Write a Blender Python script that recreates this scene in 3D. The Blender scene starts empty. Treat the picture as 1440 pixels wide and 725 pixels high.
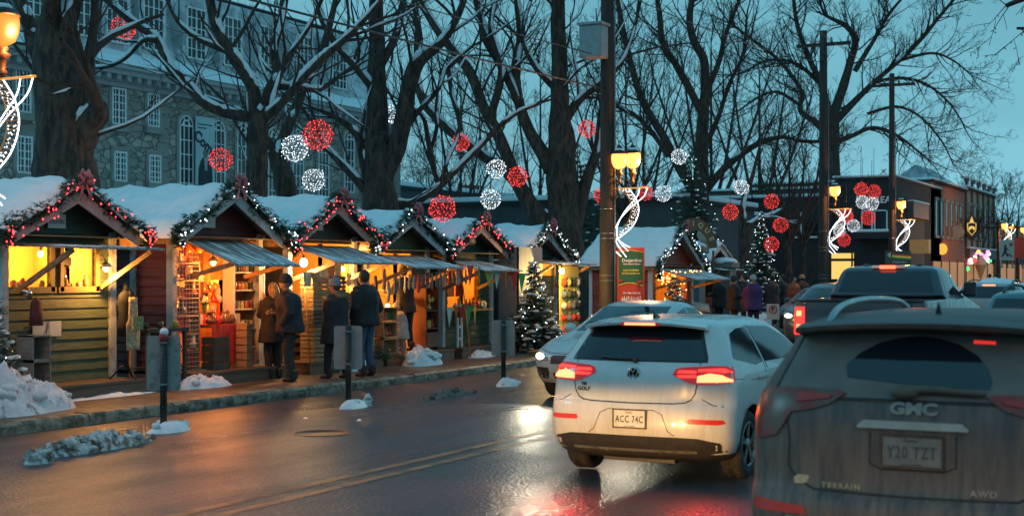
import bpy, bmesh, math, random
from mathutils import Vector, Matrix, noise as mnoise
from mathutils.bvhtree import BVHTree
R = math.radians
V = Vector
sc = bpy.context.scene
COL = sc.collection
FOC, CX, HY, EYE = 2000.0, 720.0, 385.0, 1.9
DS, DT = 0.8915, 0.4530

# ---- world axes: x runs along the street, y across it towards the market, z up
def ray(px, py):
    X = (px - CX) / FOC
    return V((DT * X + DS, -DS * X + DT, -(py - HY) / FOC))
def at_s(px, py, s):
    d = ray(px, py); k = s / d.x; return V((s, d.y * k, EYE + d.z * k))
def at_t(px, py, t):
    d = ray(px, py); k = t / d.y; return V((d.x * k, t, EYE + d.z * k))
def at_z(px, py, z):
    d = ray(px, py); k = (z - EYE) / d.z; return V((d.x * k, d.y * k, z))
def at_Y(px, py, Y):
    d = ray(px, py); return V((d.x * Y, d.y * Y, EYE + d.z * Y))
def depth(p):
    return DS * p[0] + DT * p[1]

class MB:
    """collects shapes for one mesh object"""
    def __init__(s, m=None):
        s.v = []; s.f = []; s.mi = []; s.sm = []; s.m = m or Matrix(); s.cur = 0
    def add(s, vs, fs, smooth=False):
        b = len(s.v); s.v += [s.m @ V(p) for p in vs]
        s.f += [tuple(i + b for i in f) for f in fs]
        s.mi += [s.cur] * len(fs); s.sm += [smooth] * len(fs)
        return s
    def box(s, x0, x1, y0, y1, z0, z1):
        vs = [(x, y, z) for z in (z0, z1) for y in (y0, y1) for x in (x0, x1)]
        return s.add(vs, [(0, 2, 3, 1), (4, 5, 7, 6), (0, 1, 5, 4), (2, 6, 7, 3), (0, 4, 6, 2), (1, 3, 7, 5)])
    def beam(s, a, b, w, h, up=(0, 0, 1)):
        a = V(a); b = V(b); d = (b - a).normalized(); u = V(up)
        if abs(d.dot(u)) > .99: u = V((1, 0, 0))
        x = d.cross(u).normalized(); z = x.cross(d)
        vs = [p + x * i * w / 2 + z * j * h / 2 for p in (a, b) for j in (-1, 1) for i in (-1, 1)]
        return s.add(vs, [(0, 1, 3, 2), (4, 6, 7, 5), (0, 4, 5, 1), (2, 3, 7, 6), (0, 2, 6, 4), (1, 5, 7, 3)])
    def tube(s, pts, rad, n=8, cap=True, smooth=True, sx=1.0):
        pts = [V(p) for p in pts]
        if not hasattr(rad, '__len__'): rad = [rad] * len(pts)
        vs = []; fs = []; prev = None
        for i, p in enumerate(pts):
            d = (pts[min(i + 1, len(pts) - 1)] - pts[max(i - 1, 0)])
            if d.length < 1e-9: d = V((0, 0, 1))
            d.normalize()
            if prev is None:
                u = V((0, 0, 1)) if abs(d.z) < .9 else V((1, 0, 0))
                x = d.cross(u).normalized()
            else:
                x = (prev - d * prev.dot(d))
                x = x.normalized() if x.length > 1e-6 else d.orthogonal().normalized()
            prev = x; y = d.cross(x)
            for k in range(n):
                a = 2 * math.pi * k / n
                vs.append(p + (x * math.cos(a) * sx + y * math.sin(a)) * rad[i])
        for i in range(len(pts) - 1):
            for k in range(n):
                k2 = (k + 1) % n
                fs.append((i * n + k, i * n + k2, (i + 1) * n + k2, (i + 1) * n + k))
        if cap:
            fs.append(tuple(reversed(range(n)))); fs.append(tuple(range((len(pts) - 1) * n, len(pts) * n)))
        return s.add(vs, fs, smooth)
    def lathe(s, prof, n=16, o=(0, 0, 0), axis='z', smooth=True):
        vs = []; fs = []; o = V(o)
        for r, h in prof:
            for k in range(n):
                a = 2 * math.pi * k / n; c, d = r * math.cos(a), r * math.sin(a)
                vs.append(o + V({'z': (c, d, h), 'y': (c, h, d), 'x': (h, c, d)}[axis]))
        for i in range(len(prof) - 1):
            for k in range(n):
                k2 = (k + 1) % n
                fs.append((i * n + k, i * n + k2, (i + 1) * n + k2, (i + 1) * n + k))
        fs.append(tuple(reversed(range(n)))); fs.append(tuple(range((len(prof) - 1) * n, len(prof) * n)))
        return s.add(vs, fs, smooth)
    def prism(s, poly, d0, d1, axis='y'):
        """poly in the other two axes, extruded from d0 to d1"""
        n = len(poly)
        def P(a, b, d): return {'y': (a, d, b), 'x': (d, a, b), 'z': (a, b, d)}[axis]
        vs = [P(a, b, d0) for a, b in poly] + [P(a, b, d1) for a, b in poly]
        fs = [tuple(reversed(range(n))), tuple(range(n, 2 * n))] + [(i, (i + 1) % n, n + (i + 1) % n, n + i) for i in range(n)]
        return s.add(vs, fs)
    def ball(s, c, r, n=8, sq=(1, 1, 1)):
        c = V(c); prof = []
        vs = []; fs = []; m = max(3, n // 2)
        for i in range(m + 1):
            th = math.pi * i / m
            for k in range(n):
                a = 2 * math.pi * k / n
                vs.append(c + V((r * math.sin(th) * math.cos(a) * sq[0], r * math.sin(th) * math.sin(a) * sq[1], r * math.cos(th) * sq[2])))
        for i in range(m):
            for k in range(n):
                k2 = (k + 1) % n
                fs.append((i * n + k, (i + 1) * n + k, (i + 1) * n + k2, i * n + k2))
        return s.add(vs, fs, True)
    def octa(s, c, r):
        c = V(c)
        return s.add([c + V(d) * r for d in ((1, 0, 0), (-1, 0, 0), (0, 1, 0), (0, -1, 0), (0, 0, 1), (0, 0, -1))],
                     [(0, 2, 4), (2, 1, 4), (1, 3, 4), (3, 0, 4), (2, 0, 5), (1, 2, 5), (3, 1, 5), (0, 3, 5)], True)
    def grid(s, fn, nu, nv, smooth=True):
        vs = [fn(i / nu, j / nv) for j in range(nv + 1) for i in range(nu + 1)]
        fs = [(j * (nu + 1) + i, j * (nu + 1) + i + 1, (j + 1) * (nu + 1) + i + 1, (j + 1) * (nu + 1) + i) for j in range(nv) for i in range(nu)]
        return s.add(vs, fs, smooth)
    def mesh(s, name, clean=False, recalc=True):
        me = bpy.data.meshes.new(name); me.from_pydata(s.v, [], s.f)
        me.polygons.foreach_set('material_index', s.mi); me.polygons.foreach_set('use_smooth', s.sm)
        if recalc:
            bm = bmesh.new(); bm.from_mesh(me)
            if clean:
                bmesh.ops.remove_doubles(bm, verts=bm.verts, dist=1e-5)
                bmesh.ops.dissolve_degenerate(bm, edges=bm.edges, dist=1e-6)
            bmesh.ops.recalc_face_normals(bm, faces=bm.faces); bm.to_mesh(me); bm.free()
        me.update(); return me
    def build(s, name, mats, parent=None, loc=None, label=None, clean=False, bevel=0, recalc=True):
        me = s.mesh(name, clean, recalc)
        return link(me, name, mats, parent, loc, label, bevel)

def link(me, name, mats, parent=None, loc=None, label=None, bevel=0):
    o = bpy.data.objects.new(name, me); COL.objects.link(o)
    for m in (mats if isinstance(mats, (list, tuple)) else [mats]): me.materials.append(m)
    if parent: o.parent = parent
    if loc is not None: o.location = loc
    if label: o['label'] = label
    if bevel:
        b = o.modifiers.new('b', 'BEVEL'); b.width = bevel; b.segments = 2; b.limit_method = 'ANGLE'
    return o
def thing(name, label, cat, loc=(0, 0, 0), rz=0, group=None, rot=None):
    o = bpy.data.objects.new(name, None); COL.objects.link(o); o.location = loc
    o.rotation_euler = rot or (0, 0, rz); o.empty_display_size = .2
    return tag(o, label, cat, group)
def tag(o, label, cat, group=None, kind=None):
    if label: o['label'] = label
    if cat: o['category'] = cat
    if group: o['group'] = group
    if kind: o['kind'] = kind
    return o
def struct(o, kind='structure'):
    o['kind'] = kind; return o
KIDS = {}
def dup(o, loc=None, rz=None, label=None, parent=None, group=None, scale=None, rot=None):
    c = o.copy(); COL.objects.link(c)
    if parent is not None: c.parent = parent
    if loc is not None: c.location = loc
    if rz is not None: c.rotation_euler = (0, 0, rz)
    if rot is not None: c.rotation_euler = rot
    if label: c['label'] = label
    if group: c['group'] = group
    if scale: c.scale = (scale,) * 3 if not hasattr(scale, '__len__') else scale
    for ch in o.children: dup(ch, parent=c)
    return c
def frozen(o):
    """apply an object's modifiers into its mesh"""
    bpy.context.view_layer.update()
    dg = bpy.context.evaluated_depsgraph_get()
    me = bpy.data.meshes.new_from_object(o.evaluated_get(dg))
    old = o.data; o.modifiers.clear(); o.data = me
    bpy.data.meshes.remove(old); return o
def remeshed(mb, name, mat, vox, parent=None, loc=None, smooth=2, label=None):
    o = mb.build(name, mat, parent, loc, label)
    m = o.modifiers.new('r', 'REMESH'); m.mode = 'VOXEL'; m.voxel_size = vox; m.use_smooth_shade = True
    if smooth:
        q = o.modifiers.new('s', 'SMOOTH'); q.iterations = smooth; q.factor = .5
    return frozen(o)

# ---------------------------------------------------------------- materials
def nd(nt, typ, **kw):
    n = nt.nodes.new(typ)
    for k, v in kw.items():
        if k in n.inputs: n.inputs[k].default_value = v
        else: setattr(n, k, v)
    return n
MATS = {}
def M(name, col, rough=.7, metal=0, var=.18, scale=6, bump=0, bscale=None, emit=None, es=0, stretch=None, spec=None, dirt=None, coat=0):
    """a Principled material whose colour is broken up by noise; dirt=(colour, amount, scale)"""
    if name in MATS: return MATS[name]
    m = bpy.data.materials.new(name); m.use_nodes = True; nt = m.node_tree; L = nt.links.new
    b = nt.nodes['Principled BSDF']
    b.inputs['Roughness'].default_value = rough; b.inputs['Metallic'].default_value = metal
    b.inputs['Base Color'].default_value = (*col, 1)
    if spec is not None: b.inputs['Specular IOR Level'].default_value = spec
    if coat: b.inputs['Coat Weight'].default_value = coat; b.inputs['Coat Roughness'].default_value = .06
    tc = nd(nt, 'ShaderNodeTexCoord'); mp = nd(nt, 'ShaderNodeMapping')
    L(tc.outputs['Object'], mp.inputs[0])
    if stretch: mp.inputs['Scale'].default_value = stretch
    if var:
        n = nd(nt, 'ShaderNodeTexNoise', Scale=scale, Detail=5.0); L(mp.outputs[0], n.inputs['Vector'])
        r = nd(nt, 'ShaderNodeMapRange'); r.inputs['From Min'].default_value = .3; r.inputs['From Max'].default_value = .7
        r.inputs['To Min'].default_value = 1 - var; r.inputs['To Max'].default_value = 1 + var
        L(n.outputs[0], r.inputs[0])
        x = nd(nt, 'ShaderNodeMix'); x.data_type = 'RGBA'; x.blend_type = 'MULTIPLY'; x.inputs[0].default_value = 1
        x.inputs[6].default_value = (*col, 1); L(r.outputs[0], x.inputs[7]); out = x.outputs[2]
        if dirt:
            n2 = nd(nt, 'ShaderNodeTexNoise', Scale=dirt[2], Detail=6.0, Roughness=.65); L(mp.outputs[0], n2.inputs['Vector'])
            r2 = nd(nt, 'ShaderNodeMapRange'); r2.inputs['From Min'].default_value = .62 - dirt[1] * .35; r2.inputs['From Max'].default_value = .72 - dirt[1] * .25
            L(n2.outputs[0], r2.inputs[0])
            y = nd(nt, 'ShaderNodeMix'); y.data_type = 'RGBA'; L(r2.outputs[0], y.inputs[0]); L(out, y.inputs[6]); y.inputs[7].default_value = (*dirt[0], 1); out = y.outputs[2]
        L(out, b.inputs['Base Color'])
    if bump:
        n = nd(nt, 'ShaderNodeTexNoise', Scale=bscale or scale * 3, Detail=6.0); L(mp.outputs[0], n.inputs['Vector'])
        q = nd(nt, 'ShaderNodeBump', Strength=min(1.0, bump), Distance=.02 * max(1, bump)); L(n.outputs[0], q.inputs['Height']); L(q.outputs[0], b.inputs['Normal'])
    if emit:
        b.inputs['Emission Color'].default_value = (*emit, 1); b.inputs['Emission Strength'].default_value = es
    MATS[name] = m; return m
def E(name, col, s, sample=True, base=(.02, .02, .02)):
    m = M(name, base, rough=.4, var=0, emit=col, es=s)
    if not sample: m.cycles.emission_sampling = 'NONE'
    return m
def lerp(a, b, t): return a + (b - a) * t
def crom(pts, k=4):
    """smooth a polyline (Catmull-Rom); entries may be any tuples"""
    out = []
    n = len(pts)
    for i in range(n - 1):
        p0, p1, p2, p3 = pts[max(i - 1, 0)], pts[i], pts[i + 1], pts[min(i + 2, n - 1)]
        for j in range(k):
            t = j / k
            out.append(tuple(.5 * (2 * b + (c - a) * t + (2 * a - 5 * b + 4 * c - d) * t * t + (3 * b - a - 3 * c + d) * t ** 3) for a, b, c, d in zip(p0, p1, p2, p3)))
    out.append(tuple(pts[-1])); return out
def text_mesh(txt, size, depth_=.004, bold=0, spacing=1.0, align='CENTER', extr=None):
    cu = bpy.data.curves.new('lettering', 'FONT'); cu.body = txt; cu.size = size; cu.align_x = align; cu.align_y = 'CENTER'
    cu.extrude = depth_ / 2; cu.offset = bold; cu.space_character = spacing; cu.resolution_u = 3
    o = bpy.data.objects.new('lettering', cu); COL.objects.link(o)
    bpy.context.view_layer.update()
    me = bpy.data.meshes.new_from_object(o.evaluated_get(bpy.context.evaluated_depsgraph_get()))
    bpy.data.objects.remove(o); bpy.data.curves.remove(cu); return me
def lettering(txt, size, mat, parent, M4, name='lettering', bold=0, depth_=.004, spacing=1.0, align='CENTER'):
    """text lies in local xy, faces +z; M4 puts it on its surface"""
    me = text_mesh(txt, size, depth_, bold, spacing, align); me.transform(M4)
    return link(me, name, mat, parent)
def face_mat(o, right, up):
    """matrix with text x along right, y along up"""
    r = V(right).normalized(); u = V(up).normalized(); n = r.cross(u)
    m = Matrix((r, u, n)).transposed().to_4x4(); m.translation = V(o); return m
# ---------------------------------------------------------------- shared materials
SNOW = M('snow', (.78, .80, .82), .75, var=.06, scale=5, bump=.7, bscale=9)
DSNOW = M('dirty snow', (.62, .60, .58), .8, var=.25, scale=7, bump=1, bscale=14, dirt=((.16, .12, .09), .55, 9))
BARK = M('bark', (.085, .050, .036), .9, var=.45, scale=11, bump=3, bscale=14, stretch=(1, 1, .3), dirt=((.025, .018, .015), .45, 8))
TWIG = M('twig bark', (.055, .034, .026), .9, var=.2)
BLACKM = M('black iron', (.012, .013, .014), .45, var=.1)
WHITEP = M('white paint', (.62, .62, .6), .5, var=.08, scale=3, bump=.1)
WOOD = M('pine boards', (.30, .18, .09), .65, var=.3, scale=4, stretch=(.6, 4, 4), bump=.4)
OLDWOOD = M('weathered boards', (.24, .22, .19), .7, var=.3, scale=5, stretch=(5, .7, 5), bump=.4)
DECKW = M('deck boards', (.13, .085, .055), .55, var=.3, scale=3, stretch=(.6, 5, 5), bump=.3)
RUBBER = M('tyre rubber', (.018, .018, .019), .75, var=.2, scale=20, dirt=((.05, .045, .04), .3, 14))
GLASSD = M('tinted car glass', (.010, .014, .018), .06, var=0, spec=.8)
DPLAST = M('black plastic', (.032, .030, .029), .42, var=.15, dirt=((.05, .043, .036), .2, 9))
CHROME = M('chrome', (.6, .6, .62), .18, metal=1, var=.05)
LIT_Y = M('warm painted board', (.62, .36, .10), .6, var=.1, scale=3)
GREENERY = M('fir greenery', (.03, .06, .034), .8, var=.5, scale=20)
RED_C = M('red cloth', (.5, .03, .025), .8, var=.15, scale=10, bump=.3)
def car_paint(name, col, rough=.28, metal=0, dirt=((.2, .17, .13), .35, 2.2), coat=.6, lowdirt=.75):
    """paint with road grime thickening towards the sills"""
    if name in MATS: return MATS[name]
    m = M(name, col, rough, metal, var=.04, scale=3, dirt=None, coat=coat)
    nt = m.node_tree; L = nt.links.new; b = nt.nodes['Principled BSDF']
    src = b.inputs['Base Color'].links[0].from_socket
    tc = nd(nt, 'ShaderNodeTexCoord'); sep = nd(nt, 'ShaderNodeSeparateXYZ'); L(tc.outputs['Object'], sep.inputs[0])
    mp = nd(nt, 'ShaderNodeMapping'); mp.inputs['Scale'].default_value = (1, 3.5, .5); L(tc.outputs['Object'], mp.inputs[0])
    n = nd(nt, 'ShaderNodeTexNoise', Scale=5.0, Detail=8.0, Roughness=.7); L(mp.outputs[0], n.inputs['Vector'])
    h = nd(nt, 'ShaderNodeMapRange'); h.inputs['From Min'].default_value = .2; h.inputs['From Max'].default_value = dirt[2]
    h.inputs['To Min'].default_value = lowdirt; h.inputs['To Max'].default_value = dirt[1] * .35; L(sep.outputs[2], h.inputs[0])
    mul = nd(nt, 'ShaderNodeMath', operation='MULTIPLY'); L(h.outputs[0], mul.inputs[0])
    r = nd(nt, 'ShaderNodeMapRange'); r.inputs['From Min'].default_value = .38; r.inputs['From Max'].default_value = .62; L(n.outputs[0], r.inputs[0])
    L(r.outputs[0], mul.inputs[1])
    x = nd(nt, 'ShaderNodeMix'); x.data_type = 'RGBA'; L(mul.outputs[0], x.inputs[0]); L(src, x.inputs[6]); x.inputs[7].default_value = (*dirt[0], 1)
    L(x.outputs[2], b.inputs['Base Color'])
    rr = nd(nt, 'ShaderNodeMapRange'); rr.inputs['To Min'].default_value = rough; rr.inputs['To Max'].default_value = .7; L(mul.outputs[0], rr.inputs[0]); L(rr.outputs[0], b.inputs['Roughness'])
    cw = nd(nt, 'ShaderNodeMapRange'); cw.inputs['To Min'].default_value = coat; cw.inputs['To Max'].default_value = 0; L(mul.outputs[0], cw.inputs[0]); L(cw.outputs[0], b.inputs['Coat Weight'])
    return m
# ---------------------------------------------------------------- cars (local x: rear to front, y: left, z: up)
def car_loop(z, xr, xf, w, cr, cf, nr=9, ns=22, e=.72):
    half = []
    for i in range(nr):
        a = math.pi / 2 * i / (nr - 1)
        half.append((xr + cr * (1 - math.cos(a) ** e if i < nr - 1 else 1), w * math.sin(a) ** e if i else 0))
    a0, a1 = xr + cr, xf - cf
    for i in range(1, ns):
        u = i / ns; half.append((lerp(a0, a1, u), w * (1 + .012 * math.sin(math.pi * u))))
    for i in range(nr):
        a = math.pi / 2 * (1 - i / (nr - 1))
        half.append((xf - cf * (1 - math.cos(a) ** e if i else 1), w * math.sin(a) ** e if i < nr - 1 else 0))
    return [V((x, y, z)) for x, y in half] + [V((x, -y, z)) for x, y in reversed(half[1:-1])]
def car_body(levels, paint, parent, wheels, wr, bed=None, sub=3):
    lv = crom(levels, sub); loops = [car_loop(*l) for l in lv]; n = len(loops[0])
    mb = MB(); vs = [p for l in loops for p in l]; fs = []
    for i in range(len(loops) - 1):
        for k in range(n):
            k2 = (k + 1) % n; fs.append((i * n + k, i * n + k2, (i + 1) * n + k2, (i + 1) * n + k))
    h = n // 2
    def cap(b, flip):
        q = [(b, b + 1, b + n - 1)] + [(b + i, b + i + 1, b + n - i - 1, b + n - i) for i in range(1, h - 1)] + [(b + h - 1, b + h, b + h + 1)]
        return [tuple(reversed(f)) for f in q] if flip else q
    fs += cap(0, False) + cap((len(loops) - 1) * n, True)
    mb.add(vs, fs, True)
    body = mb.build('body', [paint, DPLAST], parent)
    body.data.set_sharp_from_angle(angle=R(38))
    bvh = BVHTree.FromPolygons([v.co for v in body.data.vertices], [p.vertices[:] for p in body.data.polygons])
    cut = MB(); w = max(l[3] for l in levels)
    for x in wheels:
        for sgn in (-1, 1):
            cut.lathe([(wr + .045, sgn * (w - .30)), (wr + .045, sgn * (w + .2))], 32, (x, 0, wr + .01), 'y')
    if bed: cut.box(*bed)
    c = cut.build('cutter', DPLAST, parent)
    m = body.modifiers.new('b', 'BOOLEAN'); m.operation = 'DIFFERENCE'; m.object = c; m.solver = 'EXACT'
    frozen(body); bpy.data.objects.remove(c)
    body.data.materials.clear(); body.data.materials.append(paint); body.data.materials.append(DPLAST)
    for p in body.data.polygons:
        if p.material_index > 1: p.material_index = 1
        c = p.center
        # inside of the arches and the underside are bare black liner
        if c.z < .26: p.material_index = 1
        for x in wheels:
            d = math.hypot(c.x - x, c.z - wr - .01)
            if abs(d - wr - .045) < .012 and abs(p.normal.y) < .5 or (d < wr + .05 and abs(abs(c.y) - (w - .3)) < .03): p.material_index = 1; p.use_smooth = False
    return body, bvh
AX = {'rear': (V((1, 0, 0)), lambda a, b: V((-2, a, b))), 'front': (V((-1, 0, 0)), lambda a, b: V((9, a, b))),
      'left': (V((0, -1, 0)), lambda a, b: V((a, 3, b))), 'right': (V((0, 1, 0)), lambda a, b: V((a, -3, b))), 'top': (V((0, 0, -1)), lambda a, b: V((a, b, 5)))}
def project(bvh, axis, a, b):
    d, o = AX[axis]; p = o(a, b); h = bvh.ray_cast(p, d)
    if axis in ('rear', 'front'):
        c = bvh.ray_cast(o(a * .3, b), d); k = 1.0
        while c[0] is not None and k > .75 and (h[0] is None or abs(h[0].x - c[0].x) > .30): k -= .01; h = bvh.ray_cast(o(a * k, b), d)
    if h[0] is None:
        # beyond the silhouette: hold on to the nearest skin
        for k in (.25, .5, .75, 1.0, 1.5, 2):
            for q in (p + V((0, 0, -.05 * k)), p + V((0, -.05 * k if a > 0 else .05 * k, 0)) if axis in ('rear', 'front') else p + V((.05 * k, 0, 0)), p + V((0, 0, .05 * k))):
                h = bvh.ray_cast(q, d)
                if h[0] is not None: return h[0], h[1]
        h = bvh.find_nearest(p + d * 3); return h[0], h[1]
    return h[0], h[1]
def patch(bvh, poly, axis, mat, name, parent, off=.004, th=.02, cell=.05, label=None, mb=None):
    bm = bmesh.new(); vs = [bm.verts.new((a, b, 0)) for a, b in poly]; bm.faces.new(vs)
    for ax in (0, 1):
        lo = min(p[ax] for p in poly); hi = max(p[ax] for p in poly); n = max(1, int((hi - lo) / cell))
        for i in range(1, n):
            c = [0, 0, 0]; c[ax] = lerp(lo, hi, i / n) + 1e-5; nn = [0, 0, 0]; nn[ax] = 1
            bmesh.ops.bisect_plane(bm, geom=bm.verts[:] + bm.edges[:] + bm.faces[:], plane_co=c, plane_no=nn)
    bm.verts.ensure_lookup_table(); bm.verts.index_update()
    d = AX[axis][0]; out = []; inn = []
    for v in bm.verts:
        h, n = project(bvh, axis, v.co.x, v.co.y)
        if n.dot(d) > 0: n = -n
        out.append(h + n * off * .5 - d * off * .5); inn.append(h - n * th)
    fs = [tuple(v.index for v in f.verts) for f in bm.faces]; N = len(out)
    rim = [(e.verts[0].index, e.verts[1].index) for e in bm.edges if len(e.link_faces) == 1]
    bm.free()
    q = MB() if mb is None else mb
    q.add(out + inn, fs + [(a, b, b + N, a + N) for a, b in rim] + [tuple(i + N for i in reversed(f)) for f in fs], True)
    if mb is not None: return mb
    o = q.build(name, mat, parent, label=label); o.data.set_sharp_from_angle(angle=R(45)); return o
def strip_poly(pts, w):
    L_, R_ = [], []
    for i, p in enumerate(pts):
        a = V(pts[max(i - 1, 0)]); b = V(pts[min(i + 1, len(pts) - 1)]); d = (b - a).normalized(); n = V((-d.y, d.x)) * w / 2
        L_.append((p[0] + n.x, p[1] + n.y)); R_.append((p[0] - n.x, p[1] - n.y))
    return L_ + R_[::-1]
def seam(bvh, pts, axis, mb, w=.007, off=.0022):
    patch(bvh, strip_poly(pts, w), axis, None, '', None, off, .002, .06, mb=mb)
def mir(poly): return [(-a, b) for a, b in reversed(poly)]
def body_text(bvh, txt, y0, z0, size, mat, parent, bold=.002, raise_=.006, sx=1.0, spacing=1.0):
    """raised letters that follow the curve of the tailgate"""
    me = text_mesh(txt, size, .004, bold, spacing)
    ext = {}
    for v in me.vertices:
        h, n = project(bvh, 'rear', y0 - v.co.x * sx, z0 + v.co.y)
        if n.x > 0: n = -n
        v.co = h + n * (raise_ if v.co.z > 0 else -.002)
    return link(me, 'lettering', mat, parent)
def wheel(parent, x, y, r, rimmat, spokes=5, wid=.21):
    s = 1 if y > 0 else -1
    w = bpy.data.objects.new('wheel', None); COL.objects.link(w); w.parent = parent; w.location = (x, y, r); w.empty_display_size = .1
    t = MB(); k = wid / 2
    t.lathe([(r * .62, -.002), (r * .66, -k * .9), (r * .80, -k), (r * .94, -k * .95), (r, -k * .7), (r, -.012), (r - .008, -.010), (r - .008, .010), (r, .012), (r, k * .7), (r * .94, k * .95), (r * .80, k), (r * .66, k * .9), (r * .62, 0)], 40, axis='y')
    t.build('tyre', RUBBER, w)
    q = MB(); f = s * k * .75; ri = r * .67
    q.lathe([(ri * .97, -s * k * .8), (ri, s * k * .82), (ri * .93, s * k * .86), (ri * .90, f - s * .02), (ri * .86, f - s * .09), (.06, f - s * .10)], 36, axis='y')
    q.build('rim', DPLAST, w)
    q = MB()
    for i in range(spokes):
        for dd in (-.13, .13):
            a = 2 * math.pi * i / spokes + .3; a2 = a + dd
            q.beam((math.cos(a) * .03, f, math.sin(a) * .03), (math.cos(a2) * ri * .95, f + s * .004, math.sin(a2) * ri * .95), .026, .026, (0, 1, 0))
    q.lathe([(.055, f - s * .04), (.06, f + s * .012), (.03, f + s * .022)], 16, axis='y')
    q.lathe([(ri * .92, f), (ri, f), (ri * 1.0, f + s * .02), (ri * .93, f + s * .02), (ri * .92, f)], 36, axis='y')
    q.build('spokes', rimmat, w); return w
PLATEM = M('plate white', (.62, .62, .6), .5, var=.15, scale=30)
def plate(parent, x, z, txt, mat_txt, dirty=None, facing=-1):
    m = dirty or PLATEM
    q = MB(); q.box(-.152, .152, -.0765, .0765, 0, .006); M4 = face_mat((x, 0, z), (0, facing, 0), (0, 0, 1))
    me = q.mesh('number_plate'); me.transform(M4); o = link(me, 'number_plate', m, parent, bevel=.003)
    if txt:
        lettering(txt, .088, mat_txt, o, M4 @ Matrix.Translation((0, -.006, .0075)) @ Matrix.Diagonal((.68, 1, 1, 1)), 'number', .0012, .003, 1.15)
        lettering('Québec', .022, mat_txt, o, M4 @ Matrix.Translation((0, .058, .0075)), 'number', 0, .002)
        lettering('Je me souviens', .017, mat_txt, o, M4 @ Matrix.Translation((0, -.064, .0075)), 'number', 0, .002)
    fr = MB()
    for a, b, c, d in ((-.163, .163, -.088, -.077), (-.163, .163, .077, .086), (-.163, -.1525, -.077, .077), (.1525, .163, -.077, .077)): fr.box(a, b, c, d, -.004, .012)
    me = fr.mesh('plate_frame'); me.transform(M4); link(me, 'plate_frame', BLACKM, o)
    return o

LAMP_RED = M('red lamp lens', (.35, .012, .010), .15, var=.1, coat=.5, emit=(1, .02, .015), es=.22)
LAMP_GLOW = E('brake light glow', (1, .022, .016), 3.2)
LAMP_HOT = E('brake light core', (1, .16, .06), 5.5)
LAMP_DARK = M('unlit red lens', (.20, .02, .016), .3, var=.25, scale=5, dirt=((.10, .07, .05), .5, 6))
HEAD_HOT = E('headlight glow', (1, .93, .66), 14)
LENS = M('headlight housing', (.25, .26, .27), .1, var=.1, coat=.6)

GOLF_LV = [(.19, .25, 4.0, .74, .3, .5), (.24, .12, 4.12, .83, .32, .55), (.36, .03, 4.22, .885, .34, .6), (.50, .0, 4.25, .895, .34, .62), (.62, .01, 4.26, .898, .34, .62),
           (.70, .03, 4.24, .90, .34, .6), (.745, .062, 4.2, .90, .33, .6), (.85, .07, 4.05, .893, .33, .6), (.93, .075, 3.75, .885, .33, .6), (.99, .09, 3.3, .872, .33, .55),
           (1.06, .13, 3.12, .845, .32, .5), (1.15, .19, 2.95, .80, .32, .5), (1.27, .28, 2.70, .735, .3, .45), (1.37, .36, 2.45, .675, .28, .4), (1.425, .42, 2.25, .625, .26, .35),
           (1.462, .55, 2.05, .54, .25, .3), (1.485, .8, 1.8, .40, .2, .2), (1.492, 1.1, 1.5, .2, .1, .1)]
SUV_LV = [(.28, .26, 4.35, .78, .3, .5), (.35, .10, 4.5, .87, .32, .55), (.48, .02, 4.58, .91, .34, .6), (.62, .0, 4.62, .92, .34, .6), (.70, .02, 4.62, .922, .34, .6), (.76, .07, 4.6, .922, .32, .6),
          (.95, .08, 4.55, .922, .32, .6), (1.08, .09, 4.3, .918, .32, .6), (1.17, .11, 3.7, .905, .32, .55), (1.25, .15, 3.45, .885, .31, .5), (1.36, .24, 3.25, .835, .3, .5), (1.50, .36, 2.95, .765, .28, .45),
          (1.59, .43, 2.75, .71, .26, .4), (1.635, .52, 2.55, .645, .26, .35), (1.662, .7, 2.3, .54, .25, .3), (1.675, 1.0, 2.0, .36, .2, .2), (1.68, 1.4, 1.7, .18, .1, .1)]
SEDAN_LV = [(.17, .3, 4.35, .74, .3, .5), (.23, .15, 4.5, .83, .34, .6), (.36, .05, 4.62, .885, .36, .66), (.50, .0, 4.68, .90, .38, .7), (.62, .0, 4.69, .90, .38, .72), (.72, .03, 4.64, .895, .38, .7),
            (.80, .06, 4.42, .89, .38, .68), (.88, .09, 4.1, .885, .38, .6), (.95, .14, 3.62, .875, .38, .5), (1.01, .45, 3.3, .85, .4, .48), (1.10, .75, 3.08, .80, .38, .46), (1.22, .98, 2.80, .73, .35, .42),
            (1.33, 1.2, 2.52, .665, .3, .38), (1.40, 1.38, 2.3, .60, .28, .33), (1.435, 1.52, 2.12, .52, .22, .25), (1.455, 1.65, 1.98, .34, .12, .12)]
PICK_LV = [(.42, .35, 5.6, .80, .2, .4), (.50, .12, 5.7, .92, .16, .45), (.62, .02, 5.78, .96, .15, .5), (.80, .0, 5.8, .975, .13, .5), (1.05, .01, 5.8, .98, .12, .5), (1.25, .02, 5.7, .975, .12, .45), (1.38, .02, 4.9, .965, .12, .4),
           (1.485, .03, 4.15, .955, .12, .35), (1.50, .10, 4.12, .945, .10, .35), (1.502, 1.80, 4.10, .935, .14, .35), (1.56, 1.84, 3.95, .90, .14, .35), (1.75, 1.95, 3.65, .83, .14, .35), (1.92, 2.06, 3.35, .765, .14, .3),
           (1.985, 2.14, 3.15, .70, .14, .28), (2.02, 2.3, 2.95, .58, .14, .2), (2.035, 2.5, 2.75, .3, .1, .1)]
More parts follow.
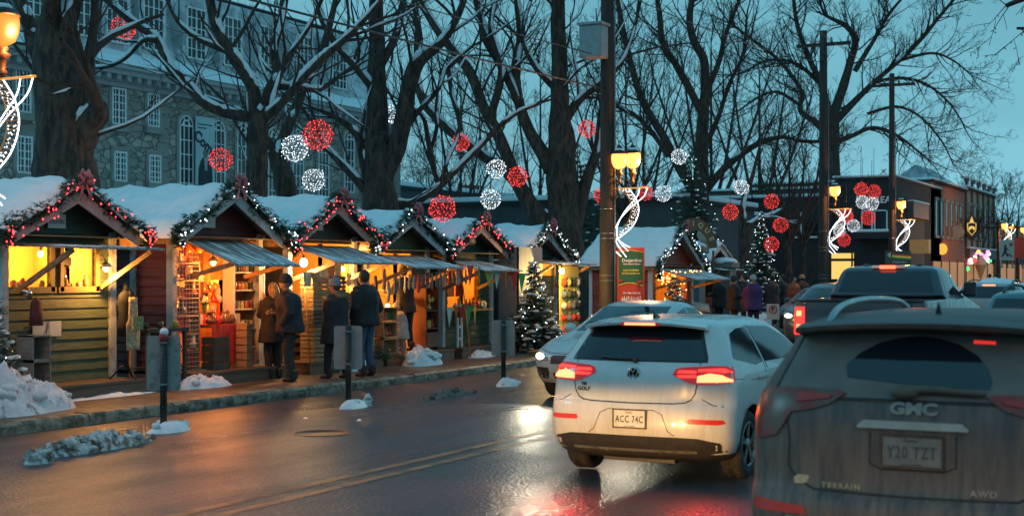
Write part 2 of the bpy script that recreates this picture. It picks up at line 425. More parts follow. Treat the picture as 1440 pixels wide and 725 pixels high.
GOLF_SIDE = [[(.50, 1.12), (.52, 1.16), (.72, 1.335), (.95, 1.375), (1.28, 1.39), (1.25, 1.055), (1.02, 1.04)],
             [(1.31, 1.057), (1.34, 1.392), (1.95, 1.372), (2.33, 1.27), (2.62, 1.14), (2.72, 1.065), (2.2, 1.055)]]
def tail_glow(root, x, y, z, e):
    for s in (1, -1):
        li = bpy.data.lights.new('brake_light_glow', 'SPOT'); li.energy = e; li.spot_size = R(125); li.spot_blend = .8; li.color = (1, .03, .02); li.shadow_soft_size = .06
        o = bpy.data.objects.new('brake_light_lamp', li); COL.objects.link(o); o.parent = root; o.location = (x, s * y, z); o.rotation_euler = (R(62), 0, R(90))
def side_windows(bvh, polys, root):
    for p in polys:
        for ax in ('left', 'right'): patch(bvh, p, ax, GLASSD, 'side_window', root, .003, .02, .07)
def mirrors(root, x, y, z, paint):
    for s in (-1, 1):
        q = MB(); q.ball((x, s * (y + .14), z), .12, 12, (.62, .95, .72)); q.beam((x + .02, s * (y - .06), z - .05), (x, s * (y + .08), z - .03), .05, .04)
        q.build('wing_mirror', paint, root)
def antenna(root, x, z, red=False):
    q = MB(); q.add([(x - .10, -.02, z), (x - .10, .02, z), (x + .09, 0, z), (x - .115, 0, z + .075), (x - .085, 0, z + .075)], [(0, 1, 2), (0, 3, 1), (0, 2, 4, 3), (1, 3, 4, 2)]); q.build('antenna_fin', DPLAST, root)
# ---------------------------------------------------------------- the white hatchback
PG = car_paint('white car paint', (.62, .62, .61), .25, dirt=((.30, .22, .12), .3, 1.1), lowdirt=.45)
def white_hatch():
    g = thing('hatchback_car', 'dirty white five-door hatchback with lit brake lights and plate ACC 74C', 'car', (11.98, 4.89, 0.008))
    body, b = car_body(GOLF_LV, PG, g, (.80, 3.42), .315)
    sm = MB()
    # tailgate glass and surround
    gl = [(.64, 1.105), (.63, 1.13), (.52, 1.385), (.46, 1.405), (-.46, 1.405), (-.52, 1.385), (-.63, 1.13), (-.64, 1.105)]
    patch(b, [(.665, 1.092), (.655, 1.14), (.54, 1.40), (.47, 1.42), (-.47, 1.42), (-.54, 1.40), (-.655, 1.14), (-.665, 1.092)], 'rear', DPLAST, 'window_seal', g, .002, .012)
    w = patch(b, gl, 'rear', GLASSD, 'rear_window', g, .006, .02)
    q = MB(); q.tube([b_pt(b, 'rear', .0, 1.115) + V((-.03, 0, 0)), b_pt(b, 'rear', .2, 1.12) + V((-.03, 0, 0)), b_pt(b, 'rear', .36, 1.135) + V((-.03, 0, 0))], [.016, .01, .007], 6)
    q.ball(b_pt(b, 'rear', 0, 1.108) + V((-.02, 0, 0)), .03, 10); q.build('rear_wiper', DPLAST, g)
    # roof spoiler
    sp = MB(); N = 20; secs = []
    for i in range(N + 1):
        y = lerp(-.60, .60, i / N); e = abs(y) / .60; xr = .245 + .10 * e ** 3; z = 1.448 - .045 * e ** 2.2
        secs.append([(xr + .40, y * .96, z + .03 - .022 * e), (xr + .12, y, z + .022), (xr, y, z), (xr + .01, y, z - .022), (xr + .17, y, z - .04), (xr + .40, y * .96, z - .04)])
    vs = [p for s in secs for p in s]; fs = [(i * 6 + k, i * 6 + (k + 1) % 6, (i + 1) * 6 + (k + 1) % 6, (i + 1) * 6 + k) for i in range(N) for k in range(6)] + [tuple(range(6)), tuple(range(N * 6, N * 6 + 6))]
    sp.add(vs, fs, True); o = sp.build('roof_spoiler', PG, g); o.data.set_sharp_from_angle(angle=R(35))
    q = MB(); q.box(.236, .26, -.15, .15, 1.422, 1.442); q.build('third_brake_light', LAMP_HOT, o)
    q = MB(); q.box(.243, .27, -.185, .185, 1.416, 1.448); q.build('light_housing', LAMP_RED, o)
    # tail lamps
    for s in (1, -1):
        f = (lambda P: P) if s == 1 else mir
        lens = [(.375, .988), (.40, 1.035), (.46, 1.05), (.70, 1.066), (.80, 1.062), (.868, 1.045), (.885, .985), (.888, .93), (.86, .912), (.60, .902), (.53, .915)]
        L_ = patch(b, f(lens), 'rear', LAMP_RED, 'tail_light', g, .010, .02, .04)
        G1 = [(.60, .922), (.60, .975), (.70, 1.0), (.80, .985), (.872, .94), (.872, .925)]
        patch(b, f(G1), 'rear', LAMP_HOT, 'brake_light_core', L_, .016, .004, .04)
        for P in ([(.42, 1.0), (.43, 1.022), (.585, 1.022), (.585, 1.0)], [(.44, .962), (.42, .98), (.585, .985), (.585, .962)], [(.60, 1.012), (.60, 1.035), (.80, 1.042), (.865, 1.01), (.80, 1.005), (.70, 1.018)]):
            patch(b, f(P), 'rear', LAMP_GLOW, 'light_bar', L_, .015, .004, .04)
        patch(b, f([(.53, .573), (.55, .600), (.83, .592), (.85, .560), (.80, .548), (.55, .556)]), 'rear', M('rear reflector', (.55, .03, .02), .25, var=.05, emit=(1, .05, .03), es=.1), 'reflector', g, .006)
    # bumper insert, diffuser, tailgate seams
    dif = [(.84, .30), (.80, .385), (.62, .425), (.45, .43), (-.45, .43), (-.62, .425), (-.80, .385), (-.84, .30), (-.62, .262), (-.3, .25), (.3, .25), (.62, .262)]
    patch(b, dif, 'rear', DPLAST, 'bumper_insert', g, .004)
    patch(b, [(.60, .285), (.60, .305), (-.60, .305), (-.60, .285)], 'rear', M('satin trim', (.35, .33, .3), .3, metal=.6, dirt=((.2, .15, .1), .4, 6)), 'bumper_trim', g, .010)
    q = MB(); q.beam((.3, -.35, .22), (.3, .35, .22), .10, .16, (1, 0, 0)); q.build('underbody', BLACKM, g)
    seam(b, [(.60, .90), (.585, .82), (.55, .765), (.50, .738), (.40, .728), (0, .722), (-.40, .728), (-.50, .738), (-.55, .765), (-.585, .82), (-.60, .90)], 'rear', sm, .010)
    seam(b, [(.60, 1.07), (.61, 1.1)], 'rear', sm); seam(b, [(-.60, 1.07), (-.61, 1.1)], 'rear', sm)
    seam(b, [(.89, .70), (.74, .72), (.64, .775)], 'rear', sm, .006); seam(b, [(-.89, .70), (-.74, .72), (-.64, .775)], 'rear', sm, .006)
    seam(b, [(.42, .44), (.36, .48), (.30, .63), (.22, .665), (-.22, .665), (-.30, .63), (-.36, .48), (-.42, .44)], 'rear', sm, .006)
    for ax in ('left', 'right'):
        seam(b, [(1.27, 1.40), (1.265, 1.0), (1.25, .75), (1.18, .66), (1.15, .62)], ax, sm); seam(b, [(1.32, 1.40), (1.33, 1.0)], ax, sm, .02)
        seam(b, [(2.30, 1.0), (2.32, .6), (2.28, .30)], ax, sm); seam(b, [(1.17, .30), (2.3, .29), (3.0, .30)], ax, sm, .012)
        seam(b, [(3.02, .30), (2.98, .7), (2.92, .98)], ax, sm); seam(b, [(.35, .945), (1.0, .905), (2.0, .90), (3.3, .88)], ax, sm, .005, .001)
    for y0 in (.30, .315):
        pass
    sm.build('panel_gaps', BLACKM, g)
    side_windows(b, GOLF_SIDE, g)
    for x, z in ((1.12, .93), (2.12, .93)):
        for s in (1, -1):
            p = b_pt(b, 'left' if s > 0 else 'right', x, z); q = MB(); q.beam(p + V((-.10, s * .028, 0)), p + V((.10, s * .028, .008)), .022, .03); q.beam(p + V((-.10, 0, 0)), p + V((-.10, s * .03, 0)), .03, .025); q.beam(p + V((.10, 0, .008)), p + V((.10, s * .03, .008)), .03, .025)
            q.build('door_handle', PG, g, bevel=.006)
    patch(b, [(.60, .86), (.62, .965), (.78, .975), (.80, .87)], 'right', PG, 'fuel_flap', g, .004, .004)
    tail_glow(g, -.06, .72, .93, 60)
    mirrors(g, 2.52, .82, 1.09, PG)
    antenna(g, .72, 1.472)
    RIM = M('alloy rim', (.32, .30, .30), .35, metal=.7, var=.1, dirt=((.12, .09, .07), .4, 12))
    for x in (.80, 3.42):
        for s in (1, -1): wheel(g, x, s * .77, .315, RIM)
    patch(b, [(.62, .62), (.64, .72), (.86, .76), (.88, .70), (.86, .63)], 'front', LENS, 'headlight', g); patch(b, mir([(.62, .62), (.64, .72), (.86, .76), (.88, .70), (.86, .63)]), 'front', LENS, 'headlight', g)
    patch(b, [(.62, 1.02), (.56, 1.33), (-.56, 1.33), (-.62, 1.02)], 'front', GLASSD, 'windscreen', g, .004)
    # badges and plate
    DK = M('dark lettering', (.03, .035, .05), .5, var=.1)
    p = b_pt(b, 'rear', 0, .985); cx = p.x
    q = MB(); q.lathe([(.0, cx - .004), (.056, cx - .004), (.060, cx + .0), (.060, cx + .02)], 28, (0, 0, .985), 'x'); bd = q.build('badge', M('badge blue', (.03, .07, .12), .2, var=.1, coat=.5), g)
    q = MB(); q.lathe([(.053, cx - .008), (.060, cx - .008), (.060, cx + .004), (.053, cx + .004), (.053, cx - .008)], 28, (0, 0, .985), 'x')
    def bb(a, c): q.beam((cx - .008, -a[0], .985 + a[1]), (cx - .008, -c[0], .985 + c[1]), .009, .007, (1, 0, 0))
    bb((-.022, .050), (0, .008)); bb((0, .008), (.022, .050)); bb((-.046, .030), (-.022, -.046)); bb((-.022, -.046), (0, -.002)); bb((0, -.002), (.022, -.046)); bb((.022, -.046), (.046, .030))
    q.build('badge_emblem', CHROME, bd)
    for txt, z, sz in (('GOLF', .832, .048), ('TSI', .878, .038)):
        body_text(b, txt, .495, z, sz, DK, g, .0015, .007, 1.0, 1.15)
    plate(g, b_pt(b, 'rear', 0, .58).x - .012, .583, 'ACC 74C', DK)
    return g
def b_pt(b, ax, u, v): return project(b, ax, u, v)[0]
PS = car_paint('grimy grey paint', (.05, .052, .055), .52, metal=.2, dirt=((.21, .15, .115), .5, 1.75), coat=0, lowdirt=1.0)
SUV_SIDE = [[(.42, 1.26), (.62, 1.48), (.9, 1.52), (1.0, 1.25)], [(1.06, 1.25), (1.0, 1.53), (1.85, 1.56), (1.85, 1.23)], [(1.9, 1.23), (1.9, 1.56), (2.5, 1.52), (3.05, 1.26)]]
def roof_rails(root, z, mat, y=.56, x0=.65, x1=2.6):
    for s in (1, -1):
        q = MB(); pts = crom([(x0 - .12, s * y, z - .10), (x0 + .02, s * y, z + .0), (x0 + .3, s * (y - .005), z + .055), (1.5, s * (y - .02), z + .075), (x1 - .3, s * (y - .03), z + .05), (x1, s * (y - .03), z - .02)], 5)
        q.tube(pts, [.026] * 3 + [.02] * (len(pts) - 6) + [.026] * 3, 8); q.build('roof_rail', mat, root)
def grey_suv():
    g = thing('suv_car', 'grimy dark grey SUV close to the camera with plate Y20 TZT', 'car', (7.43, 1.49, .008))
    body, b = car_body(SUV_LV, PS, g, (.92, 3.64), .36)
    sm = MB()
    patch(b, [(.76, 1.255), (.75, 1.30), (.665, 1.56), (.60, 1.60), (-.60, 1.60), (-.665, 1.56), (-.75, 1.30), (-.76, 1.255), (-.5, 1.235), (.5, 1.235)], 'rear', M('dusty rear glass', (.12, .10, .088), .5, var=.18, scale=5, bump=.1), 'rear_window', g, .003)
    # the patch the wiper keeps clear
    arc = [(.37, 1.335)] + [(.02 + .40 * math.cos(a) * (1 if a < 1.57 else 1), 1.30 + .255 * math.sin(a)) for a in [R(x) for x in (22, 40, 58, 75, 90, 105, 122, 140, 158, 172)]] + [(-.37, 1.295), (-.1, 1.305), (.1, 1.315)]
    patch(b, arc, 'rear', GLASSD, 'wiped_glass', g, .007, .004)
    q = MB(); P = lambda y, z: b_pt(b, 'rear', y, z) + V((-.035, 0, 0))
    q.tube([P(.06, 1.285), P(-.1, 1.292), P(-.36, 1.275)], [.030, .024, .014], 6); q.ball(P(.05, 1.275), .04, 10, (1, 2, 1)); q.build('rear_wiper', M('dusty wiper plastic', (.09, .075, .065), .7, var=.2), g)
    # spoiler
    sp = MB(); N = 22; secs = []
    for i in range(N + 1):
        y = lerp(-.70, .70, i / N); e = abs(y) / .70; xr = .25 + .12 * e ** 3; z = 1.63 - .04 * e ** 2.2
        secs.append([(xr + .42, y * .95, z + .03 - .02 * e), (xr + .14, y, z + .024), (xr, y, z), (xr + .01, y, z - .026), (xr + .18, y, z - .05), (xr + .42, y * .95, z - .05)])
    sp.add([p for s in secs for p in s], [(i * 6 + k, i * 6 + (k + 1) % 6, (i + 1) * 6 + (k + 1) % 6, (i + 1) * 6 + k) for i in range(N) for k in range(6)] + [tuple(range(6)), tuple(range(N * 6, N * 6 + 6))], True)
    o = sp.build('roof_spoiler', PS, g); o.data.set_sharp_from_angle(angle=R(35))
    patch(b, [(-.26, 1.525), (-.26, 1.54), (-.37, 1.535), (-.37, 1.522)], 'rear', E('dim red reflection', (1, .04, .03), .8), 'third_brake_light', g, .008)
    for s in (1, -1):
        f = (lambda P: P) if s == 1 else mir
        lens = [(.36, 1.255), (.40, 1.27), (.66, 1.275), (.80, 1.262), (.90, 1.235), (.917, 1.15), (.912, 1.03), (.86, .985), (.74, 1.02), (.70, 1.08), (.66, 1.145), (.55, 1.165), (.45, 1.195)]
        L_ = patch(b, f(lens), 'rear', LAMP_DARK, 'tail_light', g, .012, .02, .05)
        patch(b, f([(.63, 1.20), (.45, 1.225), (.43, 1.243), (.63, 1.25)]), 'rear', M('bright red lens', (.34, .03, .025), .3, var=.1), 'lens_bar', L_, .018, .004)
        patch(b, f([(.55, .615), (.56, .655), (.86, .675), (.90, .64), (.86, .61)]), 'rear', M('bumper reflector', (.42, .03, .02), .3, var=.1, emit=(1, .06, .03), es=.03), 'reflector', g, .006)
    GR = M('grimy chrome', (.30, .27, .25), .35, metal=.7, var=.2, scale=12)
    # bright bar over the plate, emblem, lettering
    for pts, w in (([(.285, 1.095), (.25, 1.125), (-.25, 1.125), (-.285, 1.095), (-.28, 1.085), (.28, 1.085)], 0),):
        patch(b, pts, 'rear', GR, 'tailgate_bar', g, .028, .01)
    GL = M('grimy lettering', (.26, .22, .20), .5, metal=.3, var=.2)
    x = b_pt(b, 'rear', 0, 1.175).x
    body_text(b, 'GMC', 0, 1.185, .078, GL, g, .004, .010, 1.4)
    x = b_pt(b, 'rear', .38, .775).x
    body_text(b, 'TERRAIN', .37, .768, .040, M('tan lettering', (.34, .28, .16), .5, metal=.3, var=.2), g, .0015, .007, 1.1, 1.25)
    q = MB(); x2 = b_pt(b, 'rear', .6, .79).x; q.m = face_mat((x2 - .004, .58, .79), (.12, -1, 0), (0, 0, 1)); q.prism([(-.05, -.022), (.05, -.022), (.05, .01), (.02, .024), (-.03, .026), (-.05, .01)], 0, .006, 'z'); q.build('dealer_badge', M('tan badge', (.42, .36, .22), .5, var=.4, scale=60), g)
    x = b_pt(b, 'rear', -.36, .775).x
    body_text(b, 'AWD', -.355, .775, .045, GL, g, .0015, .007, 1.1, 1.2)
    plate(g, b_pt(b, 'rear', 0, .97).x - .012, .972, 'Y20 TZT', M('faded plate number', (.06, .06, .07), .6, var=.1), M('dirty plate', (.20, .175, .15), .7, var=.2, scale=25))
    seam(b, [(.70, 1.24), (.665, 1.0), (.67, .86), (.62, .79), (.52, .745), (0, .735), (-.52, .745), (-.62, .79), (-.67, .86), (-.665, 1.0), (-.70, 1.24)], 'rear', sm, .012)
    seam(b, [(.775, 1.25), (.765, 1.30), (.675, 1.57), (.61, 1.61), (-.61, 1.61), (-.675, 1.57), (-.765, 1.30), (-.775, 1.25), (-.5, 1.225), (.5, 1.225), (.775, 1.25)], 'rear', sm, .014, .004)
    seam(b, [(.22, 1.06), (.22, .90), (.16, .875), (-.16, .875), (-.22, .90), (-.22, 1.06)], 'rear', sm, .008)
    sm.build('panel_gaps', BLACKM, g)
    patch(b, [(.60, .52), (.66, .60), (-.66, .60), (-.60, .52)], 'rear', GR, 'bumper_trim', g, .012)
    patch(b, [(.80, .34), (.80, .50), (-.80, .50), (-.80, .34)], 'rear', DPLAST, 'bumper_insert', g, .004)
    side_windows(b, SUV_SIDE, g); roof_rails(g, 1.66, M('brushed rail', (.38, .40, .40), .3, metal=.8, var=.15)); antenna(g, .92, 1.662); mirrors(g, 2.85, .86, 1.22, PS)
    patch(b, [(.70, 1.28), (.62, 1.52), (-.62, 1.52), (-.70, 1.28)], 'front', GLASSD, 'windscreen', g, .004)
    for s in (1, -1): patch(b, [(s * .6, .9), (s * .62, .98), (s * .88, 1.0), (s * .88, .9)][::s], 'front', LENS, 'headlight', g)
    for x in (.92, 3.64):
        for s in (1, -1): wheel(g, x, s * .785, .36, CHROME)
    return g
def other_car(kind, label, loc, rz, paint, wheels, wr, rear_glow=False, head_glow=False, rails=False, plate_txt='', group=None):
    lv = {'sedan_car': SEDAN_LV, 'suv_car': SUV_LV}[kind]
    g = thing(kind, label, 'car', loc, rz)
    body, b = car_body(lv, paint, g, wheels, wr); w = lv[3][3]; sd = kind == 'sedan_car'
    sm = MB()
    if sd:
        patch(b, [(.68, 1.0), (.56, 1.37), (-.56, 1.37), (-.68, 1.0)], 'front', GLASSD, 'windscreen', g, .004)
        patch(b, [(.66, 1.03), (.55, 1.36), (-.55, 1.36), (-.66, 1.03)], 'rear', GLASSD, 'rear_window', g, .004)
        side_windows(b, [[(1.05, 1.04), (1.25, 1.30), (1.62, 1.345), (1.9, 1.35), (1.9, 1.02)], [(1.95, 1.02), (1.95, 1.35), (2.35, 1.28), (2.9, 1.03)]], g)
        HL = [(.50, .60), (.54, .665), (.72, .72), (.875, .735), (.89, .68), (.86, .61), (.70, .585)]; hz = .655; hx = .70
    else:
        patch(b, [(.74, 1.24), (.62, 1.54), (-.62, 1.54), (-.74, 1.24)], 'front', GLASSD, 'windscreen', g, .004)
        patch(b, [(.74, 1.26), (.64, 1.56), (-.64, 1.56), (-.74, 1.26)], 'rear', GLASSD, 'rear_window', g, .004)
        side_windows(b, SUV_SIDE, g); HL = [(.50, .86), (.54, .93), (.88, .99), (.90, .92), (.86, .86)]; hz = .90; hx = .72
        if rails: roof_rails(g, 1.66, BLACKM)
    for s in (1, -1):
        f = (lambda P: P) if s == 1 else mir
        hl = patch(b, f(HL), 'front', LENS, 'headlight', g, .008)
        if head_glow:
            c = (hx, hz + .005); n_ = 10
            patch(b, f([(c[0] + .105 * math.cos(k * 2 * math.pi / n_), c[1] + .045 * math.sin(k * 2 * math.pi / n_)) for k in range(n_)]), 'front', HEAD_HOT, 'bulb', hl, .016, .004)
        if sd:
            patch(b, f([(.55, .33), (.50, .42), (.52, .50), (.80, .50), (.86, .44), (.84, .33)]), 'front', DPLAST, 'fog_light_recess', g, .004)
        tl = patch(b, f([(.46, .80), (.46, .92), (.70, .95), (.86, .93), (.88, .84), (.70, .80)] if sd else [(.70, 1.0), (.72, 1.24), (.86, 1.24), (.90, 1.1), (.88, 1.0)]), 'rear', LAMP_GLOW if rear_glow else LAMP_DARK, 'tail_light', g, .01)
    if sd:
        patch(b, [(.46, .56), (.46, .66), (.40, .685), (-.40, .685), (-.46, .66), (-.46, .56)], 'front', DPLAST, 'grille', g, .006)
        patch(b, [(.40, .28), (.44, .42), (-.44, .42), (-.40, .28)], 'front', DPLAST, 'lower_grille', g, .006)
    else:
        patch(b, [(.46, .70), (.48, .95), (-.48, .95), (-.46, .70)], 'front', DPLAST, 'grille', g, .006)
    if rear_glow: patch(b, [(.16, 1.59), (.16, 1.605), (-.16, 1.605), (-.16, 1.59)] if not sd else [(.1, 1.37), (.1, 1.385), (-.1, 1.385), (-.1, 1.37)], 'rear', LAMP_HOT, 'third_brake_light', g, .02)
    for ax in ('left', 'right'):
        x1 = 1.92 if sd else 1.87
        seam(b, [(x1, 1.0), (x1, .4)], ax, sm); seam(b, [(x1 + 1.05, .95), (x1 + 1.1, .4)], ax, sm); seam(b, [(1.1, .9), (1.25, .4)], ax, sm)
    seam(b, [(.86, .78), (.5, .72), (0, .70), (-.5, .72), (-.86, .78)], 'front', sm)
    sm.build('panel_gaps', BLACKM, g)
    mirrors(g, 2.88 if sd else 2.85, .80 if sd else .86, 1.02 if sd else 1.22, paint)
    RIM = M('alloy rim', (.3,) * 3)
    for x in wheels:
        for s in (1, -1): wheel(g, x, s * (w - .125), wr, RIM)
    q = MB(); q.box(.0, .01, -.15, .15, .58 if sd else .8, .72 if sd else .94)
    if plate_txt is not None: q.build('number_plate', M('plate white', (.6,) * 3), g)
    return g
def pickup():
    P = car_paint('dark blue truck paint', (.045, .065, .085), .3, metal=.3, dirt=((.15, .06, .045), .45, 1.9), lowdirt=.75)  # maroon tint of the grime also carries the brake lights' red
    g = thing('pickup_truck', 'dark crew-cab pickup truck with both brake lights glowing, ahead of the white hatchback', 'truck', (21.03, 4.97, .008))
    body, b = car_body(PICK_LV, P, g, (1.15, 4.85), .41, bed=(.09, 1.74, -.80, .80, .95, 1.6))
    patch(b, [(.76, 1.545), (.75, 1.62), (.665, 1.935), (-.665, 1.935), (-.75, 1.62), (-.76, 1.545)], 'rear', GLASSD, 'rear_window', g, .006)
    q = MB(); q.box(2.08, 2.20, -.26, .26, 1.985, 2.03); q.build('light_housing', M('frosted lens', (.5, .45, .42), .3, emit=(1, .6, .4), es=.15), g, bevel=.01)
    q = MB(); q.box(2.03, 2.09, -.12, .12, 1.975, 2.03); q.build('third_brake_light', E('red high brake light', (1, .07, .03), 6), g, bevel=.008)
    for s in (1, -1):
        f = (lambda P: P) if s == 1 else mir
        L_ = patch(b, f([(.80, .98), (.80, 1.40), (.96, 1.40), (.975, 1.2), (.97, .98)]), 'rear', LAMP_GLOW, 'tail_light', g, .012)
        for z in (1.10, 1.30): patch(b, f([(.85, z - .04), (.85, z + .04), (.925, z + .04), (.93, z - .04)]), 'rear', LAMP_HOT, 'brake_light_core', L_, .02, .004)
        # door handles, side glass
    side_windows(b, [[(2.2, 1.56), (2.3, 1.90), (2.95, 1.93), (2.95, 1.55)], [(3.0, 1.55), (3.0, 1.93), (3.35, 1.85), (3.85, 1.55)]], g)
    tail_glow(g, -.06, .88, 1.2, 30)
    q = MB(); q.box(-.10, .04, -.95, .95, .52, .72); q.build('rear_bumper', CHROME, g, bevel=.03)
    q = MB(); q.box(-.02, .0, -.16, .16, 1.16, 1.24); q.build('tailgate_handle', DPLAST, g, bevel=.01)
    sm = MB(); seam(b, [(.78, 1.47), (.78, .82), (-.78, .82), (-.78, 1.47)], 'rear', sm, .012)
    for ax in ('left', 'right'): seam(b, [(2.0, 1.5), (2.02, .6)], ax, sm); seam(b, [(2.97, 1.5), (2.97, .6)], ax, sm)
    sm.build('panel_gaps', BLACKM, g)
    for s in (1, -1):
        q = MB(); q.box(3.62, 3.72, s * 1.02 - .10, s * 1.02 + .10, 1.52, 1.76); q.beam((3.68, s * .86, 1.6), (3.68, s * 1.0, 1.6), .05, .05); q.build('wing_mirror', DPLAST, g, bevel=.03)
    for x, y in ((2.45, .42), (2.45, -.42)): q = MB(); q.lathe([(.06, 2.0), (.06, 2.045), (.03, 2.06)], 12, (x, y, 0)); q.build('roof_light', DPLAST, g)
    plate(g, -.115, .62, None, None)
    for x in (1.15, 4.85):
        for s in (1, -1): wheel(g, x, s * .84, .41, CHROME, 6, .27)
    return g
# ---------------------------------------------------------------- people (local x = facing)
SKIN = M('skin', (.42, .24, .17), .6, var=.08); SKINL = M('lips', (.35, .10, .09), .6, var=0); EYEM = M('eyes', (.02, .02, .02), .3, var=0)
def arm_path(kind, s, sh):
    # shoulder, elbow, wrist, hand direction
    if kind == 'down': return V((0.01, s * (sh + .05), 1.12)), V((.06, s * (sh + .05), .88)), V((.02, 0, -1))
    if kind == 'front': return V((.02, s * (sh + .05), 1.13)), V((.24, s * .12, 1.12)), V((.9, -s * .4, .1))
    if kind == 'face': return V((.12, s * (sh + .04), 1.16)), V((.20, s * .07, 1.42)), V((.1, -s * .2, 1))
    if kind == 'reach': return V((.20, s * (sh + .02), 1.20)), V((.44, s * .17, 1.22)), V((1, 0, .1))
    if kind == 'pocket': return V((-.05, s * (sh + .09), 1.13)), V((.08, s * (sh + .02), .94)), V((.3, -s * .2, -1))
def person(label, loc, rz, h=1.72, coat=(.02, .02, .022), legs=(.02, .02, .025), shoes=(.02, .02, .02), hat=None, hair=(.06, .035, .02), hood=None, arms=('down', 'down'),
           coat_len=.78, stride=0, lean=0, puff=1.0, vox=.02, group=None, longhair=False, gloves=None, bag=None, sh=.17):
    g = thing('person', label, 'person', loc, rz, group); k = h / 1.74
    T = Matrix.Diagonal((k, k * 1.0, k, 1))
    bend = lambda p: V((p.x + lean * max(0, p.z - .9), p.y, p.z - abs(lean) * .25 * max(0, p.z - .9)))
    def B(p): return bend(V(p))
    hp = {s: V((0, s * .09, .90)) for s in (1, -1)}
    kn = {s: V((.03 + s * stride * .12, s * .10, .49)) for s in (1, -1)}
    an = {s: V((-.02 + s * stride * .22, s * .11, .09)) for s in (1, -1)}
    q = MB(T)
    torso = [B((0, 0, z)) for z in (.86, .98, 1.10, 1.25, 1.38, 1.45)]
    q.tube(torso, [.13, .125, .115, .13, .125, .07], 14, sx=1); q.tube([B((0, -sh, 1.40)), B((0, 0, 1.43)), B((0, sh, 1.40))], [.055, .07, .055], 10)
    q.tube([B((0, 0, 1.40)), B((.01, 0, 1.56))], [.058, .052], 10)
    hd = B((.02, 0, 1.63))
    q.ball(hd, .098, 16, (.98, .80, 1.18)); q.ball(hd + V((.03, 0, -.055)), .062, 12, (1, .9, .9)); q.ball(hd + V((.100, 0, -.012)), .017, 8, (1, .8, 1.3))
    for s in (1, -1): q.ball(hd + V((-.005, s * .080, -.01)), .022, 8, (.8, .5, 1.3))
    for s in (1, -1):
        q.tube([hp[s], kn[s], an[s]], [.085, .058, .036], 10); q.ball(kn[s], .060, 8); q.tube([an[s] - V((.02, 0, .035)), an[s] + V((.09, 0, -.05))], [.032, .020], 8)
        e, w, hdir = arm_path(arms[0 if s > 0 else 1], s, sh); e, w = B(e), B(w)
        q.tube([B((0, s * sh, 1.39)), e, w], [.052, .042, .028], 10)
    # palm joins the forearm
        hdir = hdir.normalized(); q.tube([w, w + hdir * .05, w + hdir * .09], [.030, .036, .032], 8, sx=.6)
    body = remeshed(q, 'body', [SKIN], vox * .75, g, smooth=3)
    fg = MB(T)
    for s in (1, -1):
        e, w, hdir = arm_path(arms[0 if s > 0 else 1], s, sh); w = B(w); hdir = hdir.normalized(); side = hdir.cross(V((0, 1, 0)) if abs(hdir.y) < .7 else V((1, 0, 0))).normalized(); pal = hdir.cross(side)
        for i, ln in enumerate((.068, .078, .072, .056)):
            a = w + hdir * .085 + side * (i - 1.5) * .019
            fg.tube([a, a + hdir * ln * .55 + pal * .006, a + hdir * ln * .9 + pal * .022 * -s], [.0095, .0088, .0075], 6)
        a = w + hdir * .03 + side * .03; fg.tube([a, a + hdir * .035 + side * .022, a + hdir * .065 + side * .022], [.012, .011, .008], 6)
    # fingers are part of the same body mesh
    bm = bmesh.new(); bm.from_mesh(body.data); me2 = fg.mesh('fingers'); bm.from_mesh(me2); bm.to_mesh(body.data); bm.free(); bpy.data.meshes.remove(me2)
    if gloves: body.data.materials.append(M('gloves %s' % str(gloves), gloves, .8)); 
    if gloves:
        for p in body.data.polygons:
            if p.center.z < 1.3 * k and (abs(p.center.y) > .19 or p.center.x > .15) and p.center.z > .7: p.material_index = 1
    q = MB(T)
    for s in (1, -1): q.ball(hd + V((.082, s * .033, .012)), .012, 8, (.8, 1, .8))
    q.build('eyes', EYEM, g)
    q = MB(T); q.ball(hd + V((.088, 0, -.058)), .016, 8, (.5, 1.4, .35)); q.build('mouth', SKINL, g)
    # trousers
    q = MB(T); q.tube([V((0, 0, .84)), V((0, 0, .98))], [.135, .13], 12)
    for s in (1, -1): q.tube([hp[s], lerp(hp[s], kn[s], .5), kn[s], lerp(kn[s], an[s], .6), an[s] + V((0, 0, .0))], [.105, .092, .076, .068, .066], 10)
    remeshed(q, 'trousers', [M('trousers %s' % str(legs), legs, .85, var=.2, scale=14, bump=.5, bscale=12)], vox, g, smooth=2)
    for s in (1, -1):
        q = MB(T); q.tube([an[s] + V((-.05, 0, .10)), an[s] + V((-.045, 0, -.02)), an[s] + V((-.04, 0, -.045))], [.058, .054, .044], 10)
        q.tube([an[s] + V((-.055, 0, -.045)), an[s] + V((.05, 0, -.050)), an[s] + V((.135, 0, -.062))], [.042, .038, .024], 10)
        remeshed(q, 'shoe', [M('shoes %s' % str(shoes), shoes, .6)], vox * .7, g, smooth=2)
    # coat
    q = MB(T); r = puff
    zs = [z for z in (coat_len, .90, 1.0, 1.12, 1.26, 1.38, 1.46) if z >= coat_len]
    rr = {0: None}
    rad = [(.175 if z < .95 else .155 if z < 1.05 else .15 if z < 1.2 else .162 if z < 1.3 else .15 if z < 1.42 else .09) * r for z in zs]
    if coat_len < .75: rad[0] = .20 * r
    for yy in (-.045, .045): q.tube([B((0, yy, z)) for z in zs], rad, 16)
    q.tube([B((0, -sh, 1.40)), B((0, 0, 1.44)), B((0, sh, 1.40))], [.078 * r, .085, .078 * r], 10)
    q.tube([B((0, 0, 1.42)), B((.005, 0, 1.52))], [.088, .074], 12)
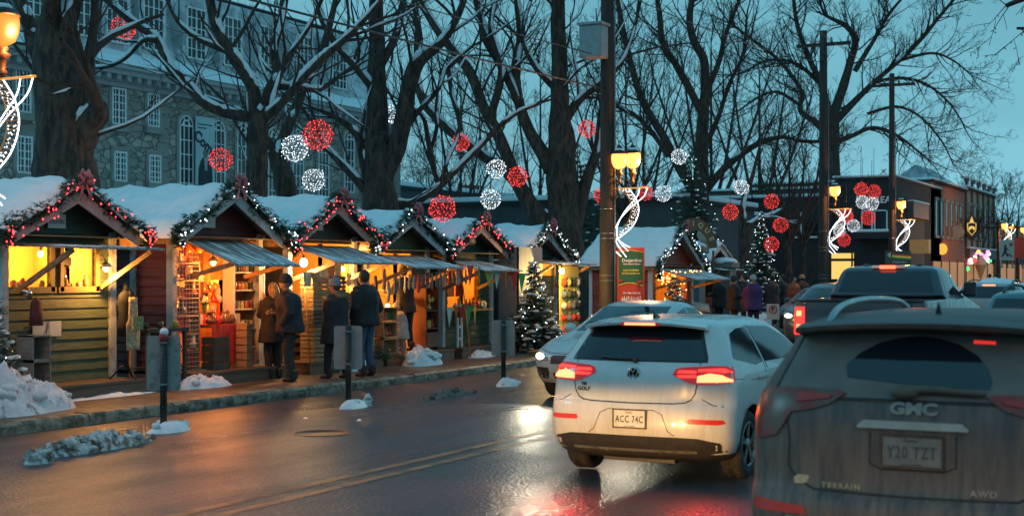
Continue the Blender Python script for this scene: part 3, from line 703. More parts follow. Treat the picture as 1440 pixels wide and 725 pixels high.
    for s in (1, -1):
        e, w, hdir = arm_path(arms[0 if s > 0 else 1], s, sh); e, w = B(e), B(w)
        q.tube([B((0, s * sh, 1.39)), lerp(B((0, s * sh, 1.39)), e, .5), e, lerp(e, w, .6), w], [.080 * r, .072 * r, .066 * r, .056 * r, .050 * r], 12)
    remeshed(q, 'coat', [M('coat %s' % str(coat), coat, .8, var=.25, scale=10, bump=.8, bscale=9)], vox, g, smooth=2)
    if hood:
        q = MB(T)
        rnd = random.Random(3)
        pts = [B((-.085 + .09 * math.cos(a), .125 * math.sin(a), 1.47 + .02 * math.cos(a))) for a in [i * 2 * math.pi / 16 for i in range(17)]]
        q.tube(pts, .042, 8)
        for i in range(260):
            p = pts[rnd.randrange(16)]; d = V((rnd.gauss(0, 1), rnd.gauss(0, 1), rnd.gauss(0, 1))).normalized(); q.tube([p + d * .03, p + d * .075 + V((0, 0, -.01))], [.008, .002], 3)
        q.build('fur_hood', M('fur %s' % str(hood), hood, .95, var=.3), g)
    if hat:
        q = MB(T); q.lathe([(.103, -.005), (.108, .02), (.106, .055), (.09, .10), (.055, .13), (.0, .14)], 18, hd + V((-.008, 0, .022))); q.lathe([(.104, -.012), (.113, -.01), (.114, .03), (.106, .032)], 18, hd + V((-.008, 0, .012)))
        if hat[1]: q.ball(hd + V((-.01, 0, .175)), .035, 8)
        q.build('knit_hat', M('hat %s' % str(hat[0]), hat[0], .9, var=.2, scale=30, bump=.8, bscale=60), g)
    if hair is not None:
        q = MB(T); q.ball(hd + V((-.022, 0, .022)), .104, 14, (.95, .88, 1.12))
        if longhair:
            q.tube([hd + V((-.05, 0, .03)), hd + V((-.075, 0, -.08)), hd + V((-.07, 0, -.20))], [.085, .092, .06], 10)
        # keep the face clear
        o = q.build('hair', M('hair %s' % str(hair), tuple(c * .8 for c in hair), .7, var=.6, scale=40, bump=1, stretch=(1, 1, .12)), g)
        bm = bmesh.new(); bm.from_mesh(o.data)
        hx = (hd.x + .045) * k; bmesh.ops.delete(bm, geom=[f for f in bm.faces if f.calc_center_median().x > hx and f.calc_center_median().z < (hd.z + .065) * k], context='FACES')
        bm.to_mesh(o.data); bm.free()
    return g
# ---------------------------------------------------------------- market stalls
GZ = .14          # pavement level
FZ = .36          # stall floor level
def clap(q, L, z0, z1, ops=(), row=.15, th=.022, gable=None, x0=0):
    """lapped boards on the local xz plane facing -y, leaving the openings free; gable(z) narrows the row"""
    z = z0
    while z < z1 - .01:
        zt = min(z + row, z1); a, b = x0, x0 + L
        if gable:
            a, b = gable((z + zt) / 2)
            if b - a < .06: z = zt; continue
        segs = [(a, b)]
        for ox0, ox1, oz0, oz1 in ops:
            if zt <= oz0 + .03 or z >= oz1 - .03: continue
            ns = []
            for p, r in segs:
                if ox1 <= p or ox0 >= r: ns.append((p, r)); continue
                if ox0 > p: ns.append((p, ox0))
                if ox1 < r: ns.append((ox1, r))
            segs = ns
        for p, r in segs:
            if r - p < .02: continue
            q.add([(p, -.006, zt), (r, -.006, zt), (r, -.006 - th, z), (p, -.006 - th, z), (p, .03, zt), (r, .03, zt), (r, .03, z), (p, .03, z)],
                  [(0, 3, 2, 1), (4, 5, 6, 7), (0, 1, 5, 4), (3, 7, 6, 2), (0, 4, 7, 3), (1, 2, 6, 5)])
        z = zt
def roof_z(x, w, ze, zp): return zp - (zp - ze) * abs(x - w / 2) / (w / 2)
def snow_roof(w, ze, zp, y0, y1, th, seed, parent, mat=None, ov=.10, name='snow_cover'):
    """a rounded blanket of snow on a gable roof, hanging a little over the edges"""
    nx, ny = 40, 34; rnd = random.Random(seed); ph = V((rnd.random() * 50, rnd.random() * 50, 0))
    top = []; bot = []
    for j in range(ny + 1):
        for i in range(nx + 1):
            u, v = i / nx, j / ny
            eu = min(u, 1 - u) * (w + 2 * ov); ev = min(v, 1 - v) * (y1 - y0 + 2 * ov)
            x = lerp(-ov, w + ov, u); y = lerp(y0 - ov, y1 + ov, v)
            wob = mnoise.noise(V((x * 2.2, y * 2.2, 0)) + ph)
            if i in (0, nx): x += (-1 if i == 0 else 1) * (.03 * wob + .02)
            if j in (0, ny): y += (-1 if j == 0 else 1) * (.05 * mnoise.noise(V((x * 3.5, 9, 0)) + ph))
            s = zp - (zp - ze) * (math.sqrt(((x - w / 2) / (w / 2)) ** 2 + .012) - .06)
            f = min(1, eu / .22) * 1.0; f2 = min(1, ev / .20); ff = math.sqrt(max(0, 1 - (1 - f) ** 2)) * math.sqrt(max(0, 1 - (1 - f2) ** 2))
            t = th * (.85 + .7 * wob + .4 * mnoise.noise(V((x * 6, y * 6, 3)) + ph)) * ff
            droop = -.06 * (1 - f) - .05 * (1 - f2) * (.5 + wob)
            top.append(V((x, y, s + t + droop + .012))); bot.append(V((x, y, s + droop - .01 if min(f, f2) < .5 else s + .004)))
    n = nx + 1; N = n * (ny + 1); fs = []
    for j in range(ny):
        for i in range(nx):
            a = j * n + i; fs.append((a, a + 1, a + n + 1, a + n)); fs.append((N + a, N + a + n, N + a + n + 1, N + a + 1))
    for i in range(nx): fs.append((i, N + i, N + i + 1, i + 1)); b = ny * n + i; fs.append((b, b + 1, N + b + 1, N + b))
    for j in range(ny): a = j * n; fs.append((a, a + n, N + a + n, N + a)); b = j * n + nx; fs.append((b, N + b, N + b + n, b + n))
    q = MB(); q.add(top + bot, fs, True); o = q.build(name, mat or SNOW, parent); o.data.set_sharp_from_angle(angle=R(60)); return o
def wood_mat(col, nm): return M(nm, col, .65, var=.22, scale=5, bump=.35, stretch=(.7, .7, 5), dirt=((col[0] * .5, col[1] * .5, col[2] * .5), .25, 3))
def market_stall(idx, label, s0, s1, ze, zp, wall, trim, ops, depth_=3.0, side_posts=(0, .7), flap=None, interior=True, tf=15.0, gable_col=None, deckw=None, side_open=False):
    w = s1 - s0; g = thing('market_stall', label, 'market stall', (s0, tf, 0), group='row of market stalls')
    i0, i1 = .2, w - .2; W_ = i1 - i0
    q = MB()
    q.m = Matrix.Translation((0, 0, 0)); clap(q, W_, FZ, ze - .02, ops, x0=i0)
    q.build('front_wall', wall, g)
    q = MB(); gz = lambda z: (w / 2 - (w / 2) * (zp - z) / (zp - ze) + .02, w / 2 + (w / 2) * (zp - z) / (zp - ze) - .02)
    clap(q, w, ze - .02, zp - .04, gable=lambda z: (max(i0, gz(z)[0] + .03), min(i1, gz(z)[1] - .03)))
    q.build('gable', gable_col or wall, g)
    # side walls
    for sd, x in ((-1, i0), (1, i1)):
        q = MB(Matrix.Translation((x, 0, 0)) @ Matrix.Rotation(R(-90 if sd < 0 else 90), 4, 'Z'))
        if sd < 0: q.m = Matrix.Translation((x, 0, 0)) @ Matrix(((0, 1, 0, 0), (1, 0, 0, 0), (0, 0, 1, 0), (0, 0, 0, 1)))
        else: q.m = Matrix.Translation((x, 0, 0)) @ Matrix(((0, -1, 0, 0), (1, 0, 0, 0), (0, 0, 1, 0), (0, 0, 0, 1)))
        clap(q, depth_, FZ, ze + .05); q.build('side_wall', wall, g)
    q = MB(); q.box(i0 + .05, i1 - .05, depth_ - .05, depth_, FZ, ze); q.build('back_wall', wall, g)
    for x in (i0 - .06, i1 - .06):
        for y in side_posts:
            q = MB(); q.box(x, x + .11, y - .075 if y == 0 else y - .05, y + .05, FZ - .02, ze + .02); q.build('corner_post', trim, g)
    q = MB(); ks = 7
    for k in range(ks):
        y = lerp(-.62, .02, k / ks); q.box(.05, deckw or w - .05, y, y + .084, FZ - .045, FZ - .005)
    q.build('deck', DECKW, g)
    q = MB(); q.box(.05, deckw or w - .05, -.60, -.57, GZ, FZ - .05); q.box(.07, .1, -.56, 0, GZ, FZ - .05); q.box(w - .1, w - .07, -.56, 0, GZ, FZ - .05); q.box(.06, w - .06, .0, depth_, GZ, FZ - .06)
    q.build('base', DECKW, g)
    # roof: boards, barge boards and fascias
    y0, y1 = -.35, depth_ + .2; q = MB()
    for sd in (0, 1):
        a = V((0 if sd == 0 else w, 0, ze)); b = V((w / 2, 0, zp)); nrm = V((-(b.z - a.z), 0, b.x - a.x)).normalized() * (.05 if sd == 0 else -.05)
        q.prism([(a.x, a.z), (b.x, b.z), (b.x, b.z - .055), (a.x, a.z - .055)], y0, y1)
    rf = q.build('roof', OLDWOOD, g)
    q = MB()
    for sd in (0, 1):
        a = (-.01 if sd == 0 else w + .01, ze); b = (w / 2, zp)
        q.prism([(a[0], a[1] - .06), (b[0], b[1] - .06), (b[0], b[1] - .27), (a[0], a[1] - .21)], y0 - .03, y0 - .003)
    q.build('barge_board', REDLIT_T if idx in (1, 3, 5) else GREYT, rf)  # stalls with red bulbs get the trim tinted by their glow
    q = MB()
    for x in (-.03, w + .003): q.box(x, x + .027, y0, y1, ze - .19, ze - .01)
    q.box(.0, w, y0 + .02, -.03, ze - .075, ze - .062) 
    q.build('fascia', WOOD, rf)
    snow_roof(w, ze, zp, y0, y1, (.14, .09, .10, .11, .09, .10, .06, .08)[idx - 1], idx, rf)
    if interior:
        q = MB(); d = 1.5
        q.box(i0 + .04, i1 - .04, d, d + .03, FZ, ze - .02); q.box(i0 + .035, i0 + .06, .04, d, FZ, ze - .1); q.box(i1 - .06, i1 - .035, .04, d, FZ, ze - .1); q.box(i0 + .04, i1 - .04, .04, d, ze - .10, ze - .08)
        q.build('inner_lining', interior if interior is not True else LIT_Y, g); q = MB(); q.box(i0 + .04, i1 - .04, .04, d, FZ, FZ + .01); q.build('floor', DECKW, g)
    if flap:
        fx0, fx1, zh, out, zo = flap
        fl = MB(); n = 7
        for k in range(n):
            a, b = lerp(fx0, fx1, k / n) + .003, lerp(fx0, fx1, (k + 1) / n) - .003
            fl.add([(a, -.06, zh), (b, -.06, zh), (b, -.06 - out, zo), (a, -.06 - out, zo), (a, -.06, zh - .03), (b, -.06, zh - .03), (b, -.06 - out, zo - .03), (a, -.06 - out, zo - .03)],
                   [(0, 1, 2, 3), (4, 7, 6, 5), (0, 4, 5, 1), (3, 2, 6, 7), (0, 3, 7, 4), (1, 5, 6, 2)])
        f = fl.build('hinged_awning', M('frosty boards', (.20, .205, .20), .7, var=.25, scale=4, stretch=(6, .8, 1), dirt=((.40, .43, .44), .45, 3)), g)
        sn = MB(); sn.grid(lambda u, v: V((lerp(fx0, fx1, u), -.06 - out * v, lerp(zh, zo, v) + .001 + (.03 * (mnoise.noise(V((u * 26 + idx, v * 2.2, 4))) - .05 - .35 * (1 - v)) + .012 * mnoise.noise(V((u * 60, v * 30, idx)))))), 90, 30); sn.build('snow_dusting', SNOW, f)
        for x in (fx0 + .1, fx1 - .1): q = MB(); q.beam((x, -.09, zh - .62), (x, -.06 - out * .86, lerp(zh, zo, .86) - .05), .045, .07); q.build('awning_brace', WOOD, f)
    return g
def needles(q, p, d, n, ln, rnd, w=.012):
    for _ in range(n):
        a = V((rnd.gauss(0, 1), rnd.gauss(0, 1), rnd.gauss(0, 1))).normalized(); a = (a + d * .6).normalized(); L_ = ln * rnd.uniform(.6, 1.2); s = a.orthogonal().normalized() * w
        o = p + V((rnd.gauss(0, .02), rnd.gauss(0, .02), rnd.gauss(0, .02)))
        q.add([o - s, o + s, o + a * L_], [(0, 1, 2)])
BULB_R = E('red fairy bulb', (1, .04, .05), 7, False); BULB_W = E('white fairy bulb', (.85, .95, 1), 5, False); BULB_A = E('amber fairy bulb', (1, .5, .12), 8, False)
def garland(idx, label, s0, s1, ze, zp, bulb, parent_loc, tf=15.0, drop=.25, nb=60, bow=True, density=1.0):
    w = s1 - s0; g = thing('garland', label, 'garland', (s0, tf - .42, 0), group='lit garlands on the stall gables'); rnd = random.Random(idx * 7 + 1)
    path = [V((-.10, 0, ze - .06 - drop)), V((-.10, 0, ze + .02)), V((w * .25, .02, lerp(ze, zp, .5) - .03)), V((w * .5, .02, zp + .02)), V((w * .75, .02, lerp(ze, zp, .5) + .01)), V((w + .10, 0, ze + .02)), V((w + .12, 0, ze - .06 - drop * .6))]
    pts = [V(p) for p in crom([tuple(p) for p in path], 12)]
    q = MB(); sn = MB(); bl = MB()
    for i, p in enumerate(pts):
        for k in range(int(9 * density)):
            o = p + V((rnd.gauss(0, .04), rnd.gauss(0, .04), rnd.gauss(0, .055))); needles(q, o, V((0, 0, -.3)), 9, .085, rnd)
        if rnd.random() < .55:
            sn.ball(p + V((rnd.gauss(0, .04), -.05 + rnd.gauss(0, .03), .05 + rnd.gauss(0, .03))), rnd.uniform(.025, .055), 7, (1.3, .8, .6))
    q.build('greenery', GREENERY, g, recalc=False); sn.build('snow_clumps', SNOW, g)
    for _ in range(nb):
        p = pts[rnd.randrange(len(pts))] + V((rnd.gauss(0, .05), -.085 + rnd.gauss(0, .02), rnd.gauss(-.02, .075)))
        bl.octa(p, rnd.uniform(.012, .019) if True else .02)
    bl.build('fairy_lights', bulb, g)
    if bow:
        q = MB(); c = V((w / 2, -.08, zp + .04))
        for s in (1, -1):
            for a in (20, 65, 110, 155, 200):
                d = V((math.cos(R(a)) * s, 0, math.sin(R(a)))); q.tube([c, c + d * .09 + V((0, -.06, 0)), c + d * .15 + V((0, -.02, 0)), c + d * .08 + V((0, .03, 0)), c], [.012, .05, .045, .035, .012], 6, sx=.35)
            q.tube([c, c + V((s * .08, -.02, -.16)), c + V((s * .10, -.02, -.28))], [.02, .035, .03], 6, sx=.25)
        q.build('bow', M('frosted pink ribbon', (.42, .14, .15), .6, var=.25, scale=20), g)
    return g
# ---------------------------------------------------------------- bare trees
def grow(rnd, p, d, L_, r, lvl, segs, up=.06, spread=1.0, dens=1.0):
    """one branch and, recursively, its side branches; segs collects (points, radii)"""
    n = max(3, int(L_ / (.35 if lvl < 2 else .22))); n = min(n, 9); pts = [p.copy()]; rad = [r]; d = d.normalized(); step = L_ / n
    for i in range(n):
        d = (d + V((rnd.gauss(0, .13), rnd.gauss(0, .13), rnd.gauss(up, .11)))).normalized(); p = p + d * step; pts.append(p.copy()); rad.append(r * (1 - .75 * (i + 1) / n))
    segs.append((pts, rad, lvl))
    if lvl >= 4 or L_ < .35: return
    m = int(max(2, L_ * (2.2 if lvl < 2 else 3.4) * dens))
    for k in range(m):
        u = rnd.uniform(.18, .98); i = min(n - 1, int(u * n)); q = lerp(pts[i], pts[i + 1], u * n - i)
        b = (pts[i + 1] - pts[i]).normalized(); a = rnd.uniform(0, 6.283); o = b.orthogonal().normalized(); o = (o * math.cos(a) + b.cross(o) * math.sin(a))
        nd_ = (b * rnd.uniform(.5, 1.1) + o * rnd.uniform(.45, .9) * spread + V((0, 0, .15))).normalized()
        grow(rnd, q, nd_, L_ * rnd.uniform(.32, .62) * (1.15 - u * .5), max(.0045, r * (1 - .7 * u) * rnd.uniform(.38, .6)), lvl + 1, segs, up, spread, dens)
def twig_mesh(q, segs, minr=.0):
    for pts, rad, lvl in segs:
        n = 3 if rad[0] < .03 else 5
        if len(pts) > 5 and rad[0] < .012: pts = pts[::2] + ([pts[-1]] if len(pts) % 2 == 0 else []); rad = rad[::2] + ([rad[-1]] if len(rad) % 2 == 0 else [])
        q.tube(pts, [max(r, minr) for r in rad], n, cap=False, smooth=n > 3)
def bark_tube(q, pts, rad, n, rnd, rough=.09):
    """a limb with a fluted, knobbly outline"""
    P = [V(p) for p in pts]; vs = []; fs = []; prev = None; ph = V((rnd.random() * 90, rnd.random() * 90, 0))
    for i, p in enumerate(P):
        d = (P[min(i + 1, len(P) - 1)] - P[max(i - 1, 0)]).normalized()
        x = (prev - d * prev.dot(d)).normalized() if prev is not None else d.orthogonal().normalized(); prev = x; y = d.cross(x)
        for k in range(n):
            a = 2 * math.pi * k / n; o = x * math.cos(a) + y * math.sin(a)
            r = rad[i] * (1 + rough * mnoise.noise(V((math.cos(a) * 2.2, math.sin(a) * 2.2, i * .16)) + ph) * 2 + rough * .8 * mnoise.noise(V((math.cos(a) * 6, math.sin(a) * 6, i * .3)) + ph))
            vs.append(p + o * r)
    for i in range(len(P) - 1):
        for k in range(n):
            k2 = (k + 1) % n; fs.append((i * n + k, i * n + k2, (i + 1) * n + k2, (i + 1) * n + k))
    fs.append(tuple(reversed(range(n)))); fs.append(tuple(range((len(P) - 1) * n, len(P) * n))); q.add(vs, fs, True)
def snow_on(q, pts, rad, rnd, amount=.6, thick=.5):
    """ridges of snow lying along the upper side of a limb"""
    ph = rnd.random() * 60; run = []
    def flush():
        if len(run) > 2:
            rr = [r for _, r in run]; rr[0] *= .25; rr[-1] *= .2
            q.tube([p for p, _ in run], rr, 8)
    for i in range(len(pts) - 1):
        a, b = V(pts[i]), V(pts[i + 1]); d = (b - a).normalized(); steep = abs(d.z)
        n = V((-.28, -.55, 1)); n -= d * n.dot(d)
        ok = not (rad[i] > .16 and steep > .8) and mnoise.noise(V((i * .23 + ph, ph, 0))) * 1.3 + .5 > .92 - amount + max(0, steep - .6) * .8
        if ok and n.length > .12:
            n.normalize(); run.append((a + n * (rad[i] * .80 + .008), rad[i] * thick * (.85 + .7 * mnoise.noise(V((i * .7, ph, 2)))) + .012))
        else: flush(); run.clear()
    flush()
def bare_tree(label, t, limbs, seed, snow=.6, twigs=1.0, base=None, tmin=None, lean_depth=.5, group='old bare trees of the market square', reach=1.0, light_snow=True, kind='bare_tree', levels=1, crown_up=.05, minr=0.0, wfac=1.0, Y=None):
    """limbs: lists of (px, py, width_px) read off the picture and set at distance t across the street"""
    rnd = random.Random(seed); root3 = at_t(limbs[0][0][0], HY, t); D = depth(root3)
    org = V((root3.x, t, .1)); g = thing(kind, label, 'tree', org, group=group)
    tq = MB(); cq = MB(); sq = MB(); ns = 0
    sc_ = D / FOC
    for li, lb in enumerate(limbs):
        dz = rnd.uniform(-.35, .35) * (0 if li == 0 else 1); pts = []; rad = []
        raw = [(a, b, c) for a, b, c in lb]
        if li == 0 and raw[0][1] < 560:   # carry the trunk down to the ground
            b = raw[0]; yg = HY + EYE * FOC / D - 2; raw = [(b[0] - 1, yg, b[2] * 1.35), (b[0], lerp(yg, b[1], .5), b[2] * 1.08)] + raw
        sm_ = crom(raw, 6); N = len(sm_); dd = 0; tgt = rnd.uniform(-1, 1) * lean_depth
        for i, (a, b, c) in enumerate(sm_):
            u = i / max(1, N - 1); tt = t + (0 if li == 0 else tgt * u * N * .045) 
            p = at_t(a, b, tt); 
            # keep the limb near its own distance: rays hit different depths on the tilted plane
            pw = at_Y(a, b, D + (0 if li == 0 else tgt * u * 2.0)); pts.append(pw - org); rad.append(max(.012, c * sc_ * .5 * wfac))
        n = 18 if rad[0] > .25 else 12 if rad[0] > .1 else 8
        bark_tube(tq, pts, rad, n, rnd, .10 if rad[0] > .12 else .05)
        if snow: snow_on(sq, pts, rad, rnd, snow)
        # side branches
        Lm = sum((pts[i + 1] - pts[i]).length for i in range(len(pts) - 1)); segs = []
        m = int(Lm * 1.9 * twigs) if li else int(Lm * .8 * twigs)
        for k in range(m):
            u = rnd.uniform(.25 if li else .55, 1.0); i = min(len(pts) - 2, int(u * (len(pts) - 1))); p = pts[i]; d = (pts[i + 1] - pts[i]).normalized(); a = rnd.uniform(0, 6.283); o = d.orthogonal().normalized(); o = o * math.cos(a) + d.cross(o) * math.sin(a)
            nd_ = (d * rnd.uniform(.3, 1) + o * rnd.uniform(.5, 1.1) + V((0, 0, .2))).normalized()
            L_ = rnd.uniform(.9, 2.6) * reach; r = min(rad[i] * .5, .008 + .016 * L_)
            grow(rnd, p + o * rad[i] * .5, nd_, L_, r, levels, segs, crown_up, 1.0, .9)
        if li:  # the limb's own end carries on
            for _ in range(2): grow(rnd, pts[-1], (pts[-1] - pts[-2]).normalized() + V((rnd.gauss(0, .3), rnd.gauss(0, .3), 0)), 2.2 * reach, rad[-1] * .8, levels, segs, crown_up)
        twig_mesh(cq, segs, minr); ns += len(segs)
        if light_snow:
            for s_, r_, l_ in segs:
                if r_[0] > .018 and rnd.random() < .5: snow_on(sq, s_, r_, rnd, .65, .6)
    tq.build('trunk', BARK, g, recalc=False); cq.build('crown', TWIG, g, recalc=False)
    if sq.v: sq.build('snow_on_limbs', SNOW, g)
    return g, ns
def fir(label, loc, h, r, seed, snow=.5, lights=None, nlights=60, group=None, dens=1.0):
    g = thing('fir_tree', label, 'christmas tree' if lights else 'fir tree', loc, group=group); rnd = random.Random(seed)
    q = MB(); q.tube([(0, 0, 0), (0, 0, h * .95)], [r * .09, .01], 7); q.build('trunk', BARK, g)
    q = MB(); sn = MB(); bl = MB(); tiers = int(h / .11 * dens)
    for i in range(tiers):
        u = i / tiers; z = h * (.07 + .92 * u); rr = r * (1 - u) ** .85 * rnd.uniform(.8, 1.1) + .03; nb = max(4, int((rr / r) * 15 * dens + 3))
        for k in range(nb):
            a = rnd.uniform(0, 6.283); L_ = rr * rnd.uniform(.65, 1.12); d = V((math.cos(a), math.sin(a), rnd.uniform(-.35, .05))); o = V((0, 0, z)); m = max(2, int(L_ / .075))
            for j in range(m):
                p = o + d * L_ * (j + 1) / m + V((0, 0, .05 * (j / m) ** 2)); needles(q, p, d.normalized(), 8, .10 + .03 * r, rnd, .011 + .003 * r)
                if j > m * .4 and rnd.random() < snow * .5: sn.ball(p + V((0, 0, .035)), rnd.uniform(.025, .06) * (1 + .25 * r), 6, (1.3, 1.3, .55))
    q.build('crown', GREENERY, g, recalc=False)
    if sn.v: sn.build('snow_on_branches', SNOW, g)
    if lights:
        for _ in range(nlights):
            u = rnd.random() ** 1.4; a = rnd.uniform(0, 6.283); rr = r * (1 - u) ** .85 * 1.02; bl.octa((rr * math.cos(a), rr * math.sin(a), h * (.08 + .9 * u)), .011 + .0015 * loc[0] / 20)
        bl.build('fairy_lights', lights, g)
    return g
# ---------------------------------------------------------------- ground, road, kerb
def asphalt():
    m = bpy.data.materials.new('wet asphalt'); m.use_nodes = True; nt = m.node_tree; L = nt.links.new; b = nt.nodes['Principled BSDF']
    tc = nd(nt, 'ShaderNodeTexCoord'); mp = nd(nt, 'ShaderNodeMapping'); mp.inputs['Scale'].default_value = (.45, 1.3, 1); L(tc.outputs['Object'], mp.inputs[0])
    big = nd(nt, 'ShaderNodeTexNoise', Scale=.55, Detail=5.0, Roughness=.6); L(mp.outputs[0], big.inputs['Vector'])
    fine = nd(nt, 'ShaderNodeTexNoise', Scale=32.0, Detail=3.0); L(tc.outputs['Object'], fine.inputs['Vector'])
    vor = nd(nt, 'ShaderNodeTexVoronoi', Scale=30.0); L(tc.outputs['Object'], vor.inputs['Vector'])
    cr = nd(nt, 'ShaderNodeValToRGB'); cr.color_ramp.elements[0].position = .3; cr.color_ramp.elements[0].color = (.015, .026, .038, 1); cr.color_ramp.elements[1].position = .75; cr.color_ramp.elements[1].color = (.034, .050, .068, 1)
    L(big.outputs[0], cr.inputs[0])
    x = nd(nt, 'ShaderNodeMix'); x.data_type = 'RGBA'; x.blend_type = 'MULTIPLY'; x.inputs[0].default_value = .7; L(cr.outputs[0], x.inputs[6]); L(fine.outputs[0], x.inputs[7])
    g = nd(nt, 'ShaderNodeMix'); g.data_type = 'RGBA'; g.blend_type = 'ADD'; g.inputs[0].default_value = .035; L(x.outputs[2], g.inputs[6]); L(vor.outputs['Color'], g.inputs[7]); L(g.outputs[2], b.inputs['Base Color'])
    r = nd(nt, 'ShaderNodeMapRange'); r.inputs['From Min'].default_value = .35; r.inputs['From Max'].default_value = .68; r.inputs['To Min'].default_value = .27; r.inputs['To Max'].default_value = .52; L(big.outputs[0], r.inputs[0]); L(r.outputs[0], b.inputs['Roughness'])
    bp = nd(nt, 'ShaderNodeBump', Strength=.5, Distance=.016); L(vor.outputs['Distance'], bp.inputs['Height'])
    bp2 = nd(nt, 'ShaderNodeBump', Strength=.25, Distance=.02); L(fine.outputs[0], bp2.inputs['Height']); L(bp.outputs[0], bp2.inputs['Normal']); L(bp2.outputs[0], b.inputs['Normal'])
    b.inputs['Specular IOR Level'].default_value = .5
    return m
def flat(name, x0, x1, y0, y1, z, mat, th=0):
    q = MB()
    if th: q.box(x0, x1, y0, y1, z - th, z)
    else: q.grid(lambda u, v: V((lerp(x0, x1, u), lerp(y0, y1, v), z)), 1, 1, False)
    return struct(q.build(name, mat))
KERB_T, CURB_W = 12.9, .28
flat('ground', -400, 1500, -700, 900, -.02, M('frozen earth', (.20, .21, .22), .9, var=.3, scale=.3))
flat('road', -60, 700, -4.5, KERB_T + .02, 0, asphalt())
CONC = M('wet pavement', (.15, .115, .09), .42, var=.3, scale=1.6, bump=.5, bscale=40, dirt=((.035, .03, .027), .45, 1.2))
flat('pavement', -60, 700, KERB_T + CURB_W, 17.0, GZ, CONC, .16)
flat('far_pavement', -60, 700, -8.0, -4.5, GZ, CONC, .16)
# stone kerb in separate lengths, rough faced
def kerb():
    q = MB(); x = -20.0; rnd = random.Random(4)
    while x < 300:
        L_ = 1.6 if x < 70 else 8; z = GZ + rnd.uniform(-.008, .012); nn = 12 if x < 60 else 1
        def f(u, v, x=x, L_=L_, z=z):
            xx = x + .008 + (L_ - .016) * u
            prof = [(KERB_T - .004, -.03), (KERB_T - .006, .05), (KERB_T + .0, z - .035), (KERB_T + .03, z - .004), (KERB_T + CURB_W, z)]
            k = v * 4; i = min(3, int(k)); a, b = prof[i], prof[i + 1]; y = lerp(a[0], b[0], k - i); zz = lerp(a[1], b[1], k - i)
            n = mnoise.noise(V((xx * 5, y * 7, zz * 9))) + .5 * mnoise.noise(V((xx * 16, y * 16, zz * 20)))
            return V((xx, y + (n * .016 if v < .8 else 0), zz + (n * .008 if .1 < v < .95 else 0)))
        q.grid(f, nn, 8 if x < 60 else 4, False); x += L_
    return struct(q.build('kerb', M('granite kerb', (.20, .195, .15), .5, var=.5, scale=9, bump=.9, bscale=22, dirt=((.045, .05, .03), .5, 5)), recalc=False))
kerb()
YEL = M('worn yellow paint', (.30, .145, .06), .5, var=.3, scale=3, dirt=((.06, .05, .045), .40, 2.5), bump=.3, bscale=60)
WPT = M('worn white paint', (.22, .22, .21), .5, var=.3, scale=4, dirt=((.045, .043, .042), .75, 3), bump=.3, bscale=60)
flat('centre_line', -30, 600, 7.07, 7.19, .004, YEL); flat('centre_line', -30, 600, 7.37, 7.49, .004, YEL)
flat('parking_line', -30, 200, 10.52, 10.60, .004, WPT)
def snow_heap(name, label, loc, rx, ry, h, seed, mat, n=46, rough=.5, kind=None, cat='snow heap', group=None, chunk=0):
    ph = V((seed * 7.3, seed * 3.1, 0)); q = MB(); rnd = random.Random(seed)
    def f(u, v):
        a, b = 2 * u - 1, 2 * v - 1; rr = math.sqrt(a * a + b * b); edge = .85 + .14 * mnoise.noise(V((a * 2, b * 2, 1)) + ph)
        z = max(0, 1 - (rr / edge) ** 2) ** .75 * h * max(.4, 1 + rough * mnoise.noise(V((a * rx * 3.5, b * ry * 3.5, 2)) + ph) + rough * .7 * mnoise.noise(V((a * rx * 9, b * ry * 9, 5)) + ph) + rough * .4 * mnoise.noise(V((a * rx * 22, b * ry * 22, 7)) + ph))
        return V((a * rx, b * ry, max(z, -.01) - .012))
    q.grid(f, n, n)
    for _ in range(chunk):
        a = rnd.uniform(0, 6.28); k = rnd.uniform(.2, .88); p = V((math.cos(a) * rx * k, math.sin(a) * ry * k, max(0, (1 - k * k)) * h * .9)); s = rnd.uniform(.03, .11) * (.5 + h)
        c = MB(); base = len(q.v); q.ball(p, s, 7, (rnd.uniform(.7, 1.3), rnd.uniform(.7, 1.3), rnd.uniform(.5, .9)))
        for i in range(base, len(q.v)): q.v[i] = q.v[i] + V((rnd.gauss(0, s * .05), rnd.gauss(0, s * .05), rnd.gauss(0, s * .05)))
    o = q.build(name, mat, None, loc, recalc=False); tag(o, label, cat, group, kind); return o
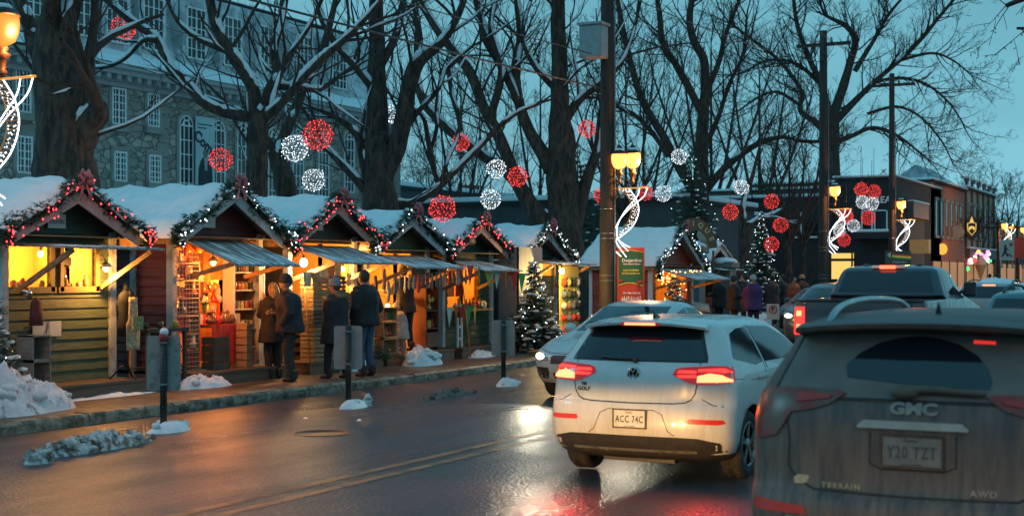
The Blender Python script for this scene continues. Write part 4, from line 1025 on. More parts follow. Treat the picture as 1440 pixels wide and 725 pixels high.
# ---------------------------------------------------------------- park ground and buildings
def park():
    q = MB(); ph = V((3, 8, 0))
    q.grid(lambda u, v: V((lerp(-30, 160, u), 17.0 + 45 * v ** 1.3, .10 + .12 * mnoise.noise(V((u * 40, v * 12, 0)) + ph) + .25 * v)), 120, 40)
    return struct(q.build('park_snow', SNOW, recalc=False))
park()
STONE = None
def stone_mat():
    m = bpy.data.materials.new('rubble stone'); m.use_nodes = True; nt = m.node_tree; L = nt.links.new; b = nt.nodes['Principled BSDF']
    tc = nd(nt, 'ShaderNodeTexCoord'); mp = nd(nt, 'ShaderNodeMapping'); mp.inputs['Scale'].default_value = (1.0, 1.0, 1.9); L(tc.outputs['Object'], mp.inputs[0])
    wob = nd(nt, 'ShaderNodeTexNoise', Scale=3.0); L(mp.outputs[0], wob.inputs['Vector'])
    ad = nd(nt, 'ShaderNodeMix'); ad.data_type = 'RGBA'; ad.blend_type = 'LINEAR_LIGHT'; ad.inputs[0].default_value = .12; L(mp.outputs[0], ad.inputs[6]); L(wob.outputs['Color'], ad.inputs[7])
    v = nd(nt, 'ShaderNodeTexVoronoi', Scale=1.9); v.feature = 'F1'; L(ad.outputs[2], v.inputs['Vector'])
    e = nd(nt, 'ShaderNodeTexVoronoi', Scale=1.9); e.feature = 'DISTANCE_TO_EDGE'; L(ad.outputs[2], e.inputs['Vector'])
    cr = nd(nt, 'ShaderNodeValToRGB'); cr.color_ramp.elements[0].color = (.20, .175, .15, 1); cr.color_ramp.elements[1].color = (.50, .44, .37, 1); L(v.outputs['Color'], cr.inputs[0])
    mo = nd(nt, 'ShaderNodeMapRange'); mo.inputs['From Min'].default_value = .02; mo.inputs['From Max'].default_value = .07; L(e.outputs['Distance'], mo.inputs[0])
    x = nd(nt, 'ShaderNodeMix'); x.data_type = 'RGBA'; L(mo.outputs[0], x.inputs[0]); x.inputs[6].default_value = (.16, .155, .14, 1); L(cr.outputs[0], x.inputs[7]); L(x.outputs[2], b.inputs['Base Color'])
    bp = nd(nt, 'ShaderNodeBump', Strength=.8, Distance=.05); L(mo.outputs[0], bp.inputs['Height']); L(bp.outputs[0], b.inputs['Normal']); b.inputs['Roughness'].default_value = .9
    return m
def brick_mat(name, c1, c2, sc_=1.0):
    m = bpy.data.materials.new(name); m.use_nodes = True; nt = m.node_tree; L = nt.links.new; b = nt.nodes['Principled BSDF']
    tc = nd(nt, 'ShaderNodeTexCoord'); mp = nd(nt, 'ShaderNodeMapping'); mp.inputs['Rotation'].default_value = (R(90), 0, 0); L(tc.outputs['Object'], mp.inputs[0])
    bk = nd(nt, 'ShaderNodeTexBrick', Scale=sc_); bk.inputs['Color1'].default_value = (*c1, 1); bk.inputs['Color2'].default_value = (*c2, 1); bk.inputs['Mortar'].default_value = (.18, .16, .14, 1); bk.inputs['Mortar Size'].default_value = .012; bk.inputs['Brick Width'].default_value = .4; bk.inputs['Row Height'].default_value = .14
    L(mp.outputs[0], bk.inputs['Vector']); L(bk.outputs[0], b.inputs['Base Color']); b.inputs['Roughness'].default_value = .85; return m
PANE = M('dark window glass', (.012, .02, .025), .12, var=0, spec=.7); FRAMEW = M('white window frame', (.75, .76, .76), .55, var=.1); CUT = M('cut stone', (.27, .26, .23), .8, var=.15, scale=2, bump=.3)
METALR = M('pale metal roofing', (.42, .45, .47), .6, var=.12, scale=1.2, dirt=((.70, .72, .74), .35, 1.2))
def window_rect(parent, x0, x1, z0, z1, y, arch=False, sill=True, nx=3, nz=4, rev=.0):
    """frame and glazing bars proud of a wall whose face is at y, looking towards -y"""
    f = MB(); w = x1 - x0; fr = .07; zt = z1 - (w / 2 if arch else 0)
    for a, b in ((x0, x0 + fr), (x1 - fr, x1)): f.box(a, b, y - .07, y, z0, zt)
    f.box(x0, x1, y - .075, y, z0, z0 + fr)
    if not arch: f.box(x0, x1, y - .075, y, z1 - fr, z1)
    for i in range(1, nx): a = lerp(x0, x1, i / nx); f.box(a - (.035 if nx == 2 or i * 2 == nx else .018), a + (.035 if nx == 2 or i * 2 == nx else .018), y - .06, y, z0, zt + (0 if not arch else w * .4))
    for j in range(1, nz): a = lerp(z0, zt, j / nz); f.box(x0, x1, y - .055, y, a - .018, a + .018)
    if arch:
        for rr in (w / 2 - .035, w / 4):
            pts = [((x0 + x1) / 2 + rr * math.cos(a), y - .035, zt + rr * math.sin(a)) for a in [math.pi * k / 12 for k in range(13)]]; f.tube(pts, .036, 6)
        f.box(x0, x1, y - .07, y, zt - .03, zt + .03)
    o = f.build('window', FRAMEW, parent)
    p = MB()
    if arch: p.prism([(x0 + .03, z0 + .03), (x1 - .03, z0 + .03)] + [((x0 + x1) / 2 + (w / 2 - .04) * math.cos(a), zt + (w / 2 - .04) * math.sin(a)) for a in [math.pi * k / 12 for k in range(13)]], y - .025, y - .005)
    else: p.box(x0 + .03, x1 - .03, y - .025, y - .005, z0 + .03, z1 - .03)
    p.build('pane', PANE, o)
    if sill:
        s = MB(); s.box(x0 - .15, x1 + .15, y - .16, y - .004, z0 - .26, z0 - .004)
        if not arch: s.box(x0 - .14, x0 - .005, y - .05, y - .004, z0, z1 + .2); s.box(x1 + .005, x1 + .14, y - .05, y - .004, z0, z1 + .2); s.box(x0 - .005, x1 + .005, y - .05, y - .004, z1 + .005, z1 + .2)
        else:
            c = (x0 + x1) / 2; s.box(x0 - .15, x0 - .005, y - .05, y - .004, z0, zt); s.box(x1 + .005, x1 + .15, y - .05, y - .004, z0, zt)
            n = 12; r0, r1 = w / 2 + .005, w / 2 + .16
            s.prism([(c + r0 * math.cos(math.pi * k / n), zt + r0 * math.sin(math.pi * k / n)) for k in range(n + 1)] + [(c + r1 * math.cos(math.pi * k / n), zt + r1 * math.sin(math.pi * k / n)) for k in range(n, -1, -1)], y - .05, y - .004)
        s.build('stone_surround', CUT, o)
    return o
def stone_building():
    T_ = 38.0; X0, X1 = 14.0, 62.1
    g = thing('stone_building', 'long rubble-stone convent with white arched windows and snowy mansard roof, behind the bare trees', 'building', (X0, T_, 0))
    S = stone_mat(); q = MB(); q.box(0, X1 - X0, 0, 12, 0, 9.3); q.build('wall', S, g)
    q = MB()
    for x in (44.1 - X0,): 
        for k in range(16): q.box(x - (.35 if k % 2 else .25), x + (.35 if k % 2 else .25), -.05, -.003, .4 + k * .56, .4 + k * .56 + .52)
    q.build('quoins', CUT, g)
    q = MB()
    for k in range(16): q.box(X1 - X0 - (.6 if k % 2 else .4), X1 - X0 + .03, -.05, -.003, .4 + k * .56, .4 + k * .56 + .52)
    q.build('quoins', CUT, g)
    q = MB(); L_ = X1 - X0
    q.box(-.1, L_ + .3, -.18, 0, 9.02, 9.20); q.box(-.1, L_ + .4, -.62, .0, 9.42, 9.62); q.box(-.1, L_ + .4, -.75, .0, 9.62, 9.78); q.box(-.1, L_ + .3, -.30, 0, 9.20, 9.42)
    n = int(L_ / .55)
    for k in range(n): q.box(k * .55, k * .55 + .22, -.56, -.30, 9.22, 9.42)
    q.build('cornice', FRAMEW if 0 else M('grey painted cornice', (.34, .35, .35), .7, var=.1), g)
    q = MB(); q.prism([(-.74, 9.79), (-.30, 10.05), (1.0, 10.55), (1.0, 9.79)], 0, L_ + .3, 'x'); rf = q.build('roof', METALR, g)
    q = MB(); q.prism([(.98, 10.4), (1.9, 13.9), (6, 14.4), (12, 13.9), (12, 9.5), (.98, 9.5)], 0, L_, 'x'); q.build('mansard', METALR, rf)
    q = MB(); ph = V((4, 4, 4))
    q.grid(lambda u, v: V((u * L_, lerp(-.78, 1.05, v), lerp(9.80, 10.58, v ** .8) + (.10 + .08 * mnoise.noise(V((u * 30, v * 3, 0)) + ph)) * (1 if v > .02 else 0))), 120, 8); q.build('snow_cover', SNOW, rf, recalc=False)
    q = MB(); q.grid(lambda u, v: V((u * L_, lerp(1.95, 6, v), lerp(14.0, 14.5, v) + .08)), 60, 3); q.build('snow_cover', SNOW, rf, recalc=False)
    # windows
    for px0, px1, ya, yb in ((156, 176, 122, 177), (206, 223, 130, 180), (159, 177, 212, 256), (208, 225, 217, 258), (117, 127, 113, 150), (20, 42, 95, 160), (22, 44, 190, 245)):
        a = at_t(px0, ya, T_); b = at_t(px1, yb, T_); window_rect(g, a.x - X0, b.x - X0, b.z, a.z, -.003, nx=4, nz=5)
    for c, zb, zt in ((261, 5.0, 8.35), (306, 5.0, 8.35), (341, 5.0, 8.4), (384, 5.0, 8.4), (418, 5.2, 8.5), (454, 5.3, 8.55), (490, 5.8, 8.8), (521, 5.9, 8.8)):
        a = at_t(c, 200, T_); window_rect(g, a.x - X0 - .44, a.x - X0 + .44, zb, zt, -.003, arch=True, nx=3, nz=5)
    # tall dormer windows in the mansard
    for c in (-10, 50, 121, 168, 219, 279, 330, 380, 430, 480):
        a = at_t(c, 40, T_ + .6); x = a.x - X0; d = MB(); d.prism([(x - .8, 10.5), (x + .8, 10.5), (x + .8, 13.3), (x - .8, 13.3)], .75, 2.0); do = d.build('dormer', METALR, rf)
        window_rect(rf, x - .62, x + .62, 10.85, 13.0, .747, nx=4, nz=5, sill=False)
        s = MB(); s.box(x - .85, x + .85, .60, .74, 10.42, 10.62); s.build('dormer_sill', METALR, rf)
    return g
def hanging_poster():
    a = at_t(272, 163, 37.9); b = at_t(299, 262, 37.9); w = b.x - a.x
    g = thing('hanging_banner', 'tall pale banner with a dark suited figure hung between the arched windows', 'banner', (a.x, 37.8, b.z)); h = a.z - b.z
    q = MB(); q.box(0, w, -.02, 0, 0, h); q.build('cloth', M('pale blue banner', (.42, .52, .54), .7, var=.1, scale=1), g)
    D_ = M('banner print dark', (.03, .035, .04), .7, var=.2)
    q = MB(); q.prism([(w * .12, .0), (w * .88, .0), (w * .84, h * .26), (w * .70, h * .38), (w * .55, h * .42), (w * .42, h * .42), (w * .26, h * .36), (w * .14, h * .24)], -.030, -.023); q.build('printed_suit', D_, g)
    q = MB(); q.prism([(w * .5 + w * .13 * math.cos(k * .628), h * .47 + h * .055 * math.sin(k * .628)) for k in range(10)], -.031, -.023); q.build('printed_head', M('printed skin', (.22, .16, .13), .7), g)
    q = MB(); q.prism([(w * .46, h * .22), (w * .58, h * .22), (w * .60, h * .41), (w * .42, h * .41)], -.034, -.0305); q.build('printed_shirt', M('printed shirt', (.35, .4, .42), .7), g)
    lettering('Come', .62, D_, g, face_mat((w * .5, -.03, h * .60), (.85, 0, -.5), (.5, 0, .85)), 'lettering', .02, .01)
    for k in range(2): q = MB(); q.box(w * .1, w * (.85 - .3 * k), -.027, -.0225, h * (.88 - .05 * k), h * (.895 - .05 * k)); q.build('printed_line', D_, g)
stone_building(); hanging_poster()
def town():
    DARKB = M('dark cladding', (.028, .030, .032), .9, var=.15, scale=.8); GREYB = M('grey wall', (.075, .075, .078), .9, var=.15, scale=1)
    LITW = E('lit shop window', (1, .62, .16), 1.1); LITW2 = E('dim lit window', (1, .42, .12), .35)
    g = thing('shop_building', 'dark flat-roofed shop building with snowy canopy at the bend behind the pickup', 'building', (81, 17, 0))
    q = MB(); q.box(0, 14, .0, 3.4, 0, 7.3); q.build('wall', DARKB, g); q = MB(); q.box(0.5, 14, 3.4, 24, 0, 6.3); q.build('wall', DARKB, g)
    q = MB(); q.box(-.12, 14, -.05, 3.5, 7.3, 7.38); q.box(.4, 14, 3.5, 24.1, 6.3, 6.38); rf = q.build('roof', GREYB, g)
    q = MB(); q.box(-.2, 14, -.1, 3.55, 7.382, 7.5); q.box(.3, 14, 3.6, 24.2, 6.382, 6.56); q.build('snow_cover', SNOW, rf, bevel=.05)
    for k in range(6): q = MB(); q.box(.44, .497, 4.6 + k * 3.1, 6.4 + k * 3.1, 4.1, 5.5); w = q.build('window', PANE, g); q = MB(); q.box(.38, .438, 4.55 + k * 3.1, 6.45 + k * 3.1, 3.98, 4.09); q.box(.40, .438, 5.46 + k * 3.1, 5.54 + k * 3.1, 4.1, 5.5); q.build('frame', FRAMEW, w)
    q = MB(); a = at_s(1200, 327, 80.2); b = at_s(1256, 327, 80.2); q.box(-1.3, -.003, b.y - 17, a.y - 17, a.z - .35, a.z); cn = q.build('canopy', DARKB, g)
    q = MB(); q.box(-1.32, -.01, b.y - 17 - .02, a.y - 17 + .02, a.z + .002, a.z + .17); q.build('snow_cover', SNOW, cn, bevel=.06)
    for x0, x1, y0, y1 in ((1211, 1227, 295, 333), (1229, 1248, 295, 333)):
        a = at_s(x0, y0, 80.9); b = at_s(x1, y1, 80.9); q = MB()
        q.box(-.06, -.003, b.y - 17, a.y - 17, b.z, a.z); w = q.build('window', PANE, g); q = MB(); t0, t1 = b.y - 17, a.y - 17
        for u, v, c, d in ((t0, t0 + .07, b.z, a.z), (t1 - .07, t1, b.z, a.z), (t0, t1, b.z, b.z + .07), (t0, t1, a.z - .07, a.z)): q.box(-.09, -.062, u, v, c, d)
        q.build('frame', FRAMEW, w)
    a = at_s(1169, 356, 80.9); b = at_s(1200, 392, 80.9); q = MB(); q.box(-.05, -.003, b.y - 17, a.y - 17, b.z, a.z); w = q.build('shop_window', LITW, g)
    q = MB(); q.box(-.25, -.052, b.y - 17 - .1, a.y - 17 + .1, a.z - .45, a.z - .3); m_ = (a.y + b.y) / 2 - 17; q.box(-.08, -.052, m_ - .6, m_ - .5, b.z, a.z); q.build('frame', DARKB, w)
    p = at_s(1241, 281, 80.9); lettering('REA', .52, M('pale sign letters', (.5, .5, .5), .5, emit=(.6, .7, .75), es=.12), g, face_mat((-.03, p.y - 17, p.z), (0, -1, 0), (0, 0, 1)), 'lettering', .01, .04)
    q = MB(); c1 = V((-.04, p.y - 17 - .1, p.z + 1.1)); q.beam(c1 + V((0, .45, .15)), c1 + V((0, -.1, .65)), .05, .09); q.beam(c1 + V((0, .15, .62)), c1 + V((0, -.3, .1)), .05, .09); q.build('sign_emblem', FRAMEW, g)
    # the low dark pavilion left of it, with snow-lined ledges
    g = thing('pavilion', 'low dark glass-fronted pavilion with snow along its ledges, behind the christmas tree', 'building', (70, 24, 0))
    q = MB(); q.box(0, 9, 0, 24, 0, 5.0); q.build('wall', DARKB, g)
    q = MB(); q.box(-.5, 9, -.3, 24, 5.0, 5.15); rf = q.build('roof', GREYB, g); q = MB(); q.box(-.6, 9, -.35, 24, 5.15, 5.35); q.build('snow_cover', SNOW, rf, bevel=.06)
    q = MB(); q.box(-.7, -.01, -.2, 12, 3.35, 3.6); cn = q.build('canopy', DARKB, g); q = MB(); q.box(-.72, -.02, -.22, 12, 3.602, 3.75); q.build('snow_cover', SNOW, cn, bevel=.04)
    for k in range(6): q = MB(); q.box(-.05, -.005, .6 + k * 3.6, 3.6 + k * 3.6, .4, 2.9); q.build('window', PANE, g)
    for k in range(5): q = MB(); q.box(-.9, -.705, 1 + k * 2.1, 1.25 + k * 2.1, .1, 3.3); q.build('post', GREYB, g)
    q = MB(); q.box(-.12, -.07, 4.2, 5.4, 2.05, 2.2); q.build('neon_strip', E('green neon', (.05, 1, .35), 1.2), g); q = MB(); q.box(-.12, -.07, 9.2, 9.8, 2.6, 2.7); q.build('neon_strip', E('amber strip', (1, .5, .1), 1.5), g)
    # grey low building further left behind the trees
    for x, y, w_, d_, h_, lb in ((62, 36, 12, 26, 5.3, 'grey low flat-roofed block with a snow line, behind the second row of trees'), (66, 47, 20, 12, 6.6, 'taller grey block with a lift housing, far behind the red stall')):
        g = thing('low_building', lb, 'building', (x, y, 0)); q = MB(); q.box(0, w_, -d_ / 2, d_ / 2, 0, h_); q.build('wall', GREYB, g)
        q = MB(); q.box(-.25, w_, -d_ / 2 - .2, d_ / 2 + .2, h_, h_ + .15); rf = q.build('roof', DARKB, g); q = MB(); q.box(-.3, w_, -d_ / 2 - .25, d_ / 2 + .25, h_ + .152, h_ + .4); q.build('snow_cover', SNOW, rf, bevel=.07)
        if h_ > 6: q = MB(); q.box(2, 5, -2, 1, h_ + .4, h_ + 2.2); q.build('roof_housing', DARKB, g); q = MB(); q.box(3, 3.6, -1, -.4, h_ + 2.2, h_ + 3.4); q.build('chimney', GREYB, g)
        for k in range(5): q = MB(); q.box(-.04, -.003, -d_ / 2 + 1 + k * d_ / 5.5, -d_ / 2 + 3 + k * d_ / 5.5, 2.2, 3.8); q.build('window', PANE, g)
    # small hipped house seen between the trunks
    g = thing('house', 'small far house with a snowy hipped roof, seen under the crooked limb', 'house', (78, 46, 0)); q = MB(); q.box(0, 10, -5, 5, 0, 4.6); q.build('wall', GREYB, g); q = MB(); q.add([(-.5, -5.5, 4.6), (10.5, -5.5, 4.6), (10.5, 5.5, 4.6), (-.5, 5.5, 4.6), (4, -1, 7.2), (6, 1, 7.2)], [(0, 1, 5, 4), (1, 2, 5), (2, 3, 4, 5), (3, 0, 4), (0, 3, 2, 1)]); q.build('roof', METALR, g); q = MB(); q.box(2, 3, -2.5, -1.5, 5.5, 7.6); q.build('chimney', brick_mat('chimney brick', (.2, .07, .05), (.15, .06, .04)), g)
    # brick row along the street
    RB = brick_mat('red brick', (.52, .17, .09), (.42, .12, .07), 2.0); BB = brick_mat('buff brick', (.55, .36, .23), (.46, .29, .19), 2.0); BR = brick_mat('brown brick', (.20, .11, .08), (.15, .085, .06), 2.0)
    def shop(s0, s1, h, mat, label, wins, cols=False, setb=0, fascia=None, lit=()):
        g = thing('shop_building', label, 'building', (s0, 17 + setb, 0), group='shop buildings down the street'); L_ = s1 - s0
        q = MB(); q.box(0, L_ - .02, 0, 12, 0, h); q.build('wall', mat, g)
        q = MB(); q.box(-.15, L_ - .03, -.2, 12, h + .002, h + .12); rf = q.build('roof', DARKB, g); q = MB(); q.box(-.2, L_ - .03, -.26, 12, h + .122, h + .26); q.build('snow_cover', SNOW, rf, bevel=.06)
        for k in range(wins):
            x = lerp(.8, L_ - .8, (k + .5) / wins); q = MB(); q.box(x - .45, x + .45, -.035, -.003, h - 3.3, h - 1.1); w = q.build('window', PANE, g)
            q = MB(); q.box(x - .55, x + .55, -.12, -.004, h - 3.5, h - 3.32); q.box(x - .5, x - .45, -.08, -.003, h - 3.3, h - 1.1); q.box(x + .45, x + .5, -.08, -.003, h - 3.3, h - 1.1); q.box(x - .55, x + .55, -.1, -.004, h - 1.1, h - .9); q.build('frame', CUT, w)
        if cols:
            for k in range(wins + 1):
                x = lerp(.2, L_ - .3, k / wins); q = MB(); q.box(x - .18, x + .18, -.14, -.003, 3.2, h + .5); q.box(x - .3, x + .3, -.25, -.0, h + .5, h + .75); p_ = q.build('pilaster', M('dark pilaster', (.09, .085, .08), .6, var=.15), g); q = MB(); q.box(x - .32, x + .32, -.27, .3, h + .752, h + .92); q.build('snow_cap', SNOW, p_, bevel=.06)
        q = MB(); q.box(.3, L_ - .3, -.03, -.002, .5, 2.7); w = q.build('shop_window', LITW2 if lit else PANE, g)
        q = MB()
        for k in range(5): x = lerp(.3, L_ - .3, k / 4); q.box(x - .06, x + .06, -.09, -.031, .3, 2.8)
        q.build('frame', BR, w)
        if fascia: q = MB(); q.box(.1, L_ - .1, -.35, -.004, 3.0, 3.7); f_ = q.build('shop_fascia', fascia, g); q = MB(); q.box(.08, L_ - .12, -.4, -.003, 3.702, 3.82); q.build('snow_cap', SNOW, f_, bevel=.04)
        return g
    shop(84.5, 91.5, 6.9, BR, 'brown brick shop with a grey projecting fascia beside the dark shop building', 3, setb=1.6, fascia=DARKB, lit=1)
    shop(91.5, 104, 7.7, RB, 'red brick two-storey shop building with narrow dark windows', 6, fascia=None, lit=1)
    shop(104, 117.5, 7.9, BB, 'buff brick building with dark pilasters and snow-capped tops', 5, cols=True, lit=1, fascia=M('brown fascia', (.12, .07, .05), .6))
    shop(119, 140, 5.9, BB, 'low buff shop far down the street past the pilasters', 6, lit=1, fascia=GREYB); shop(141, 175, 5.2, RB, 'lowest brick shop at the far end of the street', 8, lit=1)
    g = thing('brick_shop', 'narrow brown brick shop front with a wooden projecting box', 'shop front', (84.4, 16.9, 0)); q = MB(); q.box(0, 4.5, 0, 1.6, 0, 5.2); q.build('wall', BR, g)
    q = MB(); q.box(-.05, 4.6, -.25, 1.55, 5.2, 6.1); f_ = q.build('fascia', M('brown grey fascia', (.13, .12, .11), .6, var=.2), g); q = MB(); q.box(-.1, 4.65, -.3, 1.5, 6.102, 6.22); q.build('snow_cap', SNOW, f_, bevel=.05)
    q = MB(); q.box(-.03, .6, -1.1, -.01, 3.1, 3.9); q.build('sign_box', M('wooden sign box', (.42, .26, .13), .6, emit=(1, .5, .15), es=.12), g)
    g = thing('church_roof', 'steep snowy gable roof rising behind the brown brick shop', 'roof', (106, 20.8, 0)); q = MB(); q.prism([(-3.2, 7.8), (3.2, 7.8), (0, 9.9)], 0, 7, 'x'); q.build('roof', METALR, g); q = MB(); q.box(.2, 6.8, -3, 3, 0, 7.79); q.build('wall', GREYB, g)
    g = thing('brick_house', 'far brick house with red fairy lights along its eaves', 'house', (122, 22, 0)); q = MB(); q.box(0, 14, 5.1, 18, 0, 6.9); q.build('wall', RB, g); q = MB(); q.box(-.3, 14, 4.8, 18, 6.9, 7.1); q.build('roof', DARKB, g)
town()
# ---------------------------------------------------------------- poles, lamps, ornaments, light balls, wires
GREY_ = M("galvanised conduit", (.2, .21, .22), .5, metal=.5)
POLE = M('tarred wooden pole', (.045, .032, .025), .8, var=.35, scale=6, stretch=(1, 1, .15), bump=.6)
BRASS = M('lamp bracket', (.10, .06, .03), .45, metal=.4, var=.2)
GLOW = E('sodium lamp glass', (1, .30, .07), 3.2); GLOW0 = E('amber lamp glass', (1, .33, .035), 1.15)
LEDW = E('white light tube', (.92, .94, 1), 4.5, False); LEDY = E('warm wire', (1, .55, .12), .9, False); LEDS = E('white light tube soft', (.9, .95, 1), 4, False)
def utility_pole(label, s, h, r, transformer=False):
    g = thing('utility_pole', label, 'utility pole', (s, 13.35, GZ), group='utility poles along the kerb'); q = MB(); n = 12
    q.tube([(0, 0, lerp(-.05, h, k / n)) for k in range(n + 1)], [r * (1.06 - .3 * k / n) for k in range(n + 1)], 16); q.build('post', POLE, g)
    q = MB()
    for z in (1.6, 1.72, 2.6, 2.72, 3.3): q.lathe([(r * 1.04, z), (r * 1.045, z + .012)], 20)
    q.build('bands', M('steel band', (.4, .4, .42), .35, metal=.8), g)
    q = MB(); q.tube([(-.02, -r * 1.12, 0), (-.02, -r * 1.1, h * .8)], .018, 6); q.build('conduit', GREY_, g)
    q = MB(); q.beam((0, -1.0, h - .5), (0, 1.0, h - .5), .1, .12); ca = q.build('cross_arm', POLE, g)
    for y in (-.9, -.3, .3, .9): q = MB(); q.lathe([(.04, h - .44), (.05, h - .38), (.03, h - .34), (.05, h - .30), (.02, h - .26)], 8, (0, y, 0)); q.build('insulator', M('insulator', (.25, .2, .18), .3), ca)
    if transformer:
        q = MB(); q.box(-.66, -.2, -.12, .46, 6.85, 7.62); q.build('transformer', M('transformer grey', (.26, .30, .31), .5, var=.15), g, bevel=.04)
        q = MB(); q.box(-.69, -.17, -.15, .49, 7.62, 7.68); q.build('transformer_lid', M('transformer grey', (.2,) * 3), g)
    return g
GREY_ = M('galvanised conduit', (.2, .21, .22), .5, metal=.5)
def lantern(parent, c, glow, sc_=1.0):
    c = V(c); k = sc_; q = MB()
    q.lathe([(.05 * k, -.02), (.14 * k, .03), (.185 * k, .14), (.195 * k, .25), (.185 * k, .33)], 18, c); gl = q.build('lamp_glass', glow, parent)
    q = MB(); q.lathe([(.20 * k, .33), (.205 * k, .345), (.17 * k, .39), (.09 * k, .43), (.07 * k, .50), (.02 * k, .55)], 18, c); q.build('lamp_cap', BLACKM, parent)
    q = MB(); q.lathe([(.06 * k, -.03), (.07 * k, -.05), (.045 * k, -.09), (.10 * k, -.13), (.05 * k, -.17), (.035 * k, -.30), (.06 * k, -.33), (.015 * k, -.40)], 14, c); q.build('lamp_neck', BRASS, parent)
    q = MB(); q.ball(c + V((0, 0, .43)), .12 * k, 10, (1, 1, .5)); q.build('snow_cap', SNOW, parent)
def street_lamp(label, s, z, t=13.35, r=.17, out=.5, n=1, glow=None, power=190, col=(1, .36, .09)):
    g = thing('street_lamp', label, 'street lamp', (s, t, z), group='glowing street lamps on poles')
    tips = [(0, -r - out * .5, 0)] if n == 1 else [(-.12, -r - .17, 0), (.10, -r - .42, .02)]
    for tp in tips:
        lantern(g, tp, glow or GLOW); q = MB(); a = V((0, -r * .9, -.62)); b = V(tp) + V((0, 0, -.30))
        q.tube(crom([tuple(a), tuple(lerp(a, b, .4) + V((0, 0, -.16))), tuple(b + V((0, .04, -.10))), tuple(b)], 5), .02, 8); q.tube(crom([tuple(a + V((0, 0, .25))), tuple(lerp(a, b, .4) + V((0, 0, .22))), tuple(b)], 5), .014, 8); q.build('bracket', BRASS, g)
    li = bpy.data.lights.new('street_lamp_light', 'POINT'); li.energy = power; li.color = col; li.shadow_soft_size = .15
    o = bpy.data.objects.new('lamp_light', li); COL.objects.link(o); o.parent = g; o.location = (tips[0][0], tips[0][1] - .02, -.16 if False else .16); 
    # the bulb sits inside its glowing glass: let the glass pass its light
    for ch in g.children:
        if ch.name.startswith('lamp_glass'): ch.visible_shadow = True
    o.location = (tips[-1][0], tips[-1][1] - .26, .1)
    return g
def ornament(label, s, z, t=13.35, r=.17, sc_=1.0):
    g = thing('light_ornament', label, 'light decoration', (s, t, z), group='white curled light ornaments on the poles')
    K = .00422 * sc_
    def C(pts): return [V((0, -r - .02 - (x - 120) * K / .89, -(y - 290) * K)) for x, y in [p[:2] for p in crom(pts, 6)]]
    q = MB(); q.tube(C([(112, 290), (300, 290)]), .016, 6); q.build('top_bar', E('gold bar', (1, .42, .05), .8), g)
    rr = .0085
    for pts in ([(292, 290), (270, 340), (200, 400), (140, 470), (115, 540), (128, 600), (178, 675)], [(250, 290), (235, 340), (170, 420), (130, 500), (130, 560), (150, 600), (188, 642)], [(190, 290), (230, 350), (245, 420), (215, 500), (150, 560), (112, 585)], [(125, 570), (160, 600), (198, 622)], [(112, 560), (105, 600), (120, 640), (150, 672)]): q = MB(); q.tube(C(pts), rr, 6); q.build('light_tube', LEDW, g)
    A = C([(190, 290), (230, 350), (245, 420), (215, 500), (150, 560)]); B = C([(130, 295), (188, 340), (205, 420), (180, 490), (140, 540)])
    q = MB(); q.tube(B, .008, 5)
    for k in range(0, len(A), 1): q.tube([A[k], B[k]], .006, 4)
    q.build('wire_ladder', M('copper wire', (.3, .16, .07), .5, emit=(1, .45, .1), es=.15), g)
    q = MB(); rnd = random.Random(int(s))
    for k in range(len(A)):
        for u in (.25, .5, .75): q.octa(lerp(A[k], B[k], u) + V((rnd.uniform(-.03, .03), rnd.uniform(-.02, .02), rnd.uniform(-.02, .02))), .011)
    q.build('fairy_lights', LEDS, g)
    q = MB(); q.tube([V((0, -r, -.0)), V((0, -r - .03, -1.5 * sc_))], .012, 5); q.build('mount', BRASS, g)
    return g
utility_pole('thick tarred pole with a grey transformer box, behind the white cars', 31.3, 11.6, .185, True)
utility_pole('tall tarred pole standing against the big spreading tree', 51.3, 10.6, .175)
utility_pole('bare tarred pole rising alone before the dark shop building', 62.9, 10.5, .15)
utility_pole('far slim pole beside the pedestrian sign', 94.3, 5.2, .12)
utility_pole('farthest slim pole in view, past the brick buildings', 103.2, 5.4, .12)
g0 = utility_pole('pole at the picture edge carrying the near amber lamp', 12.2, 8.5, .11)
street_lamp('twin-headed glowing lamp on the transformer pole', 31.3, 4.40, r=.19, n=2, power=360)
street_lamp('single glowing lamp on the pole in front of the spreading tree', 51.3, 4.72, power=330)
street_lamp('single glowing lamp on the pole before the dark shop building', 62.9, 4.72, r=.15, power=620)
street_lamp('small glowing lamp on the pole beside the pedestrian sign', 94.3, 4.75, r=.12, power=1300)
street_lamp('farthest glowing lamp down the street', 103.2, 4.75, r=.12)
street_lamp('near amber lamp with a snow cap, top of the picture beside the big trunk', 12.2, 4.6, r=.1, out=.66, glow=GLOW0, power=185, col=(1, .30, .09))
utility_pole('pole on the near pavement behind the photographer', 2.6, 8.5, .12).location.y = -5.4
street_lamp('lamp on the near pavement behind the photographer, out of the picture', 2.6, 4.75, t=-5.4, r=.1, power=230, col=(1, .42, .18)).rotation_euler.z = math.pi
ornament('curled light ornament under the twin-headed lamp', 31.3, 3.93, r=.19)
ornament('curled light ornament on the pole before the spreading tree', 51.3, 4.25)
ornament('curled light ornament on the pole before the dark shop building', 62.9, 4.25, r=.15)
ornament('small curled light ornament beside the pedestrian sign', 94.3, 4.75, r=.12, sc_=1.1)
ornament('large cropped light ornament below the near amber lamp', 12.2, 4.19, r=.08)
def wire(label, a, b, sag, r=.012):
    q = MB(); a, b = V(a), V(b); n = 24; o = a.copy(); q.tube([lerp(a, b, k / n) - o - V((0, 0, sag * 4 * (k / n) * (1 - k / n))) for k in range(n + 1)], r, 4, cap=False); tag(q.build('overhead_wire', BLACKM, loc=o, recalc=False), label, 'wire', 'overhead wires')
